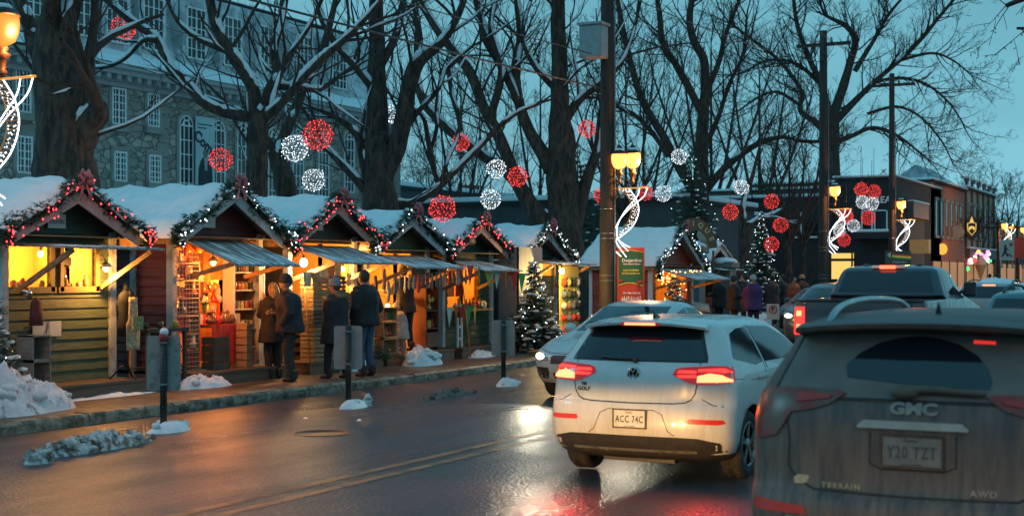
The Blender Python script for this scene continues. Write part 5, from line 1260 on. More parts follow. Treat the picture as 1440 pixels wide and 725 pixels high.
seq = [(11.35, 8.2), (31.3, 8.4), (51.3, 9.9), (62.9, 9.8), (94.3, 9.0)]
wire('lowest thick overhead cable crossing the trees from pole to pole', (-8, 13.3, 6.4), (31.3, 13.35, 6.3), .3, .02)
wire('thin overhead cable just above the thick one across the trees', (-8, 13.5, 7.1), (31.3, 13.5, 7.1), .35, .012)
wire('topmost cable left of the transformer', (-8, 12.9, 8.4), (31.3, 12.9, 8.6), .4, .012)
wire('cable from the transformer pole to the pole by the spreading tree', (31.3, 13.4, 8.8), (51.3, 13.4, 9.6), .25, .014)
wire('thin cable running above the spreading tree crown', (31.3, 12.6, 11.3), (62.9, 12.6, 10.0), .5, .012)
wire('cable from the lone pole down the street', (62.9, 13.4, 9.9), (103, 13.4, 8.5), .5, .014)
# wire balls full of bulbs
def ball_proto(kind, label, bulb, framec, loc, cord):
    g = thing('light_ball', label, 'light ball', loc, group='hanging light balls'); r = .275; rnd = random.Random(3 if kind == 'r' else 4)
    bm = bmesh.new(); bmesh.ops.create_icosphere(bm, subdivisions=3, radius=r); vs = [v.co.copy() for v in bm.verts]; es = [(e.verts[0].co.copy(), e.verts[1].co.copy()) for e in bm.edges]; bm.free()
    q = MB()
    for a, b in es:
        if rnd.random() < .7: q.beam(a, b, .006, .006)
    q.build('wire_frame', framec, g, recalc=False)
    q = MB()
    for v in vs:
        if rnd.random() < .8: q.octa(v * rnd.uniform(.93, 1.07) + V((rnd.gauss(0, .014), rnd.gauss(0, .014), rnd.gauss(0, .014))), rnd.uniform(.008, .0135))
    q.build('fairy_lights', bulb, g, recalc=False)
    q = MB(); q.tube([(0, 0, r), (.01, 0, r + .3), (0, 0, r + 1.5)], .011, 4); q.build('hanging_cord', BLACKM, g)
    return g
RB_ = E('red ball bulb', (1, .06, .05), 4.2, False); WB_ = E('white ball bulb', (.86, .95, 1), 4.2, False)
pr = pw = None
BALLS = [('r', 447, 190, 42, 'largest red light ball, hanging beside two white ones'), ('r', 310, 224, 32, 'red light ball hanging in front of the stone building banner'), ('r', 173, 40, 34, 'red light ball high up before a dormer window'),
         ('r', 622, 293, 37, 'red light ball just above the roofs of the fourth and fifth stalls'), ('r', 648, 200, 24, 'red light ball half hidden behind a crooked snowy limb'), ('r', 728, 248, 28, 'red light ball left of the thickest trunk, next to a white one'),
         ('r', 825, 181, 24, 'red light ball left of the transformer pole, above the twin lamp'), ('r', 908, 271, 21, 'red light ball right beside the ornament of the twin lamp'), ('r', 846, 274, 22, 'red light ball partly behind the transformer pole'),
         ('r', 1027, 298, 22, 'red light ball left of the snowy cut limb'), ('r', 1085, 283, 21, 'upper red light ball of three beside the sawn trunk'), ('r', 1098, 316, 21, 'middle red light ball of three beside the sawn trunk'), ('r', 1085, 343, 21, 'lowest red light ball of three beside the sawn trunk'),
         ('r', 1211, 266, 19, 'left red light ball at the top of the cluster between the poles'), ('r', 1229, 269, 19, 'right red light ball at the top of the cluster between the poles'), ('r', 1221, 306, 20, 'red light ball under the white pair between the poles'),
         ('r', 1190, 303, 19, 'red light ball behind the ornament of the spreading-tree pole'), ('r', 1187, 337, 18, 'lowest red light ball beside the spreading-tree pole'),
         ('w', 415, 208, 38, 'white light ball just left of the largest red one'), ('w', 441, 253, 32, 'white light ball hanging below the largest red one'), ('w', 553, 160, 26, 'white light ball half behind the twin trunk'), ('w', 698, 237, 27, 'upper white light ball over the sixth stall, next to a red one'),
         ('w', 690, 280, 28, 'lower white light ball over the sixth stall'), ('w', 933, 272, 23, 'white light ball right of the twin-lamp ornament'), ('w', 955, 220, 22, 'white light ball hanging high in the forked tree'), ('w', 1042, 263, 21, 'white light ball above the sawn trunk'),
         ('w', 1213, 284, 19, 'left white light ball of the overlapping pair between the poles'), ('w', 1226, 286, 19, 'right white light ball of the overlapping pair between the poles'), ('w', 1200, 317, 18, 'white light ball beside the ornament of the spreading-tree pole'), ('w', 1180, 324, 17, 'white light ball behind the lower curl of the ornament')]
for k, px, py, dia, lb in BALLS:
    Y = .56 * FOC / dia; p = at_Y(px, py, Y)
    if k == 'r':
        if not pr: pr = ball_proto('r', lb, RB_, M('red lit wire', (.35, .02, .02), .5, emit=(1, .03, .02), es=.2), p, 1)  # the frame's faint glow stands in for bulb light on the wire
        else: dup(pr, loc=p, rz=px * .37, label=lb)
    else:
        if not pw: pw = ball_proto('w', lb, WB_, M('white lit wire', (.35, .36, .36), .5, emit=(.8, .95, 1), es=.15), p, 1)  # same here: bulb light on the wire given as a weak glow
        else: dup(pw, loc=p, rz=px * .37, label=lb)
# ---------------------------------------------------------------- the stalls
GREEN_W = wood_mat((.075, .10, .055), 'green painted boards'); RED_W = wood_mat((.13, .028, .024), 'dark red painted boards'); DGREEN = wood_mat((.035, .06, .045), 'dark green painted boards')
OCHRE_W = wood_mat((.12, .10, .05), 'olive painted boards'); GREYW = wood_mat((.09, .105, .11), 'grey painted boards'); BRED = wood_mat((.36, .065, .035), 'bright red painted boards')
GREYT = M('grey white trim', (.40, .43, .44), .6, var=.12, dirt=((.2, .2, .19), .3, 4)); REDLIT_T = M('red lit trim', (.42, .28, .25), .6, var=.15)  # the second trim has the red bulbs' light mixed into its colour
DWOOD = M('dark stained wood', (.07, .045, .03), .6, var=.3, scale=5, stretch=(1, 1, 4))
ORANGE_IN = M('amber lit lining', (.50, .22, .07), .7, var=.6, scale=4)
def bulb_light(label, loc, e=28, col=(1, .42, .09), glow=None, shade=True, r=.045, group='bulbs under the stall awnings'):
    g = thing('hanging_bulb', label, 'light bulb', loc, group=group)
    q = MB(); q.ball((0, 0, 0), r, 12, (1, 1, 1.1)); b = q.build('bulb', glow or E('warm bulb', (1, .62, .22), 16), g); b.visible_shadow = True
    q = MB(); q.tube([(0, 0, r), (0, 0, r + .06)], .02, 8); q.tube([(0, 0, r + .05), (.03, .1, r + .16), (.02, .25, r + .12)], .006, 5); q.build('cable', BLACKM, g)
    if shade: q = MB(); q.lathe([(.02, r + .05), (.05, r + .03), (.10, r - .03), (.095, r - .03), (.045, r + .02)], 14); q.build('lamp_shade', M('tin shade', (.4, .42, .42), .3, metal=.8), g)
    li = bpy.data.lights.new('stall_bulb_light', 'POINT'); li.energy = e; li.color = col; li.shadow_soft_size = .05
    o = bpy.data.objects.new('bulb_light', li); COL.objects.link(o); o.parent = g; o.location = (.0, -.02, -r - .07); return g
def lx(px, s0, t=15.0): return at_t(px, HY, t).x - s0
S = []
# 1 green stall at the picture edge: two lit serving windows
s0, s1 = 13.95, 16.45
o1 = [(lx(8, s0), lx(68, s0), 1.72, 2.28), (lx(86, s0), lx(131, s0), 1.72, 2.28)]
st1 = market_stall(1, 'green stall at the picture edge with a poster and two serving windows lit yellow', s0, s1, 2.50, 3.17, GREEN_W, GREYT, o1, flap=(.35, 2.12, 2.32, 1.15, 2.27), side_posts=(0, .8), gable_col=DGREEN)
for a, b, c, d in o1:
    q = MB()
    for x0, x1, z0, z1 in ((a - .07, a, c - .07, d + .06), (b, b + .07, c - .07, d + .06), (a, b, d, d + .06), (a - .1, b + .1, c - .09, c)): q.box(x0, x1, -.06, -.001, z0, z1)
    q.build('window_frame', M('mustard trim', (.20, .14, .04), .6), st1)
# 2 dark red stall, open to the floor
s0, s1 = 17.42, 20.05
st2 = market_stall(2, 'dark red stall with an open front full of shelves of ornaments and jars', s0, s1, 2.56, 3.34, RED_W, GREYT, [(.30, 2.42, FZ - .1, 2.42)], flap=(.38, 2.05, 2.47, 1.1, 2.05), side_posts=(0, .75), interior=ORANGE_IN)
s0, s1 = 20.50, 23.0
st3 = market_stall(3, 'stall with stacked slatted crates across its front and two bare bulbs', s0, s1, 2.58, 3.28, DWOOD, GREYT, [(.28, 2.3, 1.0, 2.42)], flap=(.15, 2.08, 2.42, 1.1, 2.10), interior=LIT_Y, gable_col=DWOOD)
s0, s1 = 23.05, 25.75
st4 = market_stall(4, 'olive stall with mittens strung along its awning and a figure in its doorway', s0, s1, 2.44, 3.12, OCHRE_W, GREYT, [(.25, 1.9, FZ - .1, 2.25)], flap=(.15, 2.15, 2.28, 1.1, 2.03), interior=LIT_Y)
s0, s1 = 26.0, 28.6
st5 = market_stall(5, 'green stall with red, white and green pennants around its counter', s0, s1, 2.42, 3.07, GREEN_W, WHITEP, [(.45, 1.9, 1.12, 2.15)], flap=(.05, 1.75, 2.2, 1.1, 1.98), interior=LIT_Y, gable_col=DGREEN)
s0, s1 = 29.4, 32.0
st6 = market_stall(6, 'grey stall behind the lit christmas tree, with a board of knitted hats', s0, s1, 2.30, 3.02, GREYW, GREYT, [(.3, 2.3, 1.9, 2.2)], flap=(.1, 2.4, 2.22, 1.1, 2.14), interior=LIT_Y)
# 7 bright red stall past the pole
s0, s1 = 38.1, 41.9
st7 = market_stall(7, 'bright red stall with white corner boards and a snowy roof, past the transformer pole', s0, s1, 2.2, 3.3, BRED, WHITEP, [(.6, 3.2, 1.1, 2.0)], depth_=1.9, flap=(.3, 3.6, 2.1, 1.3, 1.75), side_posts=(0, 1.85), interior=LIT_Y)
st8 = market_stall(8, 'small red stall with a single-slope look, last of the row behind the stone pillars', 45.6, 48.4, 2.35, 3.0, BRED, WHITEP, [(.5, 2.3, 1.1, 2.0)], depth_=3.0, tf=16.2, flap=(.2, 2.6, 2.15, .8, 2.05))
for i, (a, b, ze, zp, bl, lb, tf) in enumerate([(13.95, 16.45, 2.50, 3.17, BULB_R, 'garland with red bulbs on the green stall at the picture edge', 15), (17.42, 20.05, 2.56, 3.34, BULB_W, 'garland with white bulbs on the dark red stall', 15), (20.50, 23.0, 2.58, 3.28, BULB_R, 'garland with red bulbs on the stall with stacked crates', 15),
        (23.05, 25.75, 2.44, 3.12, BULB_W, 'snowy garland with few white bulbs on the olive stall', 15), (26.0, 28.6, 2.42, 3.07, BULB_R, 'garland with red bulbs on the green stall with pennants', 15), (29.4, 32.0, 2.30, 3.02, BULB_W, 'garland with many white bulbs on the grey stall', 15), (38.1, 41.9, 2.2, 3.3, BULB_W, 'garland with white bulbs on the bright red stall', 15)]):
    garland(i + 1, lb, a, b, ze, zp, bl, None, tf, drop=(.05, .12, .22, .1, .18, .12, .3)[i], nb=(62, 34, 62, 26, 60, 56, 70)[i])
# lights of the stalls
pt = at_t(149, 377, 14.7); bulb_light('lit bulb by the brace of the green stall at the picture edge', pt, 82.7)
bulb_light('bulb inside the left serving window of the green stall', (14.65, 15.9, 2.2), 82.7, (1, .48, .09), shade=False); bulb_light('bulb inside the right serving window of the green stall', (15.75, 15.9, 2.2), 82.7, (1, .48, .09), shade=False)
bulb_light('bulb hanging deep inside the dark red stall', at_t(311, 388, 15.7), 155.2, (1, .30, .05)); bulb_light('tin-shaded clamp lamp under the awning of the dark red stall', at_t(300, 369, 14.75), 72.3, (1, .30, .05)); bulb_light('bulb over the jar shelves of the dark red stall', (19.6, 15.35, 2.3), 82.7, (1, .38, .08), shade=False)
bulb_light('brightest bare bulb, at the left end of the clothes line', at_t(427, 369, 14.6), 134.4, (1, .52, .16), E('hot bulb', (1, .72, .35), 24), False, .07); bulb_light('second bare bulb over the slatted crates', at_t(482, 378, 14.8), 113.6, (1, .45, .10), shade=False)
bulb_light('bulb inside the olive stall left of the figure', (24.1, 15.7, 2.1), 155.2, (1, .42, .08), shade=False); bulb_light('small bulb among the crates of the olive stall', at_t(545, 430, 14.9), 41.3, (1, .4, .08), shade=False)
bulb_light('bulb inside the green stall with pennants', (27.1, 15.7, 2.1), 113.6, (1, .42, .08), shade=False); bulb_light('bulb over the board of knitted hats', at_t(790, 381, 13.8), 151.1, (1, .62, .2), E('hot bulb', (1, .72, .35), 24), False, .06)
bulb_light('bulb inside the grey stall', (30.6, 15.7, 2.05), 113.6, (1, .4, .07), shade=False); bulb_light('bulb inside the bright red stall', (39.6, 15.8, 1.95), 113.6, (1, .4, .07), shade=False)

def good(name, label, cat, mb, mat, loc, group=None, rz=0, bevel=0):
    o = mb.build(name, mat, loc=loc, bevel=bevel); o.rotation_euler = (0, 0, rz); return tag(o, label, cat, group)
def crate_mesh(w, d, h, slats=4, gap=.018):
    q = MB(); sh = (h - gap * (slats - 1)) / slats
    for k in range(slats):
        z = k * (sh + gap)
        q.box(0, w, 0, .014, z, z + sh); q.box(0, w, d - .014, d, z, z + sh); q.box(0, .014, .015, d - .015, z, z + sh); q.box(w - .014, w, .015, d - .015, z, z + sh)
    for x in (.015, w - .055):
        for y in (.015, d - .045): q.box(x, x + .04, y, y + .03, 0, h)
    q.box(.016, w - .016, .016, d - .016, .001, .012); return q
CRATE_M = M('crate slats', (.34, .22, .11), .7, var=.3, scale=6, stretch=(1, 4, 4), bump=.3); CRATE_D = M('dark crate slats', (.10, .075, .05), .75, var=.3, scale=6)
# -- in front of stall 1
q = MB(); a = at_t(53, 474, 14.85); b = at_t(93, 451, 14.85); w = b.x - a.x
g = thing('poster', 'white poster with a thin pencil drawing on the green stall wall', 'poster', (a.x, 14.955, a.z)); q.box(0, w, -.012, 0, 0, b.z - a.z); q.build('sheet', M('poster paper', (.55, .52, .46), .7, var=.05), g)
q = MB(); rnd = random.Random(2)
for k in range(5): q.tube([(w * .45 + rnd.uniform(-.06, .06), -.016, .04), (w * .5 + rnd.uniform(-.05, .05), -.016, .14), (w * .5 + rnd.uniform(-.04, .06), -.016, .22)], .003, 3)
q.build('drawing', BLACKM, g)
a = at_t(63, 322, 15.0); g = thing('name_board', 'small white name board under the peak of the green stall', 'sign', (a.x, 14.955, 2.55)); q = MB(); q.box(0, .34, -.02, 0, 0, .20); q.build('board', M('white board', (.55, .5, .5), .6, var=.05), g)
lettering('LOU-CEC', .072, BLACKM, g, face_mat((.17, -.023, .09), (1, 0, 0), (0, 0, 1)), bold=.002, depth_=.002)
for i, (ps, zz) in enumerate([(18.2, 2.62), (21.3, 2.66), (27.2, 2.56)]):
    g = thing('name_board', ('blank pale board under the peak of the dark red stall', 'pinkish blank board under the peak of the crate stall', 'pale blank board under the peak of the stall with pennants')[i], 'sign', (ps + .15, 14.955, zz + .04)); q = MB(); q.box(0, .28, -.02, 0, 0, .17); q.build('board', M('white board', (.5,) * 3), g); q = MB(); q.box(-.012, .292, -.024, -.019, -.012, 0); q.build('frame', WOOD, g)
for k, z in enumerate((0.0, .36)):
    good('wooden_crate', ('lower dark display crate standing on end by the green wall', 'upper dark display crate standing on end by the green wall')[k], 'crate', (lambda Q: Q)(MB(Matrix.Translation((0, 0, 0))).box(0, .34, 0, .02, 0, .35).box(0, .02, -.28, 0, 0, .35).box(.32, .34, -.28, 0, 0, .35).box(0, .34, -.28, 0, 0, .02).box(0, .34, -.28, 0, .33, .35)), OLDWOOD, (at_t(36, 500, 14.7).x, 14.85, FZ + z * .98))
g = thing('clamp_lamp', 'chrome clamp lamp in the left serving window of the green stall', 'lamp', at_t(38, 411, 14.8)); q = MB(Matrix.Rotation(R(35), 4, 'Y')); q.lathe([(.03, .05), (.05, .04), (.09, -.04), (.085, -.04), (.04, .03)], 14); q.build('lamp_shade', CHROME, g); q = MB(); q.tube([(0, 0, .04), (.05, .08, .0), (.12, .12, -.06)], .012, 6); q.build('arm', BLACKM, g)
q = MB(); q.tube([(0, 0, .16), (0, 0, .10), (.0, 0, -.05), (0, 0, -.22)], [.03, .09, .11, .12], 10, sx=.6); good('cloth_bag', 'dark red cloth bag hanging below the left serving window', 'bag', q, M('maroon cloth', (.10, .03, .03), .9, var=.2), at_t(51, 435, 14.8))
for i, (px, py, h, c) in enumerate([(20, 403, .10, (.7, .3, .1)), (27, 404, .07, (.6, .5, .2)), (33, 402, .12, (.5, .15, .06)), (60, 404, .09, (.5, .35, .12)), (93, 400, .13, (.2, .12, .06)), (122, 398, .16, (.45, .25, .1)), (112, 401, .07, (.8, .6, .3))]):
    q = MB(); q.lathe([(.035, 0), (.045, .01), (.045, h * .7), (.03, h * .85), (.03, h)], 12); good('jar', 'small jar on the sill of the green stall', 'jar', q, M('jar %d' % i, c, .3, var=.3), V((at_t(px, py, 15.04).x, 15.06, 1.72)), 'jars on the sill of the green stall')
g = thing('coffee_machine', 'dark machine standing in the right serving window of the green stall', 'machine', (15.32, 15.12, 1.72)); q = MB(); q.box(0, .28, 0, .22, .0, .05); q.box(0, .28, .12, .22, .05, .36); q.box(.02, .26, 0, .2, .3, .42); q.build('housing', M('dark steel', (.06, .05, .045), .35, metal=.6), g, bevel=.01); q = MB(); q.lathe([(.05, .06), (.06, .16), (.05, .18)], 12, (.14, .05, 0)); q.build('pot', CHROME, g); q = MB(); q.tube([(.14, 0, .3), (.14, -.05, .27)], .014, 6); q.build('handle', BLACKM, g)
# hanging tools behind the left window
q = MB(); q.tube([(-.35, 0, .0), (.0, 0, .28), (.35, 0, 0)], .01, 5); q.tube([(-.2, 0, .1), (-.2, .0, -.15)], .02, 6); q.tube([(.1, 0, .2), (.12, 0, -.1)], .025, 6); q.ball((.12, 0, -.12), .05, 8); good('wall_rack', 'rack with hanging utensils behind the left serving window', 'rack', q, DWOOD, (14.75, 16.35, 1.95))
# dress form with patterned apron
g = thing('dress_form', 'dress form in a patterned cream apron beside the green stall', 'mannequin', at_z(150, 530, GZ + .2) * 1.0); g.location = (16.17, 14.62, FZ); 
q = MB(); q.tube([(0, 0, .62), (0, 0, .80), (0, 0, .95), (0, 0, 1.12), (0, 0, 1.24), (0, 0, 1.30)], [.14, .15, .115, .15, .12, .05], 16, sx=.75); q.tube([(0, 0, 1.28), (0, 0, 1.36), (0, 0, 1.41)], [.045, .04, .02], 10); q.build('torso', M('black jersey', (.02, .02, .022), .9), g)
q = MB(); 
q.grid(lambda u, v: V((lerp(-.145, .145, u) * (1.0 if v < .55 else .62 + .2 * (1 - v)), -.165 - .03 * math.cos((u - .5) * 3) + .06 * abs(u - .5), lerp(.42, 1.20, v))), 10, 12); q.m = Matrix(); ap = q.build('apron', M('patterned apron cloth', (.42, .33, .20), .85, var=.55, scale=22), g, recalc=False); mo = ap.modifiers.new('s', 'SOLIDIFY'); mo.thickness = .008
q = MB(); q.tube([(-.07, -.15, 1.18), (0, -.06, 1.34), (.07, -.15, 1.18)], .012, 5); q.build('apron_strap', BLACKM, g); q = MB(); q.box(-.11, .11, -.235, -.215, .72, .92); q.build('apron_pocket', M('apron pocket', (.30, .28, .12), .85, var=.5, scale=25), g)
q = MB(); q.tube([(0, 0, .62), (0, 0, .10)], .018, 8)
for a in (20, 140, 260): q.tube(crom([(0, 0, .16), (.08 * math.cos(R(a)), .08 * math.sin(R(a)), .17), (.17 * math.cos(R(a)), .17 * math.sin(R(a)), .06), (.24 * math.cos(R(a)), .24 * math.sin(R(a)), .0)], 4), .015, 6)
q.build('stand', BLACKM, g)
# bench with goods right of it
g = thing('display_bench', 'rough wooden bench with pots between the first two stalls', 'bench', (16.5, 14.5, FZ - .12)); q = MB(); q.box(0, .95, 0, .4, .78, .83); q.build('top', DWOOD, g)
for x in (.03, .87):
    for y in (.02, .34): q = MB(); q.box(x, x + .05, y, y + .05, 0, .78); q.build('leg', WOOD if x < .5 else DWOOD, g)
q = MB(); q.box(.05, .9, .05, .35, .22, .25); q.build('shelf', DWOOD, g)
for i in range(5):
    q = MB(); q.lathe([(.03, 0), (.05, .03), (.05, .08), (.035, .10)], 10); good('pot', 'small dark pot on the rough bench', 'pot', q, M('pot %d' % (i % 3), ((.05, .04, .03), (.4, .35, .05), (.08, .09, .04))[i % 3], .5), (16.62 + i * .17, 14.65, FZ - .12 + (.83 if i % 2 == 0 else .251)), 'pots on the rough bench')
q = MB(); rnd = random.Random(5)
for _ in range(60): needles(q, V((rnd.gauss(0, .06), rnd.gauss(0, .04), rnd.gauss(0, .07))), V((0, 0, .5)), 2, .12, rnd, .01)
good('potted_plant', 'yellow-green sprig leaning out under the rough bench', 'plant', q, M('yellow green leaves', (.30, .33, .03), .6), (16.95, 14.6, FZ + .35))
# -- stall 2 contents
g = thing('wire_rack', 'white wire grid rack at the left of the dark red stall opening', 'rack', (at_t(247, 400, 14.75).x, 14.8, FZ)); q = MB(); W_, H_ = .62, 1.88
for k in range(9): q.tube([(W_ * k / 8, 0, 0), (W_ * k / 8, 0, H_)], .005, 4)
for k in range(27): q.tube([(0, 0, H_ * k / 26), (W_, 0, H_ * k / 26)], .0045, 4)
q.build('grid', M('white wire', (.5, .48, .45), .4), g); q = MB(); q.box(-.01, .01, -.15, .15, 0, .02); q.box(W_ - .01, W_ + .01, -.15, .15, 0, .02); q.build('foot', M('white wire', (.5,) * 3), g)
g = thing('jar_shelf', 'tall white open shelf with five rows of jars in the dark red stall', 'shelf', (19.18, 14.98, FZ)); W_ = .85
for x in (0, W_ - .03): q = MB(); q.box(x, x + .03, 0, .24, 0, 1.95); q.build('side_panel', WHITEP, g)
sz = (.28, .60, .93, 1.25, 1.55)
for z in sz: q = MB(); q.box(.03, W_ - .03, 0, .24, z, z + .025); q.build('shelf', M('cream shelf', (.6, .5, .35), .5), g)
q = MB(); q.box(.03, W_ - .03, .235, .245, .2, 1.9); q.build('back_panel', M('red back panel', (.35, .10, .04), .7, var=.4, scale=4), g)
JC = [M('preserve %d' % i, c, .25, var=.25, scale=20) for i, c in enumerate([(.45, .05, .02), (.6, .28, .03), (.25, .04, .05), (.55, .45, .2), (.12, .15, .03), (.5, .12, .03)])]
jar0 = None; LIDM = M('jar lid', (.45, .40, .3), .35, metal=.5); rnd = random.Random(8); jn = {}
for z in sz:
    for k in range(7):
        jm = JC[rnd.randrange(6)]
        if jm.name not in jn:
            q = MB(); q.lathe([(.036, 0), (.04, .008), (.04, .095), (.032, .11)], 12); j = q.build('jar', jm); tag(j, 'squat glass jar on the white shelf of the dark red stall', 'jar', 'jars on the white shelf'); q = MB(); q.lathe([(.034, .111), (.034, .13)], 12); q.build('lid', LIDM, j); jn[jm.name] = j; j.location = (19.18 + .09 + k * .11, 15.06, FZ + z + .026)
        else: dup(jn[jm.name], loc=(19.18 + .09 + k * .11, 15.04 + rnd.uniform(0, .03), FZ + z + .026))
g = thing('table', 'table under a deep red cloth in the dark red stall', 'table', (18.42, 14.85, FZ)); q = MB(); q.box(-.02, .86, -.02, .52, .66, .70); q.build('tabletop', WOOD, g)
q = MB()
q.grid(lambda u, v: V((lerp(-.03, .87, u), -.035 - .018 * math.sin(u * 34) * (1 - v), lerp(.08, .705, v))), 50, 3); q.box(-.03, .87, -.03, .54, .705, .715); q.build('cloth', RED_C, g, recalc=False)
g = thing('wooden_crate', 'tall light crate standing at the right of the red-clothed table', 'crate', (19.03, 14.6, FZ)); q = crate_mesh(.16, .3, .72, 6); q.build('slats', CRATE_M, g)
g = thing('wooden_crate', 'dark slatted crate in front of the red-clothed table', 'crate', (18.2, 14.62, FZ)); q = crate_mesh(.40, .25, .52, 4); q.m = Matrix(); q.build('slats', CRATE_D, g)
g = thing('wall_shelf', 'dark stepped shelf of ornaments at the back of the dark red stall', 'shelf', (18.1, 15.85, FZ)); q = MB()
for z in (.85, 1.15, 1.45): q.box(0, 1.2, 0, .25, z, z + .02)
q.box(0, .02, 0, .25, 0, 1.7); q.box(1.18, 1.2, 0, .25, 0, 1.7); q.box(.59, .61, 0, .25, 0, 1.7); q.build('frame', DWOOD, g)
OC = [M('ornament %d' % i, c, .3, var=.2, metal=mt) for i, (c, mt) in enumerate([((.65, .04, .03), .2), ((.7, .42, .10), .5), ((.65, .58, .45), 0), ((.14, .06, .03), 0), ((.06, .16, .07), 0), ((.55, .16, .04), .2)])]
def trinket(kind, rnd):
    q = MB()
    if kind == 0: q.ball((0, 0, .05), .05, 10); q.tube([(0, 0, .09), (0, 0, .115)], .012, 6)
    elif kind == 1: q.box(-.05, .05, -.02, .02, 0, .13); q.prism([(-.07, .13), (.07, .13), (0, .19)], -.03, .03)
    elif kind == 2: q.tube([(0, 0, 0), (0, 0, .07), (0, 0, .10), (0, 0, .16)], [.05, .055, .03, .035], 10); q.ball((0, 0, .17), .035, 8)
    elif kind == 3: q.box(-.06, .06, -.012, .012, 0, .15)
    elif kind == 4: q.lathe([(.06, 0), (.065, .02), (.03, .09), (.0, .19)], 10)
    else: q.lathe([(.04, 0), (.055, .03), (.055, .10), (.02, .14)], 12)
    return q
TR = {}
def put_trinket(loc, rnd, label, group, sc_=1.0):
    k = (rnd.randrange(6), rnd.randrange(6))
    if k not in TR: TR[k] = trinket(k[0], rnd).mesh('trinket'); TR[k].materials.append(OC[k[1]])
    o = bpy.data.objects.new('ornament', TR[k]); COL.objects.link(o); o.location = loc; o.rotation_euler = (0, 0, rnd.uniform(-.6, .6)); o.scale = (sc_,) * 3
    return tag(o, label, 'ornament', group)
for z in (.871, 1.171, 1.471):
    for k in range(9): put_trinket((18.18 + k * .135, 15.95, FZ + z), rnd, 'small christmas ornament on the dark back shelf of the dark red stall', 'ornaments on the dark back shelf')
for k in range(60): put_trinket((17.75 + (k % 15) * .145 + rnd.uniform(-.03, .03), 16.25 + rnd.uniform(-.05, .1), FZ + .75 + (k // 15) * .36 + rnd.uniform(-.05, .05)), rnd, 'ornament hung on the amber back wall of the dark red stall', 'ornaments on the amber back wall', 1.5)
for k in range(26): put_trinket((18.55 + (k % 6) * .11 + rnd.uniform(-.02, .02), 15.3 + rnd.uniform(-.05, .05), FZ + .72 + (k // 6) * .17), rnd, 'ornament on the glittering stack behind the red table', 'ornaments stacked behind the red table', 1.25)
for x0, n_, g_ in ((20.85, 12, 'crate stall'), (23.4, 11, 'olive stall'), (26.4, 9, 'stall with pennants')):
    for k in range(n_ * 3): put_trinket((x0 + (k % n_) * .15, 16.3, FZ + .8 + (k // n_) * .38 + rnd.uniform(-.06, .06)), rnd, 'small good hung on the back wall of the ' + g_, 'goods on the back wall of the ' + g_, 1.7)
for k in range(14): put_trinket((18.45 + (k % 7) * .12, 14.92 + (k // 7) * .2, FZ + .716), rnd, 'small christmas ornament on the red-clothed table', 'ornaments on the red table', 1.1)
for k in range(22): put_trinket((17.72 + (k % 4) * .14, 15.0 + .1 * (k % 3), FZ + .35 + (k // 4) * .28), rnd, 'trinket stacked behind the wire rack', 'trinkets behind the wire rack', 1.15)
q = MB(); 
for k in range(6): q.box(0, .6, 0, .3, .3 + k * .28, .32 + k * .28)
q.box(0, .02, 0, .3, 0, 1.75); q.box(.58, .6, 0, .3, 0, 1.75); good('shelf', 'narrow shelf behind the wire rack', 'shelf', q, CRATE_M, (17.66, 14.95, FZ))
for i, (a, b, c, d, col) in enumerate([(352, 308, 18.0, 2.0, 0), (0, 0, 0, 0, 0)][:1]): pass
for i, (x, z, w, h, m_) in enumerate([(17.8, 1.85, .42, .42, M('hanging print gold', (.6, .35, .08), .6, var=.5, scale=9)), (18.35, 1.45, .36, .75, M('hanging print brown', (.16, .06, .03), .7, var=.3, scale=6)), (18.9, 1.75, .42, .5, M('hanging print amber', (.65, .38, .10), .6, var=.6, scale=7)), (19.25, 2.05, .62, .34, M('hanging print red', (.55, .12, .04), .6, var=.6, scale=8))]):
    q = MB(); q.box(0, w, 0, .012, 0, h); good('wall_hanging', ('golden print hanging at the upper left of the dark red stall', 'brown cloth hanging in the middle of the dark red stall', 'amber print hanging right of the clamp lamp', 'red and orange print above the jar shelf')[i], 'wall hanging', q, m_, (x, 15.25 if i < 3 else 15.22, z + .05))
# -- stall 3: crate wall
rnd = random.Random(12); cw, ch = .50, .30
cm = crate_mesh(cw - .01, .3, ch - .006, 4).mesh('wooden_crate'); cm.materials.append(CRATE_M)
cm2 = crate_mesh(cw - .01, .3, ch - .006, 4).mesh('wooden_crate'); cm2.materials.append(CRATE_D)
for r_ in range(5):
    for c_ in range(4 if r_ < 4 else 2):
        o = bpy.data.objects.new('wooden_crate', cm2 if (r_ + c_) % 3 == 2 else cm); COL.objects.link(o); o.location = (20.75 + c_ * cw + rnd.uniform(-.01, .01), 14.45 + rnd.uniform(-.01, .01), FZ + r_ * ch)
        tag(o, 'slatted wooden crate stacked across the front of the third stall', 'crate', 'stacked slatted crates')
pl = [(at_t(392, 400, 14.35), 1.0)]
for i, (px0, py0, px1, py1, t0, t1, lb) in enumerate([(427, 385, 437, 515, 14.6, 14.3, 'thin orange pole leaning by the brightest bulb'), (651, 402, 662, 508, 14.4, 14.2, 'thin yellow pole propping the awning of the stall with pennants')]):
    a, b = at_t(px0, py0, t0), at_t(px1, py1, t1); b.z = max(b.z, GZ + .02); q = MB(); q.tube([V((0, 0, 0)), b - a], .014, 6); good('prop_pole', lb, 'pole', q, M('orange handle', (.55, .22, .04), .5), a)
a, b = at_t(425, 384, 14.5), at_t(482, 366, 14.5); q = MB(); q.tube([V((0, 0, 0)), (b - a) * .5 + V((0, 0, -.03)), b - a], .005, 4); g = good('clothes_line', 'short clothes line under the awning of the crate stall', 'clothes line', q, BLACKM, a)
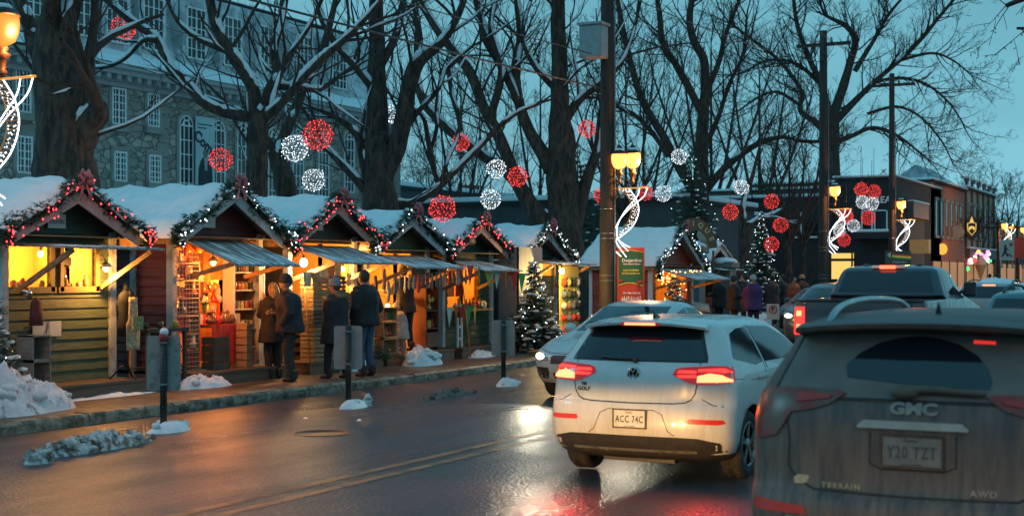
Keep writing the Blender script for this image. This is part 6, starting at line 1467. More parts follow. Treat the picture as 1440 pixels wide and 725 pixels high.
for k in range(5):
    p = lerp(a, b, .12 + k * .19); q = MB(); c = random.Random(k)
    q.grid(lambda u, v: V((lerp(-.11, .11, u) * (1 + .1 * math.sin(v * 5)), .012 * math.sin(u * 9 + k), -.26 * v)), 6, 5); o = good('hung_garment', ('cream baby garment first on the clothes line', 'grey knitted garment second on the clothes line', 'white garment in the middle of the clothes line', 'striped garment fourth on the clothes line', 'pale garment last on the clothes line')[k], 'garment', q, M('garment %d' % k, ((.6, .52, .42), (.3, .3, .3), (.62, .6, .55), (.4, .2, .15), (.5, .48, .4))[k], .9, var=.4, scale=18), p); mo = o.modifiers.new('s', 'SOLIDIFY'); mo.thickness = .012
for k, (px, py) in enumerate([(440, 392), (458, 390), (476, 384), (490, 392)]):
    g = thing('plush_toy', ('small plush toy leftmost on the crate stack', 'plush toy with dark head beside the leftmost toy', 'plush toy with brown head high on the crates', 'pale plush toy by the second bulb')[k], 'plush toy', at_t(px, py, 14.62)); q = MB(); q.ball((0, 0, -.05), .07, 10, (1, .8, 1)); q.ball((0, -.01, .05), .055, 10); q.ball((-.04, 0, .10), .02, 6); q.ball((.04, 0, .10), .02, 6); q.build('body', M('plush %d' % k, ((.5, .42, .3), (.12, .08, .06), (.25, .13, .08), (.6, .55, .48))[k], .95, var=.2, scale=30), g); q = MB(); q.ball((-.02, -.06, .06), .008, 6); q.ball((.02, -.06, .06), .008, 6); q.build('eyes', BLACKM, g)
# display crates on the right side of stall 3 / left of 4
for k, (px, py, w, h) in enumerate([(536, 442, .5, .26), (536, 470, .5, .30), (536, 498, .5, .30)]):
    p = at_t(px, py, 14.5); g = thing('wooden_crate', ('open crate of small goods topmost of the lit stack', 'middle open crate of the lit stack', 'bottom open crate of the lit stack')[k], 'crate', (p.x, 14.45, FZ + (2 - k) * .32)); q = MB(); q.box(0, w, .26, .28, 0, h); q.box(0, .02, 0, .26, 0, h); q.box(w - .02, w, 0, .26, 0, h); q.box(0, w, 0, .26, 0, .02); q.box(0, w, 0, .26, h - .02, h); q.build('box', CRATE_M, g)
    for j in range(4): put_trinket((p.x + .08 + j * .11, 14.58, FZ + (2 - k) * .32 + .022), rnd, 'trinket inside the lit stack of open crates', 'trinkets in the lit crates', .9)
q = MB(); rn = random.Random(7)
for _ in range(90): needles(q, V((rn.gauss(0, .13), rn.gauss(0, .1), abs(rn.gauss(0, .10)))), V((0, 0, .5)), 3, .13, rn, .012)
g = good('evergreen_arrangement', 'evergreen bunch with pine cones on the ground left of the olive stall', 'plant', q, GREENERY, at_z(538, 508, FZ) + V((0, 0, .05)))
# -- stall 4: mitten line, rack, figure
a, b = at_t(556, 388, 14.0), at_t(655, 379, 14.0); q = MB(); q.tube([V((0, 0, 0)), b - a], .006, 4); good('hanging_line', 'line of mittens and scarves under the awning of the olive stall', 'line', q, BLACKM, a)
for k in range(17):
    p = lerp(a, b, k / 16); h = .22 + .14 * random.Random(k * 3).random(); c = random.Random(k + 40).choice([(.10, .10, .14), (.35, .32, .30), (.28, .05, .05), (.08, .12, .2), (.2, .15, .12), (.5, .48, .45)])
    q = MB(); q.tube([(0, 0, 0), (0, 0, -h * .45), (.01, 0, -h * .8), (0, 0, -h)], [.028, .036, .045, .02], 8, sx=.5); q.ball((.035, 0, -h * .55), .022, 6, (1, .6, 1.5)); good('hanging_mitten', 'knitted mitten hanging on the line of the olive stall', 'mitten', q, M('knit %s' % str(c), c, .95, var=.5, scale=25), p, 'mittens on the line', rz=k * .4)
for k, (px, py) in enumerate([(528, 395), (540, 385), (546, 402)]):
    q = MB(); q.tube([(0, 0, .1), (.02, 0, -.1), (-.01, 0, -.3)], [.04, .06, .05], 8, sx=.5); good('hanging_scarf', ('dark scarf hung left of the olive stall opening', 'patterned scarf beside the dark scarf', 'pale scarf lowest of the three')[k], 'scarf', q, M('scarf %d' % k, ((.08, .06, .06), (.25, .18, .16), (.45, .40, .35))[k], .95, var=.5, scale=20), at_t(px, py, 14.5))
p = at_t(590, 500, 14.75); g = thing('display_rack', 'tall reddish wooden display rack at the right of the olive stall opening', 'rack', (p.x, 14.6, FZ)); RW = M('reddish wood', (.15, .055, .03), .6, var=.25, scale=5)
for x in (0, .50): q = MB(); q.box(x, x + .03, 0, .35, 0, 1.25); q.build('side_panel', RW, g)
for z in (.05, .42, .78): q = MB(); q.box(.03, .50, 0, .35, z, z + .02); q.build('shelf', RW, g)
q = MB(); q.prism([(.0, 1.25), (.53, 1.25), (.5, 1.38), (.40, 1.44), (.13, 1.44), (.03, 1.38)], .30, .33); q.box(.03, .5, .33, .345, 0, 1.25); q.box(.03, .5, -.01, .01, .05, .35); q.build('back_panel', RW, g)
for z in (.441, .801, 1.05):
    for k in range(4): put_trinket((p.x + .08 + k * .12, 14.72, FZ + z if z < 1 else FZ + .95), rnd, 'small knitted good on the reddish display rack', 'goods on the reddish rack', .9)
# -- stall 5: pennants, window dressing
PC = [(.5, .03, .02), (.6, .58, .52), (.03, .30, .08), (.6, .12, .02), (.55, .5, .1)]
for n_, (x0, y0, x1, y1, t, N, lb) in enumerate([(655, 372, 740, 385, 14.0, 7, 'pennant hanging from the awning edge of the stall with pennants'), (628, 432, 672, 430, 14.6, 5, 'pennant on the counter of the stall with pennants')]):
    for k in range(N):
        p = lerp(at_t(x0, y0, t), at_t(x1, y1, t), (k + .5) / N); h = (.42, .42)[n_]; q = MB(); w = .14; q.prism([(-w, 0), (w, 0), (w * .2 * ((k % 3) - 1), -h)], -.004, .004); good('pennant', lb, 'pennant', q, M('pennant %d' % ((k * 2 + n_) % 5), PC[(k * 2 + n_) % 5], .8, var=.2), p, 'pennants of the green stall %s' % ('awning' if n_ == 0 else 'counter'), rz=.3 * math.sin(k * 2))
q = MB(); q.box(0, 1.6, 0, .22, 0, .04); good('counter_board', 'counter board below the opening of the stall with pennants', 'counter', q, LIT_Y, (26.45, 14.72, 1.10))
for k in range(9): put_trinket((26.55 + k * .16, 14.85, 1.142), rnd, 'small good on the counter of the stall with pennants', 'goods on the pennant stall counter', 1.25)
for k, c in enumerate([(.12, .30, .06), (.55, .45, .3), (.5, .3, .1), (.35, .08, .05)]): q = MB(); q.box(0, .3, 0, .02, 0, .62); good('hung_cloth', ('green cloth', 'cream cloth', 'orange cloth', 'dark red cloth')[k] + ' hung inside the stall with pennants', 'cloth', q, M('hung cloth %d' % k, c, .85, var=.3, scale=8), (26.55 + k * .36, 15.45, 1.4))
g = thing('step_ladder', 'low white picket propped beside the green stall door', 'picket', (26.2, 14.6, FZ)); q = MB()
for x in (0, .17): q.box(x, x + .06, 0, .03, 0, .62)
q.build('rail', WHITEP, g); q = MB()
for z in (.15, .40): q.box(.06, .17, .005, .025, z, z + .05)
q.build('rung', WHITEP, g)
# -- stall 6: hats on a yellow board, grey side board
g = thing('hat_board', 'lit yellow board hung with rows of knitted hats by the grey stall', 'display board', (30.35, 14.15, GZ + .1)); q = MB(); q.box(0, 1.05, 0, .03, 0, 1.85); q.build('board', M('yellow board', (.62, .48, .12), .6, var=.08), g); q = MB(); q.box(-.05, 0, -.25, .2, 0, .05); q.box(1.05, 1.1, -.25, .2, 0, .05); q.build('foot', WOOD, g)
hr = random.Random(21); HC = [(.03, .03, .035), (.45, .05, .03), (.12, .15, .2), (.4, .38, .1), (.25, .12, .07), (.5, .45, .4), (.06, .1, .05)]
for r_ in range(5):
    for c_ in range(4):
        c = HC[hr.randrange(7)]; g = thing('knit_hat', 'knitted hat with a bobble on the yellow board', 'hat', (30.49 + c_ * .26, 14.12, GZ + .45 + r_ * .28), group='knitted hats on the yellow board'); q = MB(); q.lathe([(.075, -.08), (.085, -.02), (.07, .04), (.03, .08)], 10); q.m = Matrix(); q.build('hat', M('hat wool %s' % str(c), c, .95, var=.3, scale=30), g); q = MB(); q.ball((0, 0, .10), .032, 8); c2 = HC[hr.randrange(7)]; q.build('bobble', M('hat wool %s' % str(c2), c2, .95), g); g.rotation_euler = (.4, hr.uniform(-.5, .5), 0)
a = at_t(742, 346, 14.2); q = MB(); q.box(0, .04, 0, .5, 0, 2.35); q.box(0, 1.25, 0, .03, 0, 2.35); good('side_screen', 'plain grey side screen between the christmas tree and the hat board', 'screen', q, M('grey painted board', (.24, .27, .28), .6, var=.1), (28.65, 14.4, GZ + .02))
# -- stall 7 dressing
g = thing('curtain_lights', 'curtain of amber fairy lights in the front of the bright red stall', 'fairy lights', (38.6, 14.9, 2.0)); q = MB(); cr_ = random.Random(3)
for k in range(90): q.octa((cr_.uniform(0, 2.4), cr_.uniform(-.1, .1) - (.5 if k < 30 else 0), -abs(cr_.gauss(0, .45)) if k > 30 else -.1 * cr_.random()), .022)
q.build('bulbs', BULB_A, g); q = MB(); 
for k in range(8): q.tube([(k * .33, 0, .02), (k * .33, 0, -1)], .004, 3)
q.build('cords', BLACKM, g)
# ---------------------------------------------------------------- signs and posts
SIGNBACK = M('back of sign plate', (.30, .29, .28), .55, metal=.1, var=.1, dirt=((.18, .16, .14), .4, 8))
def road_sign(px, py, top, pl, label, red=False, tone=None):
    b = at_z(px, py, 0); D = depth(b); h = EYE + (HY - top) * D / FOC
    g = thing('road_sign', label, 'road sign', (b.x, b.y, 0), rz=R(-63), group='road signs seen from behind'); q = MB(); q.tube([(0, 0, 0), (0, 0, h)], .042, 10); q.build('post', BLACKM, g)
    q = MB()
    for k in range(int(h / .05)): q.octa((0, -.042, .05 + k * .05), .006)
    q.build('post_holes', GREY_, g)
    w = (pl[2] - pl[0]) * D / FOC; z0 = EYE + (HY - pl[3]) * D / FOC; z1 = EYE + (HY - pl[1]) * D / FOC; cx = ((pl[0] + pl[2]) / 2 - px) * D / FOC; r = .04
    pts = []
    for (ux, uz, a0) in ((w / 2 - r, z1 - r, 0), (-w / 2 + r, z1 - r, 90), (-w / 2 + r, z0 + r, 180), (w / 2 - r, z0 + r, 270)):
        for k in range(5): a = R(a0 + k * 22.5); pts.append((cx + ux + r * math.cos(a), uz + r * math.sin(a)))
    q = MB(); q.prism(pts, .045, .050); q.build('sign_plate', tone or SIGNBACK, g)
    q = MB()
    for z in (z0 + .08, z1 - .08): q.box(-.05, .05, -.045, .044, z - .012, z + .012)
    q.build('clamp', GREY_, g)
    if red: q = MB(); q.lathe([(.05, h - .06), (.055, h), (.045, h + .05), (.02, h + .10), (.0, h + .12)], 12); q.build('red_cap', M('red cap', (.5, .05, .06), .5), g); q = MB(); q.ball((.01, -.01, h + .05), .055, 10, (1, 1, .9)); q.build('snow_cap', SNOW, g)
    return b
b1 = road_sign(230, 606, 472, (205, 472, 253, 549), 'nearest grey-backed sign, its black post topped by a red and white cap', True)
b2 = road_sign(490, 573, 458, (469, 458, 509, 519), 'middle of the three blank-backed signs, in front of the woman with the fur hood', tone=M('brownish sign back', (.33, .28, .26), .55, var=.1))
b3 = road_sign(708, 542, 450, (691, 450, 724, 500), 'blank-backed sign farthest of the three, beside the white car with headlights', tone=M('brownish sign back', (.33, .28, .26), .55))
def front_sign(px, pt, pb, half, Y, label, name='no_parking_sign'):
    p = at_Y(px, (pt + pb) / 2, Y); w = half * 2 * Y / FOC; h = (pb - pt) * Y / FOC
    g = thing(name, label, 'road sign', (p.x, p.y, 0), rz=R(-66)); q = MB(); q.tube([(0, .03, 0), (0, .03, p.z + h / 2)], .03, 8); q.build('post', BLACKM, g); q = MB(); q.box(-w / 2, w / 2, -.012, 0, p.z - h / 2, p.z + h / 2); q.build('sign_plate', M('sign face white', (.55, .50, .45), .5, var=.05), g, bevel=.004)
    return g, p.z, w, h
g, z, w, h = front_sign(1087, 427, 449, 9, 39, 'small white no-parking sign with a barred letter P, left of the pickup')
q = MB(); r = w * .30; q.tube([(r * math.cos(a), -.016, z + h * .15 + r * math.sin(a)) for a in [k * math.pi / 12 for k in range(25)]], .014, 6); q.beam((-r * .7, -.019, z + h * .15 + r * .7), (r * .7, -.019, z + h * .15 - r * .7), .004, .022, (0, 1, 0)); q.build('red_ring', M('sign red', (.45, .02, .02), .5), g); lettering('P', .17, BLACKM, g, face_mat((0, -.0155, z + h * .15), (1, 0, 0), (0, 0, 1)), bold=.006)
g, z, w, h = front_sign(1416, 337, 366, 10, 88, 'pinkish-white pedestrian crossing sign far down the street', 'crossing_sign')
q = MB(); q.ball((-.1, -.03, z + .28), .06, 8); q.beam((-.1, -.03, z + .22), (-.12, -.03, z - .05), .04, .12); q.beam((-.12, -.03, z - .05), (-.28, -.03, z - .38), .04, .08); q.beam((-.12, -.03, z - .05), (.05, -.03, z - .38), .04, .08); q.beam((-.1, -.03, z + .15), (.08, -.03, z), .04, .06); q.build('walking_figure', BLACKM, g)
q = MB(); q.prism([(.12, z + .42), (.38, z + .42), (.25, z + .2)], -.04, -.015); q.build('red_triangle', M('sign red', (.45, .02, .02)), g); q = MB(); q.beam((.05, -.03, z - .2), (.32, -.03, z - .42), .03, .05); q.build('arrow', BLACKM, g)
# direction board on the lone pole
p = at_Y(1258, 362, 61); g = thing('direction_board', 'dark board with red, yellow, green stripes and a white arrow on the lone pole', 'sign', (62.5, p.y, p.z), rz=R(-66)); q = MB(); q.box(-.55, .55, -.03, 0, -.30, .30); q.build('board', M('board black', (.02, .03, .025), .5, emit=(.2, .25, .2), es=.05), g)
for k, (c, e) in enumerate((((.6, .05, .04), .2), ((.7, .5, .05), .2), ((.03, .25, .08), .15))): q = MB(); q.prism([(-.25, .16 - k * .06), (.55, .10 - k * .06), (.55, .04 - k * .06), (-.25, .10 - k * .06)], -.036, -.031); q.build('stripe', M('stripe %d' % k, c, .5, emit=c, es=e), g)
q = MB(); q.prism([(-.48, .12), (-.32, .26), (-.32, -.02)], -.037, -.031); q.build('arrow', WHITEP, g); lettering('Desjardins', .14, WHITEP, g, face_mat((.05, -.034, -.18), (1, 0, 0), (0, 0, 1)))
# vertical welcome banner by the transformer pole
a = at_Y(868, 361, 35.5); b = at_Y(902, 424, 35.5); hh = 1.45; ww = .68; g = thing('street_banner', 'green and red welcome banner standing right of the transformer pole', 'banner', (a.x, a.y, b.z - .1), rz=R(-66))
q = MB(); q.box(0, ww, 0, .02, 0, hh); q.build('frame', M('banner red', (.42, .045, .02), .5, var=.1, emit=(.42, .045, .02), es=.15), g)
gp = [(.035, .52)] + [(.035 + (ww - .07) * k / 8, .50 + .07 * math.sin(k / 8 * 3.1 + .2)) for k in range(9)] + [(ww - .035, 1.34), (ww * .5, 1.38), (.035, 1.34)]
q = MB(); q.prism(gp[1:], -.008, -.001); q.build('green_field', M('banner green', (.015, .10, .05), .5, var=.1, emit=(.02, .14, .06), es=.12), g)
q = MB(); q.tube([(p[0], -.012, p[1]) for p in gp[1:10]], .014, 5); q.tube([(.03, -.012, 1.34), (ww * .5, -.012, 1.385), (ww - .03, -.012, 1.33)], .012, 5); q.build('gold_line', M('banner gold', (.6, .4, .05), .5, emit=(.6, .4, .05), es=.2), g)
q = MB(); q.tube([(.09, -.02, .62), (.09, -.03, .60)], [.055, .05], 10); q.tube([(.52, -.02, .56), (.60, -.02, .62)], [.06, .02], 8); q.build('bauble_print', M('banner red', (.4, .04, .02)), g)
WL = M('banner lettering white', (.7, .7, .68), .5, emit=(.7, .7, .68), es=.15); YLT = M('banner lettering yellow', (.65, .55, .08), .5, emit=(.65, .55, .08), es=.15)
for tx, sz, z, m_, x in (('Desjardins', .115, 1.13, WL, .36), ('Caisse Pierre-Le Gardeur', .042, 1.04, WL, .36), ('vous souhaite', .072, .89, YLT, .34), ('la bienvenue au', .072, .81, YLT, .34), ('Du Marché de', .075, .32, WL, .36), ('Noël', .17, .18, WL, .42)): lettering(tx, sz, m_, g, face_mat((x, -.014, z), (1, 0, 0), (0, 0, 1)), bold=.0015)
q = MB(); 
for k in range(3): q.prism([(.10 + k * .05, .13), (.15 + k * .05, .13), (.125 + k * .05, .24 + .03 * (k % 2))], -.014, -.003)
q.build('fir_print', WL, g)
q = MB(); q.tube([(0, .04, -2.2), (0, .04, hh)], .03, 8); q.build('post', BLACKM, g)
# small signs down the street
def hung_sign(px, py, rx, rz_, Y, label, mat, kind='round', lit=None):
    p = at_Y(px, py, Y); a, b = rx * Y / FOC, rz_ * Y / FOC; g = thing('shop_sign', label, 'shop sign', p, rz=R(-66)); q = MB(); q.prism([(a * math.cos(k * math.pi / 10), b * math.sin(k * math.pi / 10)) for k in range(20)], -.08, .08); q.build('sign_face', mat, g); q = MB(); q.beam((0, 0, b), (0, 0, b + .25), .04, .04); q.beam((-a, .0, b + .25), (a * .2, .0, b + .25), .05, .05); q.build('bracket', BLACKM, g); return g, a, b
g, a, b = hung_sign(1366, 321, 8, 17, 100, 'dark oval hanging sign with a lit gold shield emblem', M('sign black', (.015, .015, .015), .4)); GO = E('gold emblem', (1, .65, .15), .9)
q = MB(); sh = [(-.30, .34), (0, .42), (.30, .34), (.27, -.15), (0, -.48), (-.27, -.15), (-.30, .34)]; q.tube([(x, -.1, z) for x, z in sh], .03, 5); q.build('shield_outline', GO, g); q = MB(); q.prism([(-.22, -.12), (-.20, .08), (-.05, .17), (.12, .14), (.22, .05), (.20, -.12), (.12, -.12), (.10, -.02), (-.08, -.02), (-.12, -.12)], -.12, -.085); q.build('animal_emblem', GO, g); q = MB(); q.prism([(-.15, .42), (.15, .42), (0, .85)], -.10, -.085); q.build('gold_cap', GO, g)
hung_sign(1345, 326, 11, 9, 96, 'pale grey snow-topped oval hanging sign', M('grey sign', (.25, .24, .22), .6, var=.2)); hung_sign(1325, 350, 7, 8, 92, 'round yellow glowing hanging sign', E('yellow lit sign', (1, .55, .06), 1.0))
p = at_Y(1379, 378, 104); g = thing('ice_cream_sign', 'ice cream cone shaped shop sign among coloured lights', 'shop sign', p); q = MB(); q.lathe([(.0, -.9), (.42, .3), (.0, .3)], 14); q.build('cone', M('wafer', (.45, .3, .12), .6), g); q = MB(); q.ball((0, 0, .45), .42, 12); q.ball((.1, 0, .8), .25, 10); q.build('ice_cream', M('cream', (.6, .4, .35), .5, emit=(1, .5, .4), es=.1), g)
rnd = random.Random(31)
for k in range(46):
    c = rnd.choice([(1, .06, .04), (.05, 1, .25), (1, .3, .6), (1, .9, .7), (.6, 1, .5), (1, .5, .1)]); p = at_Y(rnd.uniform(1350, 1393), rnd.gauss(365, 6), rnd.uniform(100, 108)); q = MB(); q.ball((0, 0, 0), rnd.uniform(.10, .2), 8)
    good('lit_lantern', 'coloured glowing lantern in the cluster around the ice cream sign', 'lantern', q, E('lantern %s' % str(c), c, 2.2, False), p, 'coloured lanterns down the street')
for i, (px, py) in enumerate([(1436, 348), (1425, 353)]): p = at_Y(px, py, 96 + i * 6); q = MB(); q.box(-.45, .45, -.02, .02, -.7, .7); good('red_banner', ('red banner at the right picture edge', 'second red banner beside the right edge')[i], 'banner', q, M('red banner cloth', (.30, .05, .03), .7, var=.3), p, rz=R(-66))
# ---------------------------------------------------------------- gate pillars, arch, lanterns
PIL = M('grey cut pillar stone', (.17, .17, .165), .8, var=.2, scale=2, bump=.4)
for i, (px, Y, w, top, lb) in enumerate([(975, 47, .62, 346, 'thick stone gate pillar with a snow cap behind the bright red stall'), (1018, 49, .66, 368, 'lower stone gate pillar with a snow cap beside the small red stall')]):
    p = at_Y(px, HY, Y); zt = EYE + (HY - top) * Y / FOC; g = thing('gate_pillar', lb, 'pillar', (p.x, p.y, GZ)); q = MB(); q.box(-w / 2, w / 2, -w / 2, w / 2, 0, zt - GZ - .2); q.build('shaft', PIL, g, bevel=.02); q = MB(); q.box(-w / 2 - .1, w / 2 + .1, -w / 2 - .1, w / 2 + .1, zt - GZ - .198, zt - GZ); q.build('cap', PIL, g); q = MB(); q.ball((0, 0, zt - GZ), w * .72, 14, (1, 1, .33)); q.build('snow_cap', SNOW, g)
p = at_Y(992, 333, 47.4); g = thing('gate_lantern', 'unlit pale lantern on top of the gate pillar', 'lantern', V((p.x, p.y, p.z - .55))); q = MB(); q.lathe([(.09, 0), (.14, .05), (.07, .12), (.05, .2), (.12, .26)], 10); q.build('base', BLACKM, g); q = MB(); q.lathe([(.13, .27), (.30, .62), (.26, .72), (.16, .88), (.05, .98)], 6); q.build('lamp_glass', M('pale lantern glass', (.42, .38, .28), .3, var=.1), g)
p0, p1 = at_Y(957, 345, 46), at_Y(992, 362, 46); g = thing('arch_sign', 'curved wooden arch sign with dark letters above the gate', 'sign', at_Y(975, 352, 46), rz=R(-66)); q = MB(); r0, r1 = .50, .78; n = 14; ang = [R(5 + 170 * k / n) for k in range(n + 1)]
q.prism([(r0 * math.cos(a), r0 * 1.35 * math.sin(a)) for a in ang] + [(r1 * math.cos(a), r1 * 1.35 * math.sin(a)) for a in reversed(ang)], -.03, .03); q.build('arch_board', M('arch wood', (.15, .08, .04), .6, var=.2), g)
for k, ch in enumerate('RELIQUE'): a = R(155 - k * 21.6); lettering(ch, .22, M('cream letters', (.55, .45, .28), .6), g, face_mat((.64 * math.cos(a), -.035, .64 * 1.35 * math.sin(a)), (math.sin(a), 0, -math.cos(a)), (math.cos(a), 0, math.sin(a))), bold=.006, depth_=.01)
q = MB(); 
for s in (1, -1): q.tube([(s * .64, 0, .0), (s * .64, 0, -1.6)], .04, 6)
q.build('post', DWOOD, g)
p = at_Y(977, 425, 44); g = thing('info_panel', 'slanted pale information panel before the people at the gate', 'panel', (p.x, p.y, GZ), rz=R(-66)); q = MB(); q.add([(-.45, -.3, .78), (.45, -.3, .62), (.45, .25, .82), (-.45, .25, .98), (-.45, -.3, .74), (.45, -.3, .58), (.45, .25, .78), (-.45, .25, .94)], [(0, 1, 2, 3), (4, 7, 6, 5), (0, 4, 5, 1), (1, 5, 6, 2), (2, 6, 7, 3), (3, 7, 4, 0)]); q.build('board', M('panel pale', (.35, .40, .38), .5), g); q = MB(); q.box(-.05, .05, -.05, .05, 0, .8); q.build('leg', BLACKM, g)
# ---------------------------------------------------------------- snow heaps and firs
fir('big snow-laden fir cropped by the left picture edge', V((at_t(-14, HY, 14.7).x, 14.7, GZ)), 1.5, .46, 3, snow=1.1, lights=BULB_W, nlights=26)
fir('fir hung with white lights in front of the grey side screen', V((at_t(738, HY, 14.25).x, 14.0, GZ + .1)), 1.98, .62, 5, snow=.6, lights=BULB_W, nlights=60, dens=1.15)
fir('small snowy fir with white lights by the bright red stall', V((at_t(931, HY, 14.9).x, 14.5, GZ)), 1.75, .52, 7, snow=1.2, lights=BULB_W, nlights=40)
p = at_Y(1070, HY, 58); fir('tall narrow fir with white and blue lights behind the shoppers', V((p.x, p.y, GZ)), 4.4, .95, 9, snow=.5, lights=BULB_W, nlights=120, dens=.8)
p = at_Y(972, HY, 54); fir('dark wide spruce with sparse white lights behind the gate arch', V((p.x, p.y, GZ)), 6.6, 1.9, 11, snow=.25, lights=BULB_W, nlights=50, dens=.55)
p = at_Y(848, HY, 52); fir('dark spruce behind the pole and the bright red stall', V((p.x, p.y, GZ)), 5.4, 1.9, 12, snow=.12, dens=.5)
p = at_Y(812, HY, 60); fir('dark spruce beside the thickest trunk', V((p.x, p.y, GZ)), 7.4, 2.0, 13, snow=.05, dens=.5)
a = at_z(30, 580, GZ); snow_heap('snow_heap', 'big heap of white snow under the cropped fir at the left edge', V((a.x - .15, 14.0, GZ)), 1.4, .70, .46, 14, M('grey ploughed snow', (.66, .68, .70), .8, var=.12, scale=9, bump=1, bscale=16, dirt=((.25, .2, .16), .18, 6)), 80, .55, chunk=60)
snow_heap('snow_heap', 'low snow bank at the foot of the dark red stall deck', V((17.6, 14.35, GZ)), .70, .30, .20, 5, SNOW, 40, .6, chunk=12)
snow_heap('snow_heap', 'snow patch behind the couple at the end of the crate stack', V((21.9, 14.35, GZ)), .5, .3, .22, 6, SNOW, 30, .4, chunk=6)
a = at_z(600, 512, GZ); snow_heap('snow_heap', 'rough bluish snow heap in front of the olive stall rack', V((a.x - .15, 14.05, GZ)), .70, .34, .32, 8, SNOW, 56, .7, chunk=40)
snow_heap('snow_heap', 'small snow heap under the yellow pole', V((26.7, 14.3, GZ)), .6, .25, .14, 9, SNOW, 30, .4, chunk=6)
snow_heap('snow_heap', 'snow patch at the foot of the lit fir', V((30.4, 13.9, GZ)), 1.3, .4, .28, 10, SNOW, 34, .4, chunk=12)
snow_heap('snow_heap', 'snow bank behind the no-parking sign', V((46.5, 14.6, GZ)), 2.2, .8, .5, 15, SNOW, 34, .4, chunk=10)
snow_heap('snow_heap', 'thin snow strip along the deck of the first two stalls', V((15.6, 14.38, GZ)), 1.1, .12, .06, 17, SNOW, 40, .5)
for b_, r_, s_ in ((b1, .42, 21), (b2, .34, 22), (b3, .36, 23)): snow_heap('snow_heap', ('white snow clump at the post of the nearest sign', 'white snow clump at the post of the middle sign', 'white snow clump at the post of the farthest sign')[s_ - 21], b_ + V((.05, -.05, .002)), r_, r_ * .55, .13, s_, SNOW, 34, .35, chunk=4)
a = at_z(130, 633, 0); snow_heap('dirty_snow', 'row of brown dirty slush left of the nearest sign', a + V((.1, .05, .002)), 1.1, .22, .17, 31, DSNOW, 80, .7, chunk=34)
a = at_z(55, 650, 0); snow_heap('dirty_snow', 'small chunk of slush at the end of the brown row', a + V((0, 0, .002)), .22, .14, .12, 33, DSNOW, 30, .6, chunk=6)
a = at_z(634, 557, 0); snow_heap('dirty_snow', 'low dark slush ridge beside the parking line', a + V((0, 0, .002)), .95, .16, .10, 35, M('dark slush', (.12, .11, .095), .8, var=.4, scale=12, bump=1, bscale=18), 60, .7, chunk=16)
a = at_z(516, 570, 0); snow_heap('snow_heap', 'lump of ice beside the middle sign post', a + V((0, 0, .002)), .16, .10, .14, 37, DSNOW, 24, .5, chunk=3)
for k, (px, py) in enumerate([(430, 588), (505, 591)]): a = at_z(px, py, 0); snow_heap('snow_heap', ('tiny snow crumb on the roadway', 'second tiny snow crumb on the roadway')[k], a + V((0, 0, .002)), .05, .04, .03, 50 + k, SNOW, 10, .3)
a = at_z(452, 609, 0); g = thing('manhole_cover', 'round iron manhole cover in the roadway', 'manhole cover', (a.x, a.y, .001)); q = MB(); q.lathe([(.34, -.02), (.34, .006), (.31, .008), (.31, .004), (0, .005)], 32); q.build('lid', M('cast iron', (.06, .055, .05), .4, metal=.8, var=.3, bump=.5), g)
# ---------------------------------------------------------------- people
P_ = R(90)
def pz(px, py, z=GZ): a = at_z(px, py, z); return V((a.x, a.y, z))
person('bald older man in a dark puffer jacket and cap, back turned, at the jar shelf', pz(408, 536), R(118), 1.74, coat=(.022, .022, .028), legs=(.03, .032, .03), hat=((.03, .03, .035), False), hair=(.3, .3, .3), arms=('pocket', 'front'), coat_len=.80, puff=1.36, sh=.20, lean=.08)
person('blonde woman in black beside the man at the jar shelf', pz(384, 532), R(75), 1.60, coat=(.018, .018, .02), legs=(.02, .02, .022), hair=(.45, .33, .18), longhair=True, arms=('face', 'down'), coat_len=.66, sh=.16, puff=1.22)
person('woman in a grey bobble hat and long black coat with a brown fur hood', pz(472, 532), R(100), 1.66, coat=(.02, .02, .024), legs=(.015, .015, .018), hat=((.22, .23, .26), True), hair=(.10, .06, .04), hood=(.28, .17, .10), coat_len=.62, arms=('down', 'down'), stride=.6, sh=.165, puff=1.32)
person('man in a black hooded jacket and blue jeans beside the fur-hooded woman', pz(514, 529), R(80), 1.82, coat=(.016, .016, .018), legs=(.05, .09, .15), hair=(.04, .03, .025), shoes=(.05, .03, .025), arms=('pocket', 'pocket'), coat_len=.84, sh=.20, puff=1.28, lean=.05)
person('dark figure leaning into the lit doorway of the olive stall', V((24.3, 14.72, FZ)), R(70), 1.72, coat=(.02, .02, .025), legs=(.02, .02, .02), hair=(.03, .02, .02), arms=('reach', 'reach'), lean=.12)
person('small person in a pale grey coat and beige fluffy hat crouched at the olive stall', pz(563, 511) + V((0, .0, .0)), R(60), 1.2, coat=(.32, .30, .30), legs=(.22, .22, .23), hat=((.48, .34, .22), True), hood=(.50, .38, .27), hair=(.3, .2, .1), arms=('front', 'down'), lean=.3, coat_len=.70, puff=1.2)
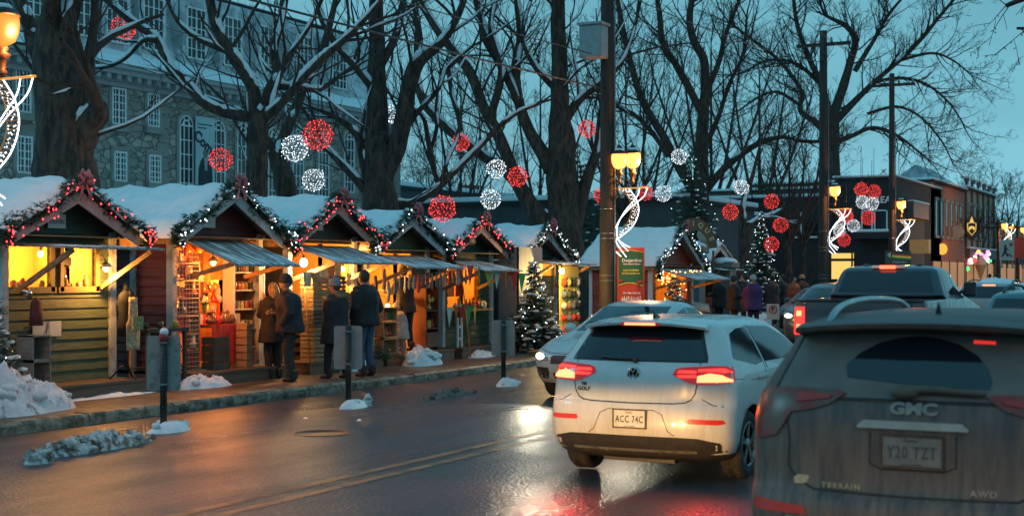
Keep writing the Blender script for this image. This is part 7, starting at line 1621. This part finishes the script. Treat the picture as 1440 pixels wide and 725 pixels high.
FAR = [(966, 47.0, 1.80, 60, (.02, .02, .024), (.10, .07, .06), None, 'dark broad figure in front of the bright red stall'), (1012, 45, 1.72, 80, (.015, .015, .018), (.02, .02, .02), None, 'dark figure left of the hand-holding shopper'),
       (1032, 43, 1.68, -60, (.02, .02, .022), (.03, .03, .03), (.05, .05, .06), 'shopper in black holding something in both hands near the gate'), (1047, 45, 1.76, 100, (.014, .014, .018), (.02, .02, .02), None, 'tall dark figure behind the purple coat'),
       (1059, 42, 1.70, -150, (.065, .022, .11), (.02, .02, .03), (.45, .42, .42), 'person in a purple coat and pale knitted hat'), (1086, 50, 1.70, 60, (.05, .03, .03), (.04, .05, .10), None, 'figure in brown before the tall narrow fir'),
       (1100, 51, 1.74, 120, (.02, .02, .025), (.02, .02, .03), None, 'dark figure left of the orange jacket'), (1116, 49, 1.66, -120, (.45, .07, .02), (.10, .06, .05), None, 'person in a bright orange jacket left of the pickup'), (1128, 53, 1.7, 40, (.03, .025, .025), (.02, .02, .02), (.3, .2, .15), 'figure half hidden behind the pickup cab'),
       (1392, 84, 1.75, 60, (.03, .03, .05), (.02, .02, .02), None, 'far pedestrian between the last lamp posts'), (1401, 86, 1.7, 90, (.05, .10, .16), (.02, .02, .02), None, 'far pedestrian in blue between the last lamp posts')]
for px, Y, h, az, c1, c2, ht, lb in FAR:
    p = at_Y(px, HY, Y); y = min(max(p.y, 12.95), 16.8)
    person(lb, V((p.x, p.y, GZ)), R(az), h, coat=c1, legs=c2, hat=(ht, False) if ht else None, hair=(.03, .02, .02), arms=('front', 'front') if 'holding' in lb or 'orange' in lb else ('down', 'pocket'), vox=.034, coat_len=.7, puff=1.3)
for k, (px, py, Y, c, lb) in enumerate([(1048, 428, 43.5, (.40, .22, .10), 'tan paper shopping bag among the people at the gate'), (1065, 432, 42.5, (.40, .03, .03), 'red shopping bag carried beside the purple coat')]):
    p = at_Y(px, py, Y); g = thing('shopping_bag', lb, 'bag', V((p.x, p.y, p.z - .2))); q = MB(); q.add([(-.2, -.08, 0), (.2, -.08, 0), (.2, .08, 0), (-.2, .08, 0), (-.22, -.09, .48), (.22, -.09, .48), (.22, .09, .48), (-.22, .09, .48)], [(0, 3, 2, 1), (4, 5, 6, 7), (0, 1, 5, 4), (1, 2, 6, 5), (2, 3, 7, 6), (3, 0, 4, 7)]); q.build('bag_body', M('bag %d' % k, c, .7, var=.15), g); q = MB(); q.tube([(-.1, 0, .48), (-.08, 0, .62), (.08, 0, .62), (.1, 0, .48)], .008, 5); q.build('handle', BLACKM, g)
# ---------------------------------------------------------------- cars
white_hatch(); grey_suv(); pickup()
WS = car_paint('pale silver paint', (.50, .53, .54), .22, dirt=((.2, .18, .15), .25, 1.0), lowdirt=.6)
p = at_t(757, HY, 9.33); oc = other_car('sedan_car', 'white car facing the camera with its headlights on, behind the white hatchback', (p.x + 4.55, 8.62, .008), math.pi, WS, (1.0, 3.72), .32, head_glow=True)
def beam_light(parent, x, y, z, e, size=70, tilt=0, col=(1, .90, .66), heading=0, blend=.4):
    li = bpy.data.lights.new('headlight_beam', 'SPOT'); li.energy = e; li.color = col; li.spot_size = R(size); li.spot_blend = blend; li.shadow_soft_size = .05
    o = bpy.data.objects.new('headlight_lamp', li); COL.objects.link(o); o.parent = parent; o.location = (x, y, z); o.rotation_euler = (R(90 - tilt), 0, R(-90)); return o
for s in (1, -1): beam_light(oc, 4.76, s * .70, .66, 75, 95, 14)
DK_ = car_paint('dark grey oncoming paint', (.05, .06, .07), .25, dirt=((.1, .09, .08), .3, 1.0))
p = at_t(1097, HY, 9.6); od = other_car('suv_car', 'dark car facing the camera with its headlights on, left of the pickup', (p.x + 4.5, 8.7, .008), math.pi, DK_, (.92, 3.64), .36, head_glow=True); 
for s in (1, -1): beam_light(od, 4.66, s * .72, .9, 60, 90, 12)
SV = car_paint('silver far paint', (.32, .34, .35), .3, dirt=((.15, .13, .11), .4, 1.6)); BL = car_paint('teal blue paint', (.05, .13, .17), .25, dirt=((.12, .11, .1), .3, 1.6))
p = at_Y(1387, HY, 37); sv = other_car('suv_car', 'silver SUV with snow on its roof and a lit third brake light', (p.x, p.y, .008), 0, SV, (.92, 3.64), .36, rear_glow=True, rails=True)
snow_ = snow_heap('snow_load', 'uneven snow left on the roof of the silver SUV', V((p.x + 1.8, p.y, 1.66)), 1.2, .62, .13, 61, SNOW, 40, .5, cat='snow')
p = at_Y(1465, HY, 18.6); other_car('suv_car', 'blue SUV cropped by the right picture edge, ahead of the grimy SUV', (p.x, p.y, .008), R(0), BL, (.92, 3.64), .36, rear_glow=False, rails=True)
p = at_Y(1133, HY, 46); other_car('sedan_car', 'roof of a dark car glimpsed behind the pickup and the oncoming car', (p.x + 4.0, p.y, .008), math.pi, DK_, (1.0, 3.72), .32)
# the car waiting behind the camera's left shoulder lights the back of the hatchback
fc = other_car('sedan_car', 'pale car queuing behind the white hatchback, headlights on', (-3.9, 5.25, .008), 0, WS, (1.0, 3.72), .32, head_glow=True)
f2 = dup(fc, loc=(-6.1, 1.55, .008), label='unseen second pale car, added behind the grimy dark grey SUV to light it')  # added car out of view, its beams warm the SUV's rear
for s in (1, -1): beam_light(f2, 4.78, s * .70, .66, 420, 56, 22.5, (1, .58, .34), blend=.5)
for s in (1, -1): beam_light(fc, 4.78, s * .70, .66, 3500, 70, 33.6, (1, .50, .13), blend=.05)
# ---------------------------------------------------------------- the trees of the square
def half(l, ox=0): return [(ox + a / 2, b / 2, c / 2) for a, b, c in l]
tree_specs = [
 ('broad gnarled pollarded trunk with burls beside the near amber lamp', 18.6, [
   [(93, 262, 98), (90, 230, 90), (88, 190, 80), (88, 150, 76), (84, 110, 74), (80, 70, 62), (74, 40, 50), (76, 22, 34)],
   [(104, 210, 50), (122, 178, 42), (136, 160, 34), (138, 148, 24)], [(100, 130, 50), (112, 108, 40), (120, 92, 30), (124, 82, 22)], [(66, 90, 40), (48, 60, 26), (40, 30, 22), (28, 0, 20), (10, -60, 14)],
   [(76, 40, 34), (72, 10, 28), (78, -30, 22), (70, -90, 14)], [(78, 50, 26), (98, 30, 22), (110, 0, 14), (130, -50, 10)]], 11, .7),
 ('many-limbed old tree behind the second and third stalls', 19.6, [
   half([(720, 560, 80), (722, 500, 76), (724, 430, 74), (726, 370, 72), (728, 320, 66)]),
   half([(720, 330, 44), (640, 318, 40), (575, 290, 38), (530, 240, 34), (480, 190, 32), (440, 110, 30), (370, 60, 28), (300, 0, 24), (240, -60, 18)]),
   half([(440, 112, 24), (400, 115, 20), (350, 165, 17), (300, 188, 14), (250, 190, 11)]),
   half([(720, 320, 50), (712, 250, 44), (680, 195, 42), (650, 150, 40), (610, 80, 36), (590, 0, 32), (580, -70, 24)]),
   half([(735, 330, 44), (755, 260, 40), (780, 210, 36), (770, 140, 32), (790, 60, 28), (810, -40, 22)]),
   half([(745, 330, 40), (800, 280, 34), (850, 220, 32), (905, 165, 30), (960, 120, 26), (1020, 60, 20), (1080, -10, 14)]),
   half([(655, 150, 28), (560, 110, 20), (500, 60, 15), (470, 0, 12), (450, -60, 9)]), half([(770, 240, 30), (840, 246, 26), (900, 250, 20), (960, 210, 14)]), half([(760, 300, 26), (800, 180, 20), (860, 90, 17), (900, 10, 14), (930, -60, 10)])], 12, .95),
 ('leaning brown trunk just right of the many-limbed tree', 20.4, [
   half([(808, 560, 74), (800, 510, 70), (782, 460, 60), (772, 425, 52)]), half([(775, 440, 46), (800, 380, 40), (830, 310, 38), (855, 240, 34), (900, 160, 30), (930, 60, 24), (950, -40, 16)]), half([(772, 430, 30), (745, 380, 26), (700, 330, 22), (650, 300, 16)])], 13, .55),
 ('massive twin trunk with a low snowy left limb, behind the fourth stall', 20.2, [
   half([(1068, 590, 112), (1066, 520, 100), (1064, 450, 92), (1062, 380, 76), (1060, 300, 66), (1060, 200, 58), (1060, 100, 52), (1058, 0, 46), (1056, -80, 40)]),
   half([(1080, 500, 64), (1108, 430, 62), (1125, 370, 58), (1140, 300, 56), (1152, 230, 50), (1180, 170, 42), (1240, 120, 30), (1290, 40, 22), (1320, -50, 16)]),
   half([(1050, 570, 36), (1020, 525, 30), (980, 480, 26), (945, 445, 22), (920, 415, 18), (895, 370, 12)]), half([(1048, 560, 34), (1030, 490, 32), (1018, 430, 28), (1005, 380, 26), (960, 340, 18), (900, 310, 12)]),
   half([(1140, 360, 20), (1180, 310, 18), (1230, 255, 16), (1260, 190, 13), (1330, 130, 10)]), half([(1060, 260, 30), (1000, 190, 26), (940, 120, 22), (900, 40, 18), (880, -60, 13)]), half([(1064, 200, 30), (1110, 110, 26), (1130, 20, 22), (1150, -60, 16)])], 14, .85),
 ('crooked low forking tree reaching over the fifth stall roof', 20.6, [
   half([(1100, 590, 26), (1160, 572, 26), (1215, 540, 26), (1245, 512, 24)]), half([(1240, 520, 24), (1290, 470, 22), (1340, 420, 22), (1390, 370, 20), (1450, 320, 16), (1520, 290, 10)]),
   half([(1235, 520, 20), (1215, 450, 20), (1205, 400, 18), (1190, 330, 15), (1150, 300, 12), (1120, 280, 9)]), half([(1240, 515, 16), (1262, 440, 15), (1285, 390, 13), (1300, 300, 9)]), half([(1212, 420, 14), (1228, 360, 13), (1226, 300, 10), (1240, 200, 8)])], 15, .8),
 ('slim leaning tree crossing behind the upper light balls', 21.4, [
   half([(1500, 600, 40), (1460, 530, 40), (1420, 480, 38), (1360, 440, 36), (1300, 395, 34), (1240, 345, 32), (1190, 290, 30)]), half([(1195, 300, 30), (1172, 220, 30), (1180, 130, 28), (1172, 50, 24), (1160, -40, 18)]), half([(1300, 400, 22), (1290, 330, 20), (1270, 260, 18), (1260, 160, 15), (1280, 60, 12), (1260, -40, 9)])], 16, .85),
 ('thickest flaring trunk with big snowy limbs, left of the transformer pole', 19.8, [
   half([(150, 700, 130), (146, 620, 112), (142, 540, 104), (140, 460, 96), (140, 390, 86), (136, 320, 64), (134, 240, 54), (132, 140, 50), (130, 40, 46), (128, -80, 38)], 720),
   half([(120, 640, 70), (70, 600, 60), (30, 540, 50), (0, 480, 44), (-30, 400, 40), (-80, 300, 36), (-120, 200, 34), (-200, 100, 28), (-260, 0, 22), (-290, -60, 16)], 720),
   half([(110, 480, 50), (80, 420, 44), (45, 360, 38), (20, 290, 34), (10, 200, 32), (24, 100, 28), (14, 0, 22), (10, -70, 16)], 720),
   half([(170, 640, 60), (195, 560, 46), (215, 490, 38), (240, 420, 30), (250, 320, 20), (270, 220, 15)], 720),
   half([(135, 360, 36), (190, 280, 30), (250, 230, 24), (310, 170, 18), (350, 60, 12)], 720), half([(20, 290, 28), (-20, 200, 30), (-70, 110, 28), (-100, 0, 24), (-120, -60, 18)], 720),
   half([(-60, 330, 26), (-30, 200, 24), (-60, 80, 20), (-40, -20, 16)], 720), half([(125, 250, 26), (60, 180, 20), (30, 90, 16), (60, -20, 11)], 720)], 17, 1.25),
 ('tall forked dark tree right of the transformer pole', 22.5, [
   half([(528, 640, 62), (530, 560, 58), (532, 480, 52), (534, 400, 44), (538, 320, 38), (544, 250, 32)], 720), half([(544, 250, 34), (540, 170, 30), (510, 110, 26), (500, 40, 22), (520, -60, 16)], 720),
   half([(520, 560, 34), (470, 470, 32), (430, 390, 30), (380, 310, 27), (345, 220, 24), (320, 120, 20), (300, 20, 17), (290, -60, 13)], 720), half([(540, 330, 28), (500, 250, 26), (460, 180, 24), (425, 120, 22), (415, 40, 18), (400, -50, 13)], 720),
   half([(540, 540, 30), (600, 470, 24), (650, 430, 22), (700, 400, 18), (760, 385, 14), (800, 395, 10)], 720), half([(440, 440, 20), (400, 380, 17), (340, 320, 13), (290, 300, 9)], 720), half([(545, 260, 22), (580, 180, 18), (600, 100, 15), (640, 0, 11)], 720), half([(538, 420, 20), (580, 330, 17), (610, 240, 14), (650, 150, 11), (660, 50, 8)], 720)], 18, .25),
 ('great spreading elm behind the tall pole', 24.5, [
   half([(906, 560, 50), (904, 480, 46), (902, 410, 44), (902, 350, 42), (904, 310, 38)], 720), half([(904, 320, 34), (930, 250, 30), (950, 180, 26), (965, 110, 22), (935, 70, 16), (880, 40, 10), (860, -20, 7)], 720),
   half([(905, 345, 28), (960, 290, 22), (1020, 230, 18), (1090, 170, 16), (1150, 110, 14), (1200, 50, 12), (1250, -10, 9)], 720), half([(900, 400, 22), (860, 350, 20), (810, 310, 18), (815, 260, 15), (760, 180, 13), (700, 130, 11), (620, 70, 8)], 720),
   half([(910, 400, 18), (960, 380, 16), (1010, 360, 14), (1060, 370, 12), (1110, 400, 9), (1160, 440, 6)], 720), half([(896, 330, 26), (870, 240, 22), (830, 150, 18), (800, 60, 15), (790, -30, 11)], 720), half([(964, 200, 18), (1020, 110, 14), (1060, 40, 11), (1120, -30, 8)], 720),
   half([(1020, 230, 14), (1100, 220, 11), (1170, 240, 9), (1230, 290, 7), (1270, 350, 5)], 720), half([(1090, 170, 12), (1180, 150, 9), (1240, 170, 7), (1290, 210, 5)], 720), half([(870, 240, 15), (800, 180, 12), (720, 170, 9), (660, 200, 7)], 720), half([(815, 300, 13), (750, 260, 11), (700, 270, 8), (640, 310, 6)], 720), half([(1000, 320, 12), (1080, 300, 10), (1150, 330, 8), (1210, 400, 6), (1240, 460, 4)], 720)], 19, .1),
 ('sawn-off brown trunk with a snowy side limb, by the three red balls', 19.5, [
   half([(656, 760, 46), (656, 700, 42), (655, 650, 40), (656, 625, 38)], 720), half([(656, 640, 26), (690, 620, 24), (730, 605, 20), (760, 588, 12)], 720), half([(650, 630, 20), (648, 580, 18), (665, 530, 15), (680, 480, 11), (700, 400, 8)], 720), half([(700, 616, 12), (740, 612, 9), (772, 622, 6)], 720)], 20, 1.0),
]
NS = 0
for i, (lb, t, limbs, seed, sn) in enumerate(tree_specs):
    tw = (.8, 1.4, 1.0, 1.2, .9, .9, 1.3, 1.5, 2.0, .4)[i]; _, n = bare_tree(lb, t, limbs, seed, snow=sn, wfac=(.95, .80, .80, .86, .85, .78, .86, .82, .82, .9)[i], twigs=tw, reach=(.9, 1.05, .9, 1.05, .65, .85, 1.1, 1.15, 1.35, .5)[i], light_snow=sn > .3, minr=(0, 0, 0, 0, 0, 0, 0, .006, .0075, 0)[i]); NS += n
# young trees and far bare trees
rnd = random.Random(77)
for k, (px, Y, top, w, lb) in enumerate([(648, 72, 130, 9, 'slender dark tree standing alone in the gap of sky'), (600, 90, 250, 5, 'low far bare tree left of the slender one'), (585, 84, 262, 5, 'lowest far bare tree beside the stone building corner'), (672, 88, 240, 5, 'low far bare tree right of the slender one'), (1110, 66, 200, 9, 'middle-sized bare tree between the sawn trunk and the elm'), (1130, 74, 215, 7, 'thin bare tree left of the elm trunk'), (905, 80, 120, 9, 'tall thin bare tree behind the twin lamp'), (1068, 84, 100, 10, 'tall fine-twigged tree behind the light balls'), (880, 62, 80, 9, 'fine-twigged tree rising behind the transformer pole'),
        (1000, 90, 60, 10, 'far tall bare tree behind the forked one'), (760, 76, 100, 9, 'thin bare tree filling the gap left of the thickest trunk'), (1398, 150, 262, 5, 'far bare tree above the last brick buildings'), (1425, 165, 268, 5, 'farthest bare tree at the street end'), (1440, 140, 280, 4, 'little bare tree at the right edge above the far roofs'), (1395, 112, 330, 4, 'slim young street tree in front of the buff building'), (1372, 106, 330, 4, 'slim young street tree left of the shield sign')]):
    p = at_Y(px, HY, Y); D = Y; z = lambda y: HY + EYE * FOC / D
    base = HY + 60; H_ = HY - top
    limbs = [[(px, HY + 20, w * 1.2), (px + rnd.uniform(-3, 3), HY - H_ * .25, w)]]
    m = 5 if H_ > 120 else 4
    for j in range(m):
        a = lerp(-.34, .34, j / (m - 1)); x0 = px; y0 = HY - H_ * .22; limbs.append([(x0, y0, w * .6), (x0 + a * H_ * .4, y0 - H_ * .3, w * .42), (x0 + a * H_ * .75, y0 - H_ * .75 * (1 - abs(a) * .4), w * .22)])
    bare_tree(lb, p.y, limbs, 100 + k, snow=0, twigs=.75 if H_ > 120 else .8, reach=1.2 if H_ > 120 else 1.0, light_snow=False, minr=.008 if Y < 95 else .014, group='thinner bare trees behind', lean_depth=.8)
# the overhanging tree whose twigs enter at the top right
lim = [[(1700, 330, 60), (1690, 200, 56), (1680, 80, 50)], [(1685, 130, 40), (1600, 60, 26), (1520, 10, 16), (1460, -5, 10), (1415, 8, 6)], [(1600, 60, 16), (1530, 50, 10), (1480, 42, 7), (1430, 40, 4)], [(1680, 90, 30), (1620, 0, 20), (1560, -80, 14)]]
rnd2 = random.Random(5); org = None
g = thing('bare_tree', 'tree outside the right edge whose leafy twigs hang into the top corner', 'tree', at_Y(1700, HY, 26) * 1.0); g.location.z = .1; org = V(g.location); q = MB(); cq = MB(); lf = MB()
for li, lb in enumerate(lim):
    if li == 0: lb = [(1700, HY + EYE * FOC / 26, 80)] + lb
    s_ = crom(lb, 5); pts = [at_Y(a, b, 26) - org for a, b, c in s_]; rad = [c * 26 / FOC / 2 for a, b, c in s_]; bark_tube(q, pts, rad, 10, rnd2, .08)
    if li:
        segs = []
        for k in range(11): i = rnd2.randrange(len(pts) // 3, len(pts)); grow(rnd2, pts[i], V((rnd2.gauss(0, .5), rnd2.gauss(0, .5), rnd2.uniform(-.9, .2))), rnd2.uniform(.4, .9), .012, 2, segs, -.02)
        twig_mesh(cq, segs, .006)
        for sp, _, _ in segs:
            for p in sp[1:]:
                if rnd2.random() < .5: d = V((rnd2.gauss(0, 1), rnd2.gauss(0, 1), -1)).normalized(); s2 = d.orthogonal().normalized() * .016; lf.add([p, p + s2 + d * .035, p + d * .075, p - s2 + d * .035], [(0, 1, 2, 3)])
q.build('trunk', BARK, g, recalc=False); cq.build('crown', TWIG, g, recalc=False); lf.build('withered_leaves', M('withered leaves', (.05, .035, .025), .8), g, recalc=False)
# ---------------------------------------------------------------- camera, sky, render
cd = bpy.data.cameras.new('camera'); cam = bpy.data.objects.new('camera', cd); COL.objects.link(cam); sc.camera = cam
cam.location = (0, 0, EYE); cam.rotation_euler = (R(90), 0, math.atan2(DT, DS) - math.pi / 2)
cd.sensor_width = 36; cd.lens = 50; cd.shift_y = (HY - 362.5) / 1440; cd.clip_end = 3000; cd.clip_start = .1
cd.dof.use_dof = True; cd.dof.focus_distance = 25; cd.dof.aperture_fstop = 2.8
w = bpy.data.worlds.new('World'); sc.world = w; w.use_nodes = True; nt = w.node_tree; L = nt.links.new; bg = nt.nodes['Background']
sky = nd(nt, 'ShaderNodeTexSky'); sky.sky_type = 'NISHITA'; sky.sun_disc = False; sky.sun_elevation = R(4); sky.sun_rotation = R(200)
bw = nd(nt, 'ShaderNodeRGBToBW'); L(sky.outputs[0], bw.inputs[0])
tc = nd(nt, 'ShaderNodeTexCoord'); sp = nd(nt, 'ShaderNodeSeparateXYZ'); L(tc.outputs['Generated'], sp.inputs[0])
rp = nd(nt, 'ShaderNodeValToRGB'); e = rp.color_ramp.elements; e[0].position = 0; e[0].color = (.225, .535, .65, 1); e[1].position = .6; e[1].color = (.11, .41, .58, 1)
m2 = e.new(.14); m2.color = (.19, .53, .66, 1); L(sp.outputs[2], rp.inputs[0])
# thin cloud veil
n = nd(nt, 'ShaderNodeTexNoise', Scale=1.6, Detail=6.0); mp = nd(nt, 'ShaderNodeMapping'); mp.inputs['Scale'].default_value = (1, 1, 5); L(tc.outputs['Generated'], mp.inputs[0]); L(mp.outputs[0], n.inputs['Vector'])
mr = nd(nt, 'ShaderNodeMapRange'); mr.inputs['From Min'].default_value = .3; mr.inputs['From Max'].default_value = .7; mr.inputs['To Min'].default_value = .82; mr.inputs['To Max'].default_value = 1.16; L(n.outputs[0], mr.inputs[0])
x = nd(nt, 'ShaderNodeMix'); x.data_type = 'RGBA'; x.blend_type = 'MULTIPLY'; x.inputs[0].default_value = 1; L(rp.outputs[0], x.inputs[6]); L(mr.outputs[0], x.inputs[7])
sc1 = nd(nt, 'ShaderNodeMath', operation='MULTIPLY'); sc1.inputs[1].default_value = .02; L(bw.outputs[0], sc1.inputs[0])
y = nd(nt, 'ShaderNodeMix'); y.data_type = 'RGBA'; y.inputs[0].default_value = .05; L(x.outputs[2], y.inputs[6]); L(sky.outputs[0], y.inputs[7])
nt.nodes.remove(sc1); nt.nodes.remove(bw)
SKYN = y
ms = nd(nt, 'ShaderNodeVectorMath', operation='SCALE'); ms.inputs['Scale'].default_value = .10; L(sky.outputs[0], ms.inputs[0]); L(ms.outputs[0], y.inputs[7])
sb = nd(nt, 'ShaderNodeVectorMath', operation='SCALE'); sb.inputs['Scale'].default_value = 1 / .10; L(y.outputs[2], sb.inputs[0])
L(sb.outputs[0], bg.inputs[0]); bg.inputs[1].default_value = .10
sd = bpy.data.lights.new('dusk_sky_fill', 'SUN'); sd.energy = .35; sd.angle = R(15); sd.color = (.35, .8, 1); so = bpy.data.objects.new('dusk_sky_fill', sd); COL.objects.link(so); so.rotation_euler = (R(62), 0, R(-160))  # added teal fill for directional skylight, the sun itself is down
vs = sc.view_settings; vs.view_transform = 'Standard'; vs.look = 'None'; vs.exposure = 0; vs.gamma = 1
sc.cycles.use_denoising = True; sc.cycles.sample_clamp_indirect = 4; sc.cycles.max_bounces = 6; sc.cycles.use_light_tree = True; sc.cycles.caustics_reflective = False; sc.cycles.caustics_refractive = False
